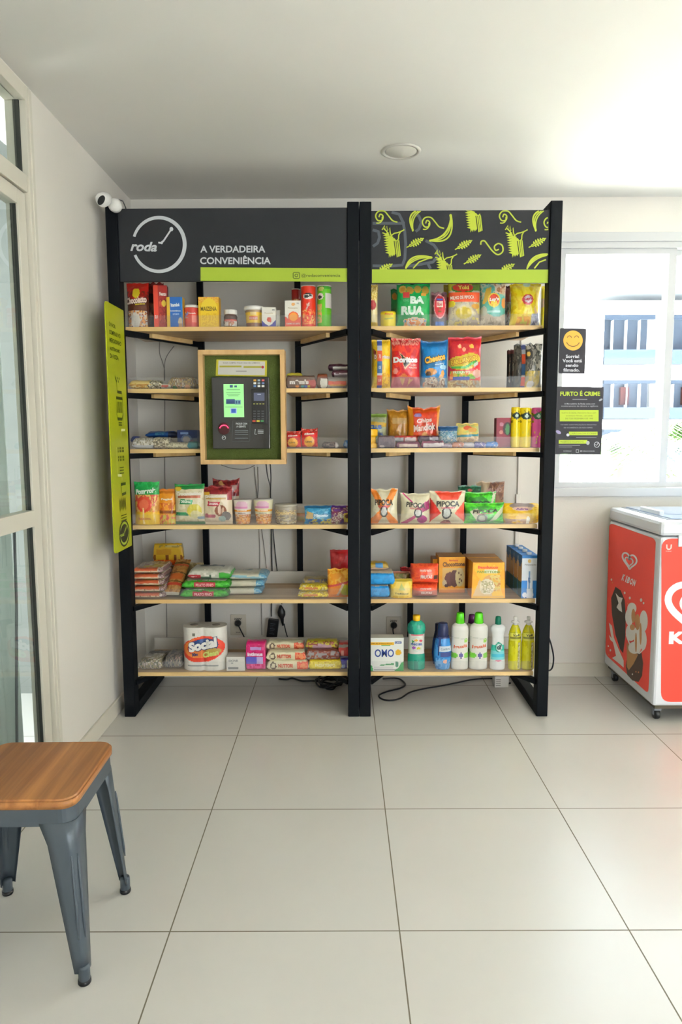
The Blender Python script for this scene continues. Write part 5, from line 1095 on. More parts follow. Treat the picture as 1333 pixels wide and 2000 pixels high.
P('bag', 'cheese_puff_bag', 'bright blue cheese puff bag with orange-yellow script', 'bag', K, 823, 878, 664, d=.08, base='#1279bd', seed=32, flare=.05, ears=.05, L=[('n', 0, .3, 1, 1, ['#1279bd', '#0f6fae', '#1a86c8'], 4), ('r', 0, .88, 1, 1, '#0c5f9c'), ('e', .48, .56, .38, .13, '#15679c'), ('r', 0, .0, 1, .21, '#7a94a8'), ('e', .36, .34, .22, .07, '#c88a4a'), ('e', .26, .30, .10, .05, '#4a3a30'), ('e', .42, .14, .22, .10, '#c8b4a8'), ('e', .26, .08, .18, .08, '#e0a88a'), ('e', .80, .30, .06, .08, '#e89a4a'), ('e', .74, .17, .10, .12, '#dcae80'), ('e', .82, .44, .13, .05, '#a8d0e4'), ('n', .15, .02, .9, .22, ['#7a94a8', '#c0a898', '#d8ccb8', '#9a7a6a'], 7)], T=[('Cheetos', .50, .62, .78, .17, '#2b3a3a', .22, .13), ('Cheetos', .50, .62, .74, .14, '#f0b03a', .22, .05), ('REQUEIJÃO', .66, .50, .34, .035, '#d8ecf4', .15)])
P('bag', 'corn_snack_bag', 'red corn snack bag with green and yellow lettering, right of the blue cheese puff bag', 'bag', K, 878, 944, 655, d=.08, base='#c2272c', seed=33, flare=.02, L=[('n', 0, 0, 1, 1, ['#c2272c', '#b82030', '#cc3430'], 4), ('r', 0, .93, 1, 1, '#c83040'), ('e', .32, .80, .06, .04, '#e8b07a'), ('e', .44, .74, .06, .04, '#e8a07a'), ('e', .68, .80, .07, .04, '#e8b048'), ('e', .4, .48, .42, .14, '#c8b02c'), ('e', .66, .56, .3, .11, '#c8b02c'), ('t', [(.06, .42), (.1, .36), (.5, .36), (.85, .5), (.8, .55), (.5, .42)], '#3f9a3c'), ('n', .05, .18, .8, .33, ['#8ab83a', '#6aa83a', '#c8b04a', '#d87a3a'], 6), ('r', .14, .16, .62, .22, '#2c4aa0'), ('n', 0, 0, 1, .16, ['#c8a468', '#d8c488', '#b08a5a', '#b0a890'], 7), ('t', [(.72, .44), (.86, .52), (.9, .46), (.76, .39)], '#c0ccbc'), ('e', .86, .28, .14, .08, '#d8a898')], T=[('FANDANGOS', .46, .53, .82, .11, '#a8281c', .20, .08), ('FANDANGOS', .46, .53, .80, .09, '#e8d040', .20, .03), ('PRESUNTO', .38, .30, .5, .05, '#e0e8c8')])
for i, (a, b_, v, y, lab) in enumerate(((992, 1006, 682, 3.40, 'dark snack bag at the very back left of the group beside the right post'), (999, 1014, 681, 3.33, 'dark snack bag second from the back of the group beside the right post'))):
    P('bag', 'dark_snack_bag', lab, 'bag', K, a, b_, v, Y=y, d=.035, base='#2e2a28', seed=34+i, L=[('n', .2, .2, .8, .8, ['#2e2a28', '#6a4a3a', '#8a8478', '#2e2a28'], 6), ('r', 0, .9, 1, 1, '#5a2c2c')], group='dark snack bags')
P('bag', 'dark_snack_bag', 'dark olive snack bag with a red and blue price strip on it, second right shelf', 'bag', K, 1006, 1040, 670, Y=3.26, d=.05, base='#57544a', seed=36, L=[('n', 0, 0, 1, 1, ['#57544a', '#3c3a34', '#6d6a5c'], 5)]+STRIP(.42, .78), group='dark snack bags')
P('bag', 'crisp_bag', 'black, silver and clear crisp bag with yellow crisps inside, nearest the right post', 'bag', K, 1030, 1063, 668, d=.06, base='#8f8b80', seed=37, wr=1.6, L=[('n', 0, .3, 1, 1, ['#8f8b80', '#5c5a54', '#b8b2a4', '#6f6d60'], 4), ('e', .12, .75, .25, .13, '#3f3c38'), ('e', .12, .75, .10, .06, '#c8a04a'), ('n', 0, .0, .8, .38, ['#c9ae42', '#d8c070', '#b0a888'], 6), ('e', .3, .08, .2, .08, '#e8e6e0')])

# ---------------- third shelf
K = 2
P('pack', 'wafer_pack', 'small dark blue packet at the far left end of the third shelf', 'pack', K, 255, 272, 852, vb=866, Y=3.27, d=.05, base='#2c3f8c', seed=40)
P('pack', 'clear_candy_bag', 'clear bag of pale sweets with a white front edge, far left of the third shelf', 'bag', K, 257, 300, 855, d=.09, base='#c4bcab', seed=41, L=[('n', 0, .3, 1, 1, ['#c4bcab', '#a89c80', '#e6e0d0', '#8d866c'], 8), ('r', 0, 0, 1, .34, '#cfd2d4')])
P('pack', 'clear_candy_bag', 'clear bag of beige sweets between the white-edged bag and the teal pack', 'bag', K, 296, 332, 854, Y=3.19, d=.09, base='#b7a98e', seed=42, L=[('n', 0, 0, 1, 1, ['#b7a98e', '#d8ccb0', '#8a7c62', '#6c5e4c'], 8)])
P('pack', 'clear_candy_bag', 'low clear bag of cream-coloured sweets left of the teal pack', 'bag', K, 325, 371, 864, d=.07, base='#c2b896', seed=43, L=[('n', 0, 0, 1, 1, ['#c2b896', '#d8cfb0', '#a0967c'], 9)])
P('pack', 'blue_chocolate_pack', 'flat dark blue pack lying behind the clear sweet bags on the third shelf', 'pack', K, 283, 348, 842, vb=856, Y=3.33, d=.10, base='#1d4f94', seed=44, L=[('r', .7, 0, 1, 1, '#1c2748'), ('n', .3, .3, .6, .8, ['#1d4f94', '#4a8ab0'], 6)])
P('box', 'blue_wafer_box', 'dark blue and teal box leaning at the left side of the kiosk, third shelf', 'box', K, 347, 386, 840, Y=3.27, d=.07, base='#1a2f66', top='#1c3f7c', L=[('r', .15, .78, .55, .88, '#7a96c8'), ('e', .45, .52, .26, .24, '#57688c'), ('e', .45, .5, .18, .17, '#8f8a8a'), ('r', .65, 0, 1, .5, '#3a4a70'), ('e', .72, .36, .1, .1, '#6a3a54')])
P('pack', 'teal_pack', 'small teal packet at the bottom left corner of the kiosk', 'pack', K, 366, 388, 863, d=.05, base='#2f8a94', seed=45)
def redtoast(u0, u1, vt, lab, s, **k):
    P('bag', 'toast_snack_bag', lab, 'bag', K, u0, u1, vt, d=.055, base='#d2322c', seed=s, flare=.03, ears=.05, L=[('n', 0, 0, 1, 1, ['#d2322c', '#c42628', '#de4438'], 4), ('e', .5, .34, .32, .27, '#e8a41c'), ('r', 0, 0, 1, .08, '#a8968c'), ('n', 0, .78, 1, 1, ['#d2322c', '#9a2c20', '#e08a80'], 5)], T=[('Elma', .5, .74, .6, .10, '#f0d8d0', .08, .05), ('LEVE', .48, .34, .38, .09, '#6a5410', 0, .03)], group='red snack bags', **k)
redtoast(556, 588, 842, 'small red snack bag with yellow disc, left of the two beside the kiosk', 46)
redtoast(588, 621, 837, 'small red snack bag with yellow disc, right of the two beside the kiosk', 47)
P('pack', 'chocolate_roll', 'small dark wrapped roll lying alone on the third left shelf', 'sweet', K, 629, 662, 863, d=.035, base='#5c4a42', seed=48, L=[('n', 0, 0, .8, 1, ['#5c4a42', '#3c302c', '#7c6458'], 6), ('r', .82, 0, 1, 1, '#d8cfc6')])
P('pack', 'light_blue_pack', 'pale blue packet half hidden by the double post, third left shelf', 'pack', K, 671, 690, 860, d=.05, base='#5b8fce', seed=49, L=[('n', 0, 0, 1, 1, ['#5b8fce', '#a8c4e4', '#3c6cb0'], 5)])
o, w, h, d = P('lathe', 'yellow_plastic_jug', 'waisted yellow plastic container beside the double post on the third right shelf', 'container', K, 706, 739, 838, base='#efb412', prof=[(1, 0), (1, .22), (.82, .30), (.80, .60), (1, .66), (1, .96), (.94, 1)])
P('bag', 'corn_puff_bag', 'pale green bag with yellow and blue lettering behind the yellow container', 'bag', K, 718, 757, 807, Y=3.30, d=.055, base='#9aa27c', seed=50, L=[('n', 0, 0, 1, 1, ['#9aa27c', '#a8ae8c', '#8a9468'], 4), ('r', 0, .9, 1, 1, '#7c9a3c'), ('s', .66, .60, .78, .72, '#c8a032')], T=[('CLUB', .42, .60, .6, .12, '#3c62a8', 0, .05), ('SOCIAL', .56, .40, .5, .09, '#4a68a8', 0, .04)])
P('bag', 'amber_snack_bag', 'plain amber-brown snack bag between the pale green and the orange-red bag', 'bag', K, 756, 804, 800, Y=3.32, d=.05, base='#b07c1e', seed=51, flare=.10, ears=.06, L=[('n', 0, 0, 1, 1, ['#b07c1e', '#a87018', '#bb8a30'], 5), ('r', .2, .62, .85, .78, '#b8945a')], T=[('SNACK', .5, .12, .6, .1, '#d8a63a', 0, .02)])
P('bag', 'cassava_chip_bag', 'orange-red cassava chip bag with white handwriting lettering', 'bag', K, 797, 862, 795, Y=3.29, d=.06, base='#c85018', seed=52, flare=.06, ears=.08, wr=1.5, L=[('r', 0, 0, .16, 1, '#dd8a1a'), ('r', .9, 0, 1, 1, '#dd8a1a'), ('n', .15, .1, .92, .9, ['#cf3f20', '#c43618', '#d84e28'], 4), ('e', .52, .30, .10, .09, '#e0a05c'), ('e', .72, .24, .08, .08, '#e0a05c'), ('r', .62, .46, .84, .54, '#3a3630'), ('e', .30, .80, .12, .05, '#a08ac0')], T=[('Chips', .50, .66, .46, .14, '#f0d4c8', .12, .04), ('Mandiok', .50, .50, .66, .17, '#f0d4c8', .12, .04)])
P('pack', 'chocolate_bar_box', 'dull purple wrapped block beside the yellow container on the third right shelf', 'chocolate bar', K, 738, 773, 851, d=.06, base='#5d4a54', seed=53, crimp=.03, n=5, L=[('n', 0, 0, 1, 1, ['#5d4a54', '#6c5860', '#4c3c46'], 4), ('e', .25, .14, .14, .09, '#b8a8a4')])
P('pack', 'chocolate_bar', 'maroon bar with a pale label, lying at the front below the amber bag', 'chocolate bar', K, 774, 820, 863, d=.035, base='#6c1f40', seed=54, crimp=.03, L=[('r', .14, .15, .92, .66, '#dcc4b8')], group='small chocolate bars')
P('pack', 'chocolate_bar', 'red bar with silver-grey end lying on top of the maroon bar', 'chocolate bar', K, 768, 815, 851, vb=863, Y=3.20, d=.04, base='#a83434', seed=55, crimp=.04, L=[('r', .1, 0, .45, .7, '#9a9a98'), ('r', .5, .1, .95, .7, '#c8b4b4')], group='small chocolate bars')
P('pack', 'chocolate_bar', 'maroon and white bar lying at the front, rightmost of the small chocolate bars', 'chocolate bar', K, 823, 869, 861, d=.04, base='#6c1f40', seed=56, crimp=.03, L=[('r', .1, .1, .95, .7, '#dcd0d0')], group='small chocolate bars')
P('pack', 'chocolate_bar', 'dark purple bar lying behind the maroon and white bar', 'chocolate bar', K, 818, 862, 851, vb=864, Y=3.245, d=.04, base='#4c2c44', seed=57, crimp=.03, L=[('r', .5, .3, .85, .8, '#b8b0b8')], group='small chocolate bars')
P('bag', 'coconut_biscuit_bag', 'dark blue and white snack bag right of the cassava chips', 'bag', K, 857, 896, 832, Y=3.23, d=.05, base='#b9bdb4', seed=58, L=[('r', 0, .76, 1, 1, '#1f4f80'), ('n', 0, 0, 1, .78, ['#b9bdb4', '#5c8a9c', '#9cb0b8', '#3f6f90', '#c9c4b0'], 5)])
P('bag', 'ring_snack_bag', 'yellow and teal bag of ring-shaped snacks, right of the dark blue and white bag', 'bag', K, 893, 936, 826, Y=3.24, d=.05, base='#c0a468', seed=59, flare=-.05, L=[('r', 0, .55, 1, 1, '#d9c060'), ('n', 0, .6, 1, .95, ['#d9c060', '#b8c070', '#d8c88a'], 4), ('e', .5, .80, .2, .09, '#d0603c'), ('s', .42, .46, .50, .56, '#3f8a94'), ('n', 0, .0, 1, .42, ['#c0a468', '#d8b888', '#a8845c'], 6), ('e', .7, .72, .2, .1, '#cf9a4a')])
for i, (a, b_, v, c, lab) in enumerate(((862, 884, 866, '#b8a4b0', 'small mauve and white sweet below the dark blue and white bag'), (883, 908, 864, '#b8785c', 'small brownish wrapped sweet below the ring snack bag'), (905, 928, 864, '#b8b0b4', 'small silvery wrapped sweet right of the brownish one'), (925, 950, 863, '#5f5a94', 'small violet wrapped cake left of the small bright blue one'), (948, 974, 863, '#3a74b8', 'small bright blue wrapped cake on the third right shelf'))):
    P('pack', 'wrapped_cake', lab, 'sweet', K, a, b_, v, d=.035, base=c, seed=60+i, L=[('n', 0, 0, 1, 1, [c, c, '#cfc8cc'], 5)], group='small wrapped cakes')
P('box', 'protein_bar_box', 'dark crimson box with a green and black round mark, left of the yellow tubes', 'box', K, 970, 1003, 816, Y=3.21, d=.05, base='#7c1228', side='#681020', L=[('e', .66, .64, .26, .22, '#2a1a18'), ('e', .66, .62, .13, .19, '#3f7a44'), ('e', .3, .78, .12, .07, '#b07080'), ('e', .28, .52, .11, .07, '#c07a70'), ('r', 0, 0, 1, .03, '#a09088')])
def tube(u0, u1, vt, base, lab, Y=3.185, dot='#28382e', T=()):
    o, w, h, d = P('lathe', 'crisp_tube', lab, 'tube', K, u0, u1, vt, Y=Y, base=base, prof=[(.9, 0), (1, .02), (1, .98), (.9, 1)], L=[('n', 0, .62, 1, 1, [base, base, '#8a7a18'], 9)if base[1] == 'e' else ('n', 0, .55, 1, 1, [base, '#e8b878', '#e878b0'], 6), ('e', .5, .79, .42, .085, dot), ('e', .5, .79, .16, .05, '#b8c8b4'), ('n', .2, .1, .85, .55, [base, base, '#d0c040' if base[1] == 'e' else '#e0a0c0'], 5)], T=T, group='slim crisp tubes')
tube(1001, 1019, 795, '#e8cc10', 'slim yellow tube with dark round mark, left of the two yellow ones')
tube(1018, 1041, 796, '#e9cd12', 'slim yellow tube with dark round mark, right of the two yellow ones', Y=3.182)
tube(1042, 1063, 796, '#e05a9c', 'slim pink tube with a green round mark, next to the right post', dot='#3a6a48')
tube(1030, 1047, 797, '#5a2030', 'dark maroon tube between and behind the yellow and the pink tube', Y=3.26)

# ---------------- fourth shelf
K = 3
P('pouch', 'tomato_sauce_pouch', 'green, red and yellow tomato sauce pouch, leftmost on the fourth shelf', 'pouch', K, 259, 309, 941, d=.06, base='#e0ac2a', seed=70, flare=.03, L=[('r', 0, .68, 1, 1, '#1f9a48'), ('n', 0, .68, 1, 1, ['#1f9a48', '#2aa653', '#168a3e'], 5), ('n', 0, .3, 1, .70, ['#d8a848', '#c8503c', '#e0b060', '#c88a3c'], 5), ('e', .44, .47, .30, .18, '#d8452c'), ('e', .42, .47, .20, .12, '#e26a48'), ('r', 0, 0, 1, .26, '#e6bb1e'), ('t', [(.36, .02), (.45, .02), (.42, .40), (.36, .40)], '#f2d890')], T=[('Pomarola', .48, .78, .80, .12, '#eaf2e4', .10, .06), ('TRADICIONAL', .45, .14, .5, .05, '#c85a3c')])
P('pouch', 'tomato_sauce_pouch', 'smaller orange sauce pouch between the green tomato pouch and the green chip bag', 'pouch', K, 307, 343, 955, Y=3.20, d=.05, base='#e09222', seed=71, L=[('r', 0, .88, 1, 1, '#c87420'), ('n', 0, .3, 1, .6, ['#e09222', '#c8641e', '#e8b448'], 5), ('n', 0, 0, 1, .28, ['#d8503c', '#e8a030', '#c8b428', '#d86a3c'], 5), ('s', .30, .30, .40, .40, '#8a4a1c')], T=[('Fugini', .5, .70, .6, .07, '#efe0d0', 0, .05)])
P('bag', 'straw_potato_bag', 'cream and green potato bag with a green top, left of the maroon one', 'bag', K, 339, 398, 945, d=.06, base='#d9cdaa', seed=72, flare=.02, wr=1.3, L=[('r', 0, .86, 1, 1, '#1d7c3c'), ('r', .88, .66, 1, .9, '#2a9048'), ('n', 0, 0, 1, .86, ['#d9cdaa', '#e0d6b8', '#cfc29a'], 4), ('e', .13, .88, .12, .05, '#d8b83a'), ('r', .12, .66, .9, .71, '#a8583c'), ('t', [(.18, .50), (.22, .63), (.64, .60), (.60, .50)], '#1d8a52'), ('t', [(.02, .22), (.05, .31), (.5, .29), (.48, .22)], '#2a8a5a'), ('e', .68, .34, .24, .17, '#cfc04a'), ('e', .72, .25, .18, .10, '#d8cf9a'), ('e', .9, .16, .14, .04, '#8c9ca8'), ('r', 0, 0, 1, .06, '#4a7a50')], T=[('Crocantíssimo', .50, .76, .82, .09, '#f0e8dc', .03, .05), ('ORIGINAL', .41, .565, .34, .07, '#e8f0e4', -.03, .05)])
P('bag', 'straw_potato_bag', 'maroon-topped cream snack bag with a brown sausage picture, in front of its twin', 'bag', K, 396, 452, 949, d=.06, base='#dccbb0', seed=73, flare=.0, wr=1.3, L=[('r', 0, .78, 1, 1, '#7c1a24'), ('n', 0, .78, 1, 1, ['#7c1a24', '#8f2a2c', '#6a141e'], 5), ('r', .84, .64, 1, .86, '#8f2430'), ('e', .12, .80, .13, .05, '#d8a83a'), ('r', .1, .66, .8, .69, '#b8904c'), ('t', [(.16, .48), (.17, .60), (.60, .58), (.56, .48)], '#b8243c'), ('e', .62, .36, .20, .15, '#8a5038'), ('e', .58, .38, .06, .12, '#d8b8a0'), ('e', .70, .33, .05, .12, '#d8b8a0'), ('e', .80, .22, .16, .12, '#7c7470'), ('e', .66, .14, .13, .08, '#a8bcb4'), ('t', [(.04, .18), (.06, .28), (.44, .25), (.42, .17)], '#a0485c')], T=[('Crocantíssimo', .44, .735, .76, .08, '#f0e8dc', .05, .05), ('ORIGINAL', .38, .54, .34, .06, '#f4d8dc', 0, .05)], group='maroon-topped snack bags')
P('bag', 'straw_potato_bag', 'maroon-topped snack bag standing behind and right of its twin', 'bag', K, 414, 467, 937, Y=3.29, d=.055, base='#cfbda0', seed=74, wr=1.8, ears=.06, L=[('r', 0, .60, 1, 1, '#741820'), ('n', 0, .60, 1, 1, ['#741820', '#8a2828', '#5f1218'], 5), ('r', .7, .76, .92, .86, '#a88a84'), ('t', [(.2, .93), (.32, .99), (.45, .88), (.3, .86)], '#c89a5c')], group='maroon-topped snack bags')
CUPN = [('n', 0, .0, 1, .40, ['#d98c3c', '#e0a860', '#b87840', '#d8b890', '#c06a4a'], 8), ('r', .0, .52, 1, .60, '#df9a3c'), ('r', .1, .64, .8, .72, '#d08ab0')]
def cup(u0, u1, vt, lab, col):
    o, w, h, d = P('lathe', 'instant_noodle_cup', lab, 'cup', K, u0, u1, vt, Y=3.19, base=col, prof=[(.72, 0), (.74, .02), (.98, .94), (1, .95), (1, .975)], L=[('e', .5, .8, .3, .14, '#d8b0c0')]+CUPN, T=[('CUP NOODLES', .5, .56, .5, .05, '#f4ecdc', 0, .04), ('GALINHA', .5, .45, .4, .05, '#7a5a5a')], group='noodle cups')
    sub(o, 'lid', MB().lathe([(w*.495, h*.97), (w*.50, h*.975), (w*.48, h)], 32, C('#d9d4cb')))
cup(453, 491, 977, 'white and orange noodle cup, left one of the pair', '#dcd3c8')
cup(493, 533, 976, 'pale yellow-green and orange noodle cup, right one of the pair', '#dcd6b4')
o, w, h, d = P('lathe', 'crouton_tub', 'clear round tub of beige croutons right of the noodle cups', 'tub', K, 535, 580, 990, base='#b09c78', prof=[(.86, 0), (.92, .03), (1, .95), (1, 1)], L=[('n', 0, 0, 1, 1, ['#b09c78', '#c8b488', '#8f8068', '#a09280', '#d0c4a0'], 9), ('r', 0, .8, 1, 1, '#9c9384'), ('r', 0, .40, 1, .45, '#8c8274')], T=[('TORRADITAS', .5, .62, .8, .16, '#d9bd84', 0, .04)])
sub(o, 'lid', MB().lathe([(w*.50, h), (w*.505, h+.001), (w*.505, h+.008), (w*.49, h+.010)], 32, C('#aaa393')))
P('pouch', 'sauce_sachet', 'white and orange box behind the clear crouton tub', 'box', K, 578, 607, 990, Y=3.27, d=.05, base='#b88a4a', seed=75, L=[('r', 0, .58, 1, 1, '#cfc4b4'), ('r', 0, .40, 1, .56, '#c87a2c'), ('r', 0, .10, 1, .34, '#a89034')])
P('bag', 'instant_noodle_packet', 'blue and turquoise biscuit packet near the double post on the fourth shelf', 'bag', K, 594, 648, 988, Y=3.19, d=.05, base='#2f8ab4', seed=76, wr=1.6, L=[('r', 0, .85, 1, 1, '#1c5f88'), ('n', 0, .3, 1, .85, ['#2f8ab4', '#5aa8c8', '#2478a4', '#8cc0d4'], 4), ('t', [(.0, .1), (.1, .7), (.34, .6), (.3, .1)], '#c8a868'), ('n', 0, .0, 1, .28, ['#2458a0', '#2f8ab4', '#c8b43c', '#1c4a8c'], 5)], T=[('Minueto', .62, .48, .5, .15, '#d8e8f0', .0, .06)])
P('bag', 'biscuit_packet', 'purple and yellow packet half hidden by the double post on the fourth shelf', 'bag', K, 646, 690, 988, Y=3.19, d=.05, base='#6a2c80', seed=77, wr=1.6, L=[('n', 0, 0, 1, 1, ['#6a2c80', '#7c2a4c', '#c8b09c', '#8a3a4c', '#d8c8b0'], 4), ('r', .6, .1, 1, .6, '#d8c040'), ('e', .76, .42, .12, .12, '#7a4a28'), ('r', 0, .9, .7, 1, '#5a2490')])
XB = lambda c: [('t', [(0, 1), (.16, 1), (1, .02), (1, 0), (.84, 0), (0, .9)], c), ('t', [(1, 1), (.84, 1), (0, .04), (0, 0), (.16, 0), (1, .9)], c)]
def popcorn(u0, u1, vt, col, lab, seed, Y=3.19, k=3, vb=None, L=(), rot=0, tx=True, wr=1.4, **kw):
    Lr = list(L) or [('t', [(0, .98), (.22, 1), (.62, .40), (1, .06), (1, 0), (.72, 0), (.5, .3), (.3, .5)], col), ('t', [(1, .98), (.78, 1), (.40, .45), (0, .10), (0, 0), (.30, 0), (.52, .32), (.72, .5)], col), ('e', .5, .36, .14, .17, '#3c3a36'), ('e', .5, .36, .10, .13, '#d6d4cb')]
    P('bag', 'popcorn_bag', lab, 'bag', k, u0, u1, vt, Y=Y, vb=vb, d=.065, base='#d8cfae', seed=seed, flare=.05, ears=.04, wr=wr, L=Lr, T=[('PIPOCA', .5, .62, .62, .17, '#3d3b30', rot, .04), ('GOURMET', .5, .50, .4, .05, '#c9556a', rot)] if tx else [], group='popcorn bags', **kw)
popcorn(722, 779, 955, '#e0802c', 'cream and orange popcorn bag beside the double post', 80)
popcorn(783, 843, 964, '#b82a74', 'cream and magenta popcorn bag, second from the double post', 81, rot=-.1, L=[('t', [(0, 1), (.12, 1), (.6, .5), (.75, .42), (.3, .1), (0, .0), (.1, 0), (.5, .2), (.9, .5), (.85, .75), (.62, .55), (.35, .7), (.05, 1)], '#b82a74'), ('t', [(0, 0), (.55, .35), (.64, .32), (.25, 0)], '#c04a7c'), ('t', [(.55, .5), (.95, .78), (1, .5), (.7, .36)], '#8a2058'), ('e', .72, .14, .17, .14, '#a82a7c'), ('e', .58, .36, .14, .17, '#2c2a30'), ('e', .58, .37, .10, .12, '#cfcdc8')])
popcorn(840, 912, 960, '#d8402c', 'cream and red popcorn bag with red triangles, third from the double post', 82, L=[('t', [(.15, 1), (.92, .98), (.78, .74), (.3, .74)], '#d8452f'), ('t', [(0, .80), (.30, .33), (0, .02)], '#cc2f24'), ('t', [(1, .72), (.68, .32), (1, .02)], '#dc5a48'), ('e', .46, .34, .14, .20, '#33322e'), ('e', .46, .34, .10, .15, '#c6c8bf'), ('t', [(.3, 0), (.4, .10), (.55, .1), (.62, 0)], '#8a3a2c')])
GRN = [('n', 0, 0, 1, 1, ['#2f8a2c', '#3fb02a', '#58c832', '#3a9c2c'], 4), ('t', [(.1, .6), (.3, .75), (.46, .2), (.3, .1)], '#d0ceb0'), ('t', [(.62, .1), (.70, .3), (1, .92), (1, .6), (.8, .2)], '#c8ccac'), ('e', .42, .28, .14, .22, '#6e7060'), ('e', .42, .28, .09, .14, '#b8baa6')]
popcorn(909, 988, 983, '#3fae2a', 'bright green popcorn bag lying at the front, lower one of the green pair', 83, Y=3.185, L=GRN, rot=.06)
popcorn(910, 972, 962, '#35a82a', 'bright green popcorn bag leaning behind the front green one', 84, Y=3.265, L=[('n', 0, 0, 1, 1, ['#2f8a2c', '#48c02c', '#30a028'], 4), ('t', [(.8, .5), (.9, .98), (1, .95), (.85, .45)], '#c8ccac')])
P('bag', 'dark_green_snack_bag', 'dark green bag peeping out behind the red and the green popcorn bags', 'bag', 3, 896, 942, 948, Y=3.36, d=.045, base='#14583a', seed=85, L=[('n', 0, 0, 1, 1, ['#14583a', '#0f4a30', '#3c7c5c'], 5), ('e', .5, .86, .1, .05, '#c0605c')])
P('bag', 'brown_popcorn_bag', 'brown and beige bag standing at the back behind the green popcorn bags', 'bag', 3, 932, 988, 940, Y=3.42, d=.05, base='#7c5a4c', seed=86, wr=1.8, L=[('n', 0, 0, 1, 1, ['#7c5a4c', '#8f6a54', '#6a4a40'], 5), ('t', [(0, 1), (.5, 1), (.3, .6), (0, .6)], '#b8a284'), ('t', [(.4, .4), (1, .5), (1, 0), (.5, 0)], '#8f7448')], T=[('MILHO', .62, .76, .5, .12, '#c09a90', .05, .03)])
P('pouch', 'noodle_pack', 'yellow pasta pack with a clear top lying beside the right post, fourth shelf', 'bag', 3, 989, 1056, 984, Y=3.19, d=.09, base='#e6b60e', seed=87, crimp=.02, flare=-.12, wr=1.6, L=[('n', 0, .0, 1, .9, ['#e6b60e', '#edc42c', '#dca80c'], 4), ('n', .05, 0, .7, .24, ['#c09a70', '#b08a6c', '#d8b480', '#e6b60e'], 5), ('e', .5, .88, .34, .15, '#9c8c88'), ('e', .5, .74, .26, .11, '#d8b4a0'), ('e', .63, .16, .05, .22, '#f4ecd0')], T=[('Adria', .48, .73, .36, .10, '#8a5c94', 0, .04)])
# ---------------- fifth shelf
K = 4
for i in range(5):
    top = 1158-i*12.2
    P('pack', 'cereal_pack', 'clear and orange cereal pack on the fifth shelf, '+['lowest of its stack', 'second from the bottom of its stack', 'middle of its stack', 'second from the top of its stack', 'topmost of its stack'][i], 'pack', K, 258, 322-i*1.2, top-1, Y=3.185, vb=(1170.5 if i == 0 else 1158-(i-1)*12.2+1.2), d=.20, zz=i*.0292, hh=.0288, base='#b98a64', top='#a49a88', seed=90+i, crimp=.04, n=3.2,
      L=[('n', 0, 0, 1, 1, ['#a8644a', '#c8a484', '#8a5a40', '#d8c4a8'] if i < 2 else ['#c8a080', '#d8c8ac', '#b07a5c'], 8), ('r', 0, .55, .82, .95, '#c25f3c'), ('r', 0, .2, .86, .42, '#dcc4a0'), ('n', .85, 0, 1, 1, ['#cfc0b4', '#8a6a6a', '#b8a8a8'], 8)], topart=[('r', 0, 0, 1, 1, '#a49a88'), ('n', 0, 0, 1, 1, ['#a49a88', '#8a7c6a', '#b8b0a0', '#8c5c4c'], 6), ('r', .3, .6, .95, .85, '#a89a3c')], group='stack of cereal packs')
o = P('pack', 'snack_pack', 'yellow and orange pack standing at the back above the cereal stack', 'pack', K, 299, 357, 1050, Y=3.44, vb=1093, d=.03, base='#c8a024', seed=97, crimp=.02, n=4, L=[('r', 0, .0, 1, .36, '#d0641c'), ('n', 0, .0, 1, .36, ['#d0641c', '#c8501c', '#dd8a3c'], 6), ('e', .35, .62, .25, .16, '#b8861c'), ('r', 0, .32, 1, .38, '#7c4414'), ('n', 0, .85, 1, 1, ['#c8a024', '#8a7a3c', '#b8a868'], 6)])[0]
o.location.z = SH[4]+.108
o2 = P('pack', 'snack_pack', 'orange pack lying flat at the back under the standing yellow and orange pack', 'pack', K, 300, 352, 1093, Y=3.40, vb=1146, zz=0, hh=.105, d=.11, base='#8a5a2c', seed=98, crimp=.03, n=4, L=[('n', 0, 0, 1, 1, ['#8a5a2c', '#a8682c', '#6a4424'], 6)])[0]
# leaning biscuit pack
bp_ = m_bag(.074, .225, .035, '#a5763e', [('n', 0, 0, 1, 1, ['#a5763e', '#b8884a', '#93602f'], 6), ('r', 0, .82, 1, .86, '#5c4424'), ('r', 0, .76, 1, .80, '#b84c34'), ('r', 0, .54, 1, .57, '#4c3a28'), ('r', .1, .38, .9, .52, '#b8602c'), ('r', 0, .30, 1, .33, '#4f4a20'), ('r', 0, .22, 1, .28, '#b83c2c'), ('r', 0, 0, 1, .06, '#b8b0a0')], [], seed=99, flare=-.03)
o = bp_.build('biscuit_pack', M_FILM, loc=(atY(337, 1165, 3.24).x, 3.215, SH[4]+.012), rot=(math.radians(-52), 0, math.radians(-8)))
tag(o, 'brown biscuit pack leaning back between the cereal stack and green rice packs', 'pack')
P('bag', 'beige_snack_bag', 'beige clear pack at the back right of the leaning biscuit pack', 'bag', K, 352, 397, 1100, Y=3.38, d=.05, base='#a5946e', seed=100, L=[('n', 0, 0, 1, 1, ['#a5946e', '#b4a680', '#8d7e58'], 5)])
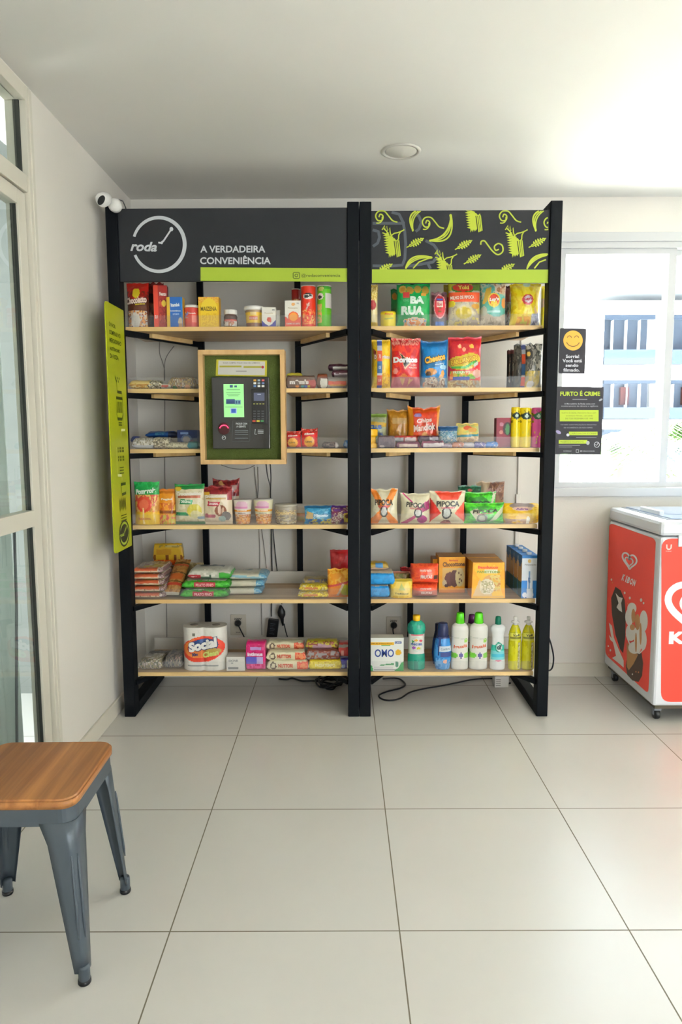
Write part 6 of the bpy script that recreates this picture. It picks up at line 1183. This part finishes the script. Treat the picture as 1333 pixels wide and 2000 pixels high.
for i, (a, b_, v0, v1, lab) in enumerate(((352, 447, 1153, 1170.5, 'lowest of the stack'), (354, 450, 1136, 1153.5, 'middle of the stack'), (366, 452, 1113, 1137, 'topmost of the stack, with a white front flap'))):
    P('pack', 'rice_pack', 'green and red rice pack, '+lab, 'pack', K, a, b_, v0, Y=3.185+(.01*i), vb=v1, zz=(0, .0415, .083)[i], hh=(.041, .041, .052)[i], d=.15, base='#35962c', top='#c9c8ba', seed=101+i, crimp=.05, n=3, L=([('n', 0, 0, 1, 1, ['#35962c', '#48ac38', '#2b8424'], 5), ('r', .26, .18, .70, .82, '#b03040')] if i < 2 else [('n', 0, 0, 1, 1, ['#c9c8ba', '#b8b8a8', '#d8d6ca'], 4), ('r', 0, .0, .30, .42, '#a82c34'), ('r', .30, 0, .55, .4, '#55705c'), ('r', .72, 0, 1, .6, '#3a9a34')]), topart=[('e', .5, .35, .3, .16, '#4a5a54')],
      T=[('PRATO FINO', .48, .5, .36, .36, '#e0a0a4', 0, .04)] if i < 2 else [('T1', .15, .22, .12, .3, '#e8c8c8', 0, .04)], group='stack of rice packs')
for i, (a, b_, v0, v1, lab) in enumerate(((440, 512, 1145, 1160, 'lowest of the stack'), (442, 516, 1128, 1145.5, 'middle of the stack'), (446, 522, 1111, 1129, 'topmost of the stack'))):
    o = P('pack', 'sugar_pack', 'white sugar pack with a pale blue right end, '+lab, 'pack', K, a, b_, v0, Y=3.25, vb=v1, hh=.0355, d=.14, base='#cdc8b4', seed=105+i, crimp=.05, n=3, top='#b9b8a4', L=[('n', .78, 0, 1, 1, ['#7fb0c4', '#5f9cc0', '#a8c8d0'], 6)]+([('s', .5, .1, .8, .3, '#88b4c0')] if i == 2 else []), topart=[('e', .45, .3, .3, .12, '#6a7c7c'), ('r', .78, 0, 1, 1, '#7fb0c4')], group='stack of sugar packs')[0]
    o.location.z = SH[4]+.0005+i*.036
for i, (a, b_, v0, v1, y, lab) in enumerate(((582, 642, 1157, 1170.5, 3.185, 'yellow noodle packet at the front left of the double post, lower one'), (584, 641, 1143, 1158, 3.19, 'yellow noodle packet at the front left of the double post, upper one'), (588, 644, 1133, 1160, 3.27, 'duller yellow and brown packet behind the two yellow noodle packets'))):
    P('pack', 'noodle_packet', lab, 'pack', K, a, b_, v0, Y=y, vb=v1, zz=(0, .031, 0)[i], hh=(.0305, .032, .075)[i], d=(.075, .07, .11)[i], base='#dcc21e' if i < 2 else '#9c8a5c', seed=110+i, crimp=.06, L=[('n', 0, 0, 1, 1, ['#dcc21e', '#ead43c', '#b89a2c', '#d8d0a0'] if i < 2 else ['#9c8a5c', '#6c6a84', '#b8a06c'], 7), ('r', .2, .3, .65, .6, '#c87a3c')], group='noodle packets')
P('bag', 'toast_pack', 'orange and yellow pack with a red diagonal ribbon beside the double post, fifth shelf', 'bag', K, 640, 688, 1112, Y=3.19, d=.06, base='#ea981c', seed=114, flare=0, L=[('n', 0, .5, 1, 1, ['#ea981c', '#f0b43c', '#e28410'], 4), ('r', 0, 0, 1, .45, '#e6872c'), ('e', .75, .26, .22, .2, '#c8c43a'), ('s', .35, .55, .42, .62, '#d8504c'), ('t', [(.35, .05), (.45, .05), (.7, .5), (.6, .5)], '#e8c8a8')])
P('bag', 'red_pack', 'red and clear pack above and behind the orange pack at the double post', 'bag', K, 645, 690, 1074, Y=3.36, d=.04, base='#b8a898', seed=115, L=[('r', 0, .5, 1, 1, '#c41f26'), ('n', 0, .25, 1, .45, ['#b8a898', '#8a6a5c'], 7)])
for i, (v0, v1, lab) in enumerate(((1145, 1170.5, 'plain bright blue pack beside the double post, lower one of two'), (1119, 1146, 'plain bright blue pack beside the double post, upper one of two'))):
    P('pack', 'blue_pack', lab, 'pack', K, 710, 762 if i == 0 else 772, v0, Y=3.185, vb=v1, zz=(0, .0595)[i], hh=(.059, .060)[i], d=.13, base='#1f8fd0', top='#d8c8b0', seed=116+i, crimp=.03, n=4, L=[('n', 0, 0, 1, 1, ['#1f8fd0', '#1a84c4', '#2c9cdc'], 4)], group='blue packs')
P('pack', 'yellow_blue_pack', 'yellow and blue packet lying on top of the plain blue packs', 'pack', K, 712, 760, 1101, Y=3.24, vb=1120, zz=.120, hh=.038, d=.07, base='#b8983c', seed=118, L=[('r', .0, .4, .35, 1, '#b89a14'), ('r', .45, .3, .75, .9, '#4a8ac0'), ('r', 0, 0, 1, .35, '#d8b8a0')])
P('pouch', 'pasta_pouch', 'yellow pack with a small green tree emblem, in front of the brownish bag', 'bag', K, 763, 807, 1132, Y=3.185, d=.055, base='#e6bb2c', seed=119, crimp=.04, flare=0, L=[('n', 0, 0, 1, 1, ['#e6bb2c', '#ecc84a', '#dfb01c'], 4), ('t', [(.05, .1), (.3, .9), (.8, .9), (.95, .1)], '#e8c95c'), ('t', [(.36, .42), (.5, .78), (.66, .42)], '#b8bc6c'), ('r', .0, .86, 1, 1, '#b8a02c')], T=[('Tradicional', .5, .25, .6, .09, '#5c5a1c', 0, .03)])
P('bag', 'brownish_bag', 'brownish bag behind the yellow tree-emblem pack', 'bag', K, 763, 802, 1117, Y=3.27, d=.045, base='#8c7c3c', seed=120, L=[('n', 0, 0, 1, 1, ['#8c7c3c', '#a88a5c', '#7a7a44'], 6), ('r', 0, .9, 1, 1, '#9c5c44')])
for i, (a, b_, v0, v1, lab) in enumerate(((806, 857, 1143, 1170.5, 'lower one'), (804, 859, 1103, 1144, 'upper one'))):
    P('bag', 'panettone_bag', 'orange-red snack bag with white words beside the cake boxes, '+lab, 'bag', K, a, b_, v0, Y=3.185, vb=v1, zz=(0, .0625)[i], hh=(.062, .094)[i], d=.09, base='#d8452a', seed=121+i, flare=0, wr=.8, crimp=.03, L=[('n', 0, 0, 1, 1, ['#d8452a', '#e25a30', '#d03a2a'], 4), ('r', .8, .25, .95, .45, '#5a4a44')] + ([('r', 0, 0, 1, .55, '#b86a60')] if i == 0 else []), T=[('nutrata', .52, .72, .42, .12, '#ecc8bc', 0, .04), ('FRUTAS', .54, .40, .42, .17, '#e8d0c4', 0, .05)], group='orange-red snack bags')
P('bag', 'red_foil_wrap', 'crumpled red foil-topped bag lying over and behind the orange-red bags', 'bag', K, 783, 846, 1075, Y=3.30, vb=1112, d=.09, base='#a8242a', seed=124, wr=3, L=[('n', 0, 0, 1, 1, ['#a8242a', '#c43038', '#7c1c22', '#d8706c'], 6), ('n', .5, 0, 1, .6, ['#8a6458', '#a8867a', '#b83c34'], 6)])[0].location.z = SH[4]+.03
def pbox(u0, u1, vt, Y, d, lab, seed, L, T=(), vb=None, **k): P('box', 'panettone_box', lab, 'box', K, u0, u1, vt, Y=Y, vb=vb, d=d, base='#e8a41c', side='#d08414', top='#b07a34', L=L, T=T, group='orange cake boxes', **k)
CH = [('n', 0, 0, 1, 1, ['#e8a41c', '#e59a18'], 3), ('r', 0, 0, 1, .08, '#d07c18'), ('r', .12, .18, 1, .70, '#d8b064'), ('e', .42, .38, .20, .20, '#6a4038'), ('e', .60, .40, .18, .24, '#5a342c'), ('e', .80, .44, .17, .26, '#cfc08c'), ('e', .76, .55, .03, .03, '#6a4a34'), ('e', .85, .5, .03, .03, '#6a4a34'), ('e', .8, .38, .03, .04, '#6a4a34'), ('e', .78, .28, .03, .03, '#6a4a34'), ('e', .87, .34, .03, .03, '#6a4a34'), ('e', .22, .28, .08, .08, '#c8b490'), ('e', .3, .2, .08, .05, '#4a2c24')]
pbox(858, 909, 1088, 3.30, .13, 'orange cake box with a cut chocolate-chip loaf picture, left of the front orange box', 1, CH, [('Chocottone', .56, .80, .84, .13, '#5c3a1c', .03, .04), ('Bauducco', .55, .91, .34, .05, '#c8402c')])
pbox(846, 858, 1092, 3.36, .10, 'orange box edge left of the chocolate-chip cake box, furthest back', 1, [('r', 0, 0, 1, .1, '#d07c18')])
pbox(912, 974, 1088, 3.37, .10, 'orange cake box at the back, showing above the front fruit-cake box', 1, [('r', 0, .9, 1, 1, '#ecb43c'), ('r', 0, .6, 1, .86, '#c8884c')])
pbox(917, 980, 1094, 3.285, .075, 'orange cake box directly behind the front fruit-cake box', 1, [('r', 0, .8, 1, .93, '#c88a4a')])
pbox(922, 988, 1099, 3.185, .095, 'orange fruit-cake box with a pale speckled slice picture, nearest the shelf front', 1, [('n', 0, 0, 1, 1, ['#eda81c', '#eaa018', '#f0b22c'], 3), ('t', [(.02, 0), (.28, .62), (.30, .80), (.78, .80), (.78, .64), (.92, .12), (.95, 0)], '#e8b83c'), ('t', [(.02, .02), (.22, .52), (.6, .22), (.62, .06)], '#d8b888'), ('r', .36, .70, .78, .80, '#e8e0c0'), ('e', .58, .42, .28, .24, '#d8a05c'), ('n', .55, .2, .86, .66, ['#e0a848', '#d8c070', '#c88a4c'], 8), ('e', .46, .32, .23, .22, '#e2d6b8'), ('n', .28, .16, .64, .48, ['#e2d6b8', '#cfc09c', '#a8a070', '#e8dfc8'], 14), ('r', .04, .02, .95, .07, '#dcae58')], [('Bauducco', .48, .87, .6, .08, '#d8502c', .0, .04), ('PANETTONE', .50, .74, .68, .07, '#8aa03c', 0, .03)], taper=.07, sideart=[('r', 0, 0, 1, 1, '#dc9a2c')])
for i in range(4):
    Y = 3.185+i*.078
    P('box', 'milk_carton', ['white and blue milk carton at the front, beside the right post', 'milk carton second in the row running back beside the right post', 'milk carton third in the row running back beside the right post', 'milk carton at the back of the row beside the right post'][i], 'carton', K, 674+(1020-674)*3.185/Y, 674+(1052-674)*3.185/Y, 848+(1085-848)*3.185/Y, Y=Y, vb=None, d=.072, base='#e2e4e4', side='#c3a070', top='#1f6fb4', L=[('r', 0, .93, 1, 1, '#1f6fb4'), ('r', .0, 0, 1, .42, '#2f7fcc'), ('t', [(.32, 0), (.36, .48), (.30, .55), (.70, .55), (.66, .48), (.72, 0)], '#e6e8ec'), ('r', .42, .22, .52, .62, '#7a9cc0'), ('e', .45, .87, .09, .04, '#d8b060'), ('e', .2, .07, .14, .06, '#f0f2f8'), ('e', .55, .08, .2, .07, '#f0f2f8')], T=[('Piracanjuba', .52, .78, .7, .05, '#a8a49c'), ('LEITE', .46, .42, .34, .05, '#3a5f94', 1.57)], sideart=[('r', 0, .86, 1, 1, '#1f6fb4'), ('r', 0, 0, 1, .36, '#2f6f80'), ('t', [(0, .86), (.5, .70), (1, .86)], '#1f5f9c')], group='milk cartons')
    if True:
        o = [q for q in COL.objects if q.get('group') == 'milk cartons'][-1]; mb = MB(); b_ = 1
        hgt = max(v.co.z for v in o.data.vertices); wd = max(v.co.x for v in o.data.vertices)
        mb.lathe([(.012, hgt), (.012, hgt+.010), (.010, hgt+.011)], 18, C('#d8dade'), cy=-.012); sub(o, 'cap', mb)

# ---------------- bottom shelf, left unit
K = 5
P('pack', 'sponge_pack', 'clear flat pack with silvery glints at the front left corner of the bottom shelf', 'pack', K, 270, 317, 1288, Y=3.19, d=.12, base='#8d8670', seed=130, n=3, L=[('n', 0, 0, 1, 1, ['#8d8670', '#a89a78', '#6a6c5c', '#b8a8a0', '#c8c4b4'], 9)], topart=[('n', 0, 0, 1, 1, ['#7c7a68', '#968c74', '#b8b4a8'], 6)], top='#7c7a68', group='clear packs on the bottom shelf')
P('pack', 'sponge_pack', 'clear flat pack on the bottom shelf touching the paper rolls', 'pack', K, 319, 355, 1284, Y=3.20, d=.16, base='#7c7468', seed=131, n=3, L=[('n', 0, 0, 1, 1, ['#7c7468', '#8a8478', '#5c5c60', '#a8948c'], 9)], topart=[('n', 0, 0, 1, 1, ['#6c6c70', '#8c847a', '#5a5a5c'], 6)], top='#6c6c70', group='clear packs on the bottom shelf')
P('pack', 'black_flat_pack', 'thin dark pack at the back left of the bottom shelf', 'pack', K, 285, 345, 1278, Y=3.36, d=.08, base='#3a322a', seed=132, L=[('n', 0, 0, 1, 1, ['#3a322a', '#5c4c3c'], 5)])[0]
# two paper rolls in one printed wrap
x0, x1, Yr = atY(355, 1270, 3.19).x, atY(441, 1270, 3.19).x, 3.19
hR = atY(398, 1226, Yr).z-SH[5]; rr = (x1-x0)/4; tp = empty('paper_roll_pack', ((x0+x1)/2, Yr+rr, SH[5]+.0004), 'pack of white paper rolls with a red, orange and blue swirl, bottom left shelf', 'paper rolls')
pa = make_art('#dedad0', [('e', .49, .50, .50, .32, '#d8402c'), ('n', .0, .2, 1, .84, ['#d8402c', '#d8402c', '#e0522f'], 5), ('e', .50, .54, .42, .27, '#e88a3a')])
def pa2(x, y, z):
    u = x/(4*rr)+.5; v = z/hR; c = C('#dedad0')
    e = lambda cu, cv, ru, rv: ((u-cu)/ru)**2+((v-cv)/rv)**2 <= 1
    vv = v-.10*(u-.5)
    def e2(cu, cv, ru, rv): return ((u-cu)/ru)**2+((vv-cv)/rv)**2 <= 1
    if e2(.48, .50, .49, .30): c = C('#d8402c')
    if e2(.47, .54, .43, .24): c = C('#e4853c') if u < .5 else C('#dc4a34')
    if e2(.49, .55, .36, .22): c = C('#d8402c')
    if e2(.50, .58, .34, .16): c = C('#2c4c84')
    if e2(.56, .42, .34, .10): c = C('#d87a3c') if u < .55 else C('#b89a48')
    if .10 < v < .135 and .12 < u < .82: c = C('#9a9c98')
    if .80 < v < .87 and .24 < u < .32: c = C('#6a6a5c')
    if v > .985: c = C('#cdc7b8')
    return c
mb = MB(); seg = 40; rows = 60; V = []
out = []
for k in range(seg//2+1): a = math.radians(90+180*k/(seg//2)); out.append((-rr+rr*math.cos(a), rr*math.sin(a)))
front = []
for k in range(41):
    t = k/40; x = -rr*1.0+2*rr*t; front.append((x, -rr+.010*math.exp(-((x)/(.010))**2)))
out2 = [p for p in out if p[1] <= 0]; ring_ = []
N = 96
for k in range(N):
    a = 2*math.pi*k/N; cx_ = rr if math.cos(a) > 0 else -rr
    x = cx_+rr*math.cos(a) if abs(math.cos(a)) > 1e-9 else 0; ring_.append((x, rr*math.sin(a)))
# add flat bridges between the two rolls
L_ = [(-rr+rr*math.cos(math.radians(d)), rr*math.sin(math.radians(d))) for d in range(90, 271, 6)]
F_ = [(-rr+2*rr*k/24, -rr+.007*math.exp(-((-rr+2*rr*k/24)/.009)**2)) for k in range(1, 24)]
R_ = [(rr+rr*math.cos(math.radians(d)), rr*math.sin(math.radians(d))) for d in range(270, 451, 6)]
B_2 = [(rr-2*rr*k/8, rr) for k in range(1, 8)]
prof_ = L_+F_+R_+B_2; n = len(prof_)
for j in range(rows+1):
    z = hR*j/rows
    for x, y in prof_: V.append((x, y, z))
for j in range(rows):
    for i in range(n):
        i2 = (i+1) % n; f = (j*n+i, j*n+i2, (j+1)*n+i2, (j+1)*n+i); cx_ = (prof_[i][0]+prof_[i2][0])/2; mb.f.append(f); mb.c.append([pa2(cx_, 0, hR*(j+.5)/rows)]*4); mb.mi.append(0); mb.sm.append(True)
mb.v.extend(V); mb.f.append(tuple(rows*n+i for i in range(n))); mb.c.append([C('#d2cdc0')]*n); mb.mi.append(0); mb.sm.append(False)
mb.f.append(tuple(reversed(range(n)))); mb.c.append([C('#d2cdc0')]*n); mb.mi.append(0); mb.sm.append(False)
fyr = lambda x: -math.sqrt(max(0, rr*rr-(max(0, abs(x)-rr))**2))
texts(mb, [('Social', .49, .60, .72, .26, '#2f3f6a', .22, .14), ('Social', .485, .605, .69, .23, '#f0ece4', .22, .07), ('Clean', .66, .40, .36, .13, '#c8d070', .2, .05), ('30m', .30, .38, .14, .08, '#2f3f6a', .1, .05)], 4*rr, hR, lambda x, z: fyr(x), .0022)
mb.build('wrap', M_FILM, tp)
for sx_ in (-1, 1): MB().lathe([(.019, hR), (.019, hR+.001)], 24, C('#8f8676'), cx=sx_*rr).build('roll_core', M_PAPER, tp)
P('box', 'soap_box', 'small white carton with grey print between the paper rolls and the pink pads', 'box', K, 443, 479, 1283, Y=3.19, d=.07, base='#dcd8ce', top='#c2bdb2', L=[('r', .08, .12, .65, .26, '#8c8c88'), ('r', .25, .5, .35, .6, '#a8a8a4')], T=[('DOVE', .38, .72, .5, .16, '#8a8a8a')])
P('pack', 'sanitary_pad_pack', 'magenta pad pack with white lettering on the bottom left shelf', 'pack', K, 480, 519, 1256, Y=3.19, d=.08, base='#c81f6a', seed=133, crimp=.015, n=4.5, L=[('n', 0, 0, 1, 1, ['#c81f6a', '#b81860', '#d43a7c'], 4), ('r', .25, .78, .8, .84, '#b08ac0'), ('r', .0, .30, .7, .38, '#5a58b8'), ('e', .70, .40, .16, .14, '#b8a8d8'), ('n', 0, 0, 1, .28, ['#c81f6a', '#e05a9a', '#d03a7c'], 6)], T=[('intimus', .48, .60, .76, .13, '#f0dce8', 0, .05)])
def waf(u0, u1, v0, v1, Y, lab, s, zz):
    o = P('pack', 'cream_cracker_pack', lab, 'pack', K, u0, u1, v0, Y=Y, vb=v1, d=.065, base='#dfd6b2', seed=s, crimp=.04, n=3, L=[('r', .72, .15, .98, .85, '#d8583c'), ('n', .74, .2, .96, .8, ['#d8583c', '#e08a5c', '#c8402c'], 7), ('e', .16, .5, .07, .36, '#6c5c4c'), ('e', .16, .5, .045, .2, '#dfd6b2')], T=[('NUTTORI', .45, .52, .34, .38, '#d0563c', 0, .05)], group='cream cracker packs')[0]
    o.location.z = SH[5]+.0004+zz
waf(521, 604, 1292, 1312, 3.185, 'cream and red wafer roll on the bottom left shelf, lowest of three', 134, 0)
waf(520, 599, 1274, 1293, 3.19, 'cream and red wafer roll on the bottom left shelf, middle of three', 135, .045)
waf(520, 596, 1261, 1278, 3.25, 'cream wafer roll with a red right end, topmost and furthest back of three', 136, .078)
for i, (a, b_, v0, v1, y, c, zz, lab, n_) in enumerate(((603, 668, 1291, 1312, 3.19, '#d8c01c', 0, 'yellow wrapped roll on the bottom left shelf, under the brown pack', ['#d8c01c', '#e6d23c', '#c8a824']), (598, 665, 1272, 1292, 3.19, '#7c4038', .048, 'brown and grey wrapped roll lying on the yellow roll', ['#7c4038', '#8f8a8a', '#8c4a34', '#6a3430']), (597, 662, 1258, 1274, 3.22, '#a89a28', .093, 'yellow and brown pack on top of the brown and grey roll', ['#a89a28', '#8a4438', '#c8b83c', '#7c3c34']))):
    o = P('pack', 'biscuit_roll', lab, 'pack', K, a, b_, v0, Y=y, vb=v1, d=.06, base=c, seed=137+i, crimp=.03, n=3, L=[('n', 0, 0, 1, 1, n_, 5)]+([('e', .5, .3, .3, .3, '#b8949c')] if i == 2 else []), group='biscuit rolls', T=[('PASSATEMPO', .5, .5, .6, .3, '#ece4a0', 0, .03)] if i == 0 else [])[0]; o.location.z = SH[5]+.0004+zz
o = P('pack', 'biscuit_roll', 'blue-violet wrapped end beside the double post on the bottom left shelf', 'pack', K, 660, 686, 1288, Y=3.205, d=.07, base='#4c44a4', seed=141, crimp=.03, n=4, L=[('n', 0, 0, 1, 1, ['#4c44a4', '#5a54b8', '#4038a0'], 4), ('e', .42, .34, .16, .22, '#b8c8e4'), ('r', .7, 0, 1, 1, '#d8d0b0')])
o = P('pack', 'biscuit_roll', 'red wrapped end with a clear top on the blue-violet one', 'pack', K, 661, 686, 1262, Y=3.205, vb=1288, d=.07, base='#b83c38', seed=142, crimp=.03, n=4, L=[('r', 0, .7, 1, 1, '#9c9488'), ('r', .25, .1, .45, .6, '#e0a8a0')])[0]; o.location.z = SH[5]+.060
# ---------------- bottom shelf, right unit
o, w, h, d = P('box', 'washing_powder_box', 'white and green washing powder box with big dark blue letters', 'box', K, 722, 789, 1246, Y=3.185, d=.06, base='#e6e6dc', side='#3c9a50', top='#d8d4c4', L=[('r', 0, .78, .72, .88, '#e8b018'), ('r', .74, .82, .93, .90, '#34508c'), ('r', .34, .755, .60, .78, '#4a9a5c'), ('e', .84, .56, .09, .09, '#d8a820'), ('r', .80, .56, .88, .57, '#e8c040'), ('t', [(.30, .18), (.72, .24), (.72, .17), (.3, .16)], '#4a9a5c'), ('t', [(.72, 0), (.85, .10), (.93, .26), (1, .28), (1, 0)], '#3c9a50'), ('t', [(0, 0), (0, .20), (.08, .16), (.12, .0)], '#3c9a50'), ('r', .14, .015, .78, .05, '#5c6068'), ('r', .14, .07, .7, .13, '#d8d4d0'), ('e', .80, .20, .05, .09, '#4a8a6c'), ('r', .15, .34, .70, .35, '#b8b8b0')], T=[('OMO', .435, .54, .56, .24, '#26418c', 0, .02), ('MULTIAÇÃO', .36, .83, .6, .04, '#8a5c10'), ('1,6KG', .83, .86, .15, .04, '#e8ecf4')])
def bottle(nm, lab, u0, u1, vt, prof, base, L=(), T=(), Y=3.19, sy=.62, cap=None, capcol='#ffffff', capname='cap', group=None, cat='bottle', m=None, seg=40):
    o, w, h, d = P('lathe', nm, lab, cat, K, u0, u1, vt, Y=Y, base=base, prof=prof, L=L, T=T, sy=sy, group=group, m=m, seg=seg)
    if cap: sub(o, capname, MB().lathe([(r*w/2, z*h) for r, z in cap], 28, C(capcol), sy=1))
    return o
bottle('disinfectant_bottle', 'green disinfectant bottle with a yellow cap and a round label, right of the washing powder', 797, 833, 1214, [(.86, 0), (.94, .02), (.96, .12), (.94, .28), (.90, .33), (.88, .36), (.88, .73), (.96, .78), (1, .84), (.92, .92), (.62, .98), (.40, 1)], '#1c8a72', L=[('n', 0, 0, 1, 1, ['#1c8a72', '#23967c', '#15796a'], 3), ('r', 0, .33, 1, .73, '#ddd6cc'), ('r', .2, .70, .85, .73, '#d8707c'), ('e', .5, .53, .36, .155, '#c8d4c4'), ('e', .5, .53, .30, .13, '#ddd6cc'), ('e', .28, .58, .06, .03, '#3a8a4c'), ('e', .72, .60, .07, .03, '#c84a5c'), ('e', .6, .45, .09, .03, '#c8b83a'), ('e', .33, .46, .08, .03, '#8a4a9c'), ('e', .47, .61, .08, .025, '#e8b040')], T=[('PINHO BRIL', .5, .53, .62, .05, '#3a5c9c', 0, .05)], cap=[(.38, .995), (.40, 1.0), (.40, 1.10), (.36, 1.105)], capcol='#f0b818')
BLUEL = [('n', 0, 0, 1, 1, ['#2f78bc', '#3a86c8', '#2468a8'], 3), ('r', 0, .78, 1, 1, '#1c2c5c'), ('t', [(.2, .3), (.25, .8), (.45, .95), (.35, .55)], '#22356c'), ('n', .1, 0, .9, .3, ['#4a90cc', '#6aa4d8', '#3a7cbc'], 4)]
bottle('fabric_softener_bottle', 'slim dark blue bottle mostly hidden behind the blue softener bottle', 845, 872, 1226, [(.8, 0), (1, .3), (.9, .6), (.5, .96), (.4, 1)], '#1f3f84', Y=3.27, L=[('r', 0, .7, 1, 1, '#20284c')], cap=[(.55, .9), (.58, .92), (.55, 1.08), (.45, 1.09)], capcol='#23284a', group='fabric softener bottles')
bottle('fabric_softener_bottle', 'blue curved fabric softener bottle with a navy cap, front one', 849, 884, 1232, [(.70, 0), (.80, .02), (.98, .25), (1, .42), (.92, .62), (.74, .82), (.52, .96), (.50, 1)], '#2f78bc', L=BLUEL+[('r', .28, .47, .98, .60, '#d0d8dc'), ('r', .33, .34, .98, .46, '#3c4a84'), ('e', .62, .22, .12, .05, '#e0a890')], T=[('Comfort', .62, .535, .50, .06, '#6a7c8c', .04, .02)], cap=[(.62, .83), (.66, .86), (.62, 1.04), (.52, 1.16), (.40, 1.17)], capcol='#1d2650', group='fabric softener bottles')
WB = [(.80, 0), (.94, .015), (.97, .05), (.96, .30), (.94, .34), (.94, .66), (.97, .70), (.97, .86), (.88, .93), (.62, .975), (.44, 1)]
WL = [('r', .1, .38, 1, .42, '#dcd8cc'), ('t', [(0, .26), (0, .38), (.32, .36), (.30, .26)], '#8cc85c'), ('t', [(.72, .26), (.74, .36), (1, .38), (1, .26)], '#8cc85c'), ('e', .20, .31, .14, .05, '#6ab83c'), ('t', [(.54, .25), (.70, .32), (.54, .39), (.38, .32)], '#54508c'), ('e', .80, .64, .12, .05, '#a0d060'), ('s', .70, .64, .715, .655, '#c8c8bc')]
def wbot(u0, u1, vt, lab, capc, Y=3.19):
    bottle('bleach_bottle', lab, u0, u1, vt, WB, '#dedbd0', Y=Y, L=WL, T=[('Igualá', .50, .50, .76, .09, '#e0683c', .1, .02)], cap=[(.46, .985), (.50, .99), (.44, 1.12), (.40, 1.19), (.34, 1.205)], capcol=capc, group='white cleaner bottles')
wbot(883, 918, 1218, 'white cleaner bottle with a lime cap, left one of the pair', '#59cf20')
wbot(919, 956, 1218, 'white cleaner bottle with a lime cap, right one of the pair', '#59cf20')
wbot(908, 940, 1218, 'white bottle with a purple cap behind the two lime-capped bottles', '#6a2468', Y=3.31)
bottle('cream_cleaner_bottle', 'white cream cleaner bottle with a dark green cap and turquoise label', 960, 990, 1221, [(.88, 0), (.98, .02), (1, .10), (.94, .30), (.80, .58), (.76, .70), (.84, .80), (.97, .87), (.97, .93), (.80, .97), (.45, 1)], '#e2e3df', L=[('r', .04, .23, .96, .42, '#7ccfd4'), ('r', .04, .42, .96, .55, '#38b8a4'), ('e', .52, .51, .24, .11, '#1f8a74'), ('e', .55, .50, .18, .085, '#c8ded8'), ('r', .1, .28, .9, .36, '#4ab4cc'), ('e', .5, .21, .2, .02, '#e08a9c')], T=[('cif', .55, .51, .30, .11, '#2f4a48', 0, .08)], cap=[(.36, .995), (.40, 1.0), (.38, 1.10), (.33, 1.16), (.22, 1.17)], capcol='#0f7a5c')
M_LIQ = mat('yellow_detergent_plastic', attr=True, rough=.12, trans=.12, ior=1.4)
for a, b_, lab in ((996, 1022, 'clear bottle of yellow detergent with a white cap, left one of the pair'), (1022, 1048, 'clear bottle of yellow detergent with a white cap, beside the right post')):
    bottle('detergent_bottle', lab, a, b_, 1222, [(.90, 0), (.97, .03), (.97, .60), (.93, .64), (.93, .74), (.97, .76), (.86, .84), (.55, .96), (.36, 1)], '#e2da16', L=[('n', 0, 0, 1, .8, ['#d8cf12', '#e2dc20', '#c8c00c'], 3), ('n', 0, .78, 1, 1, ['#b8b420', '#d8cf12', '#c8c84c'], 4), ('r', .05, .65, .95, .82, '#e3df54'), ('r', .1, .70, .9, .74, '#8f8c3c'), ('r', .62, .03, .82, .62, '#d8d09c'), ('n', .64, .03, .8, .62, ['#d8d09c', '#b0a860', '#e8e4c0'], 12)], T=[('Ypê', .5, .775, .5, .06, '#5c5a3c', .1, .04)], sy=.8, cap=[(.34, .99), (.36, 1.0), (.34, 1.04), (.62, 1.045), (.62, 1.065), (.30, 1.075), (.22, 1.10), (.30, 1.13), (.26, 1.175), (.15, 1.18)], capcol='#e4e2d8', group='detergent bottles', m=M_LIQ)
bpy.context.view_layer.update()
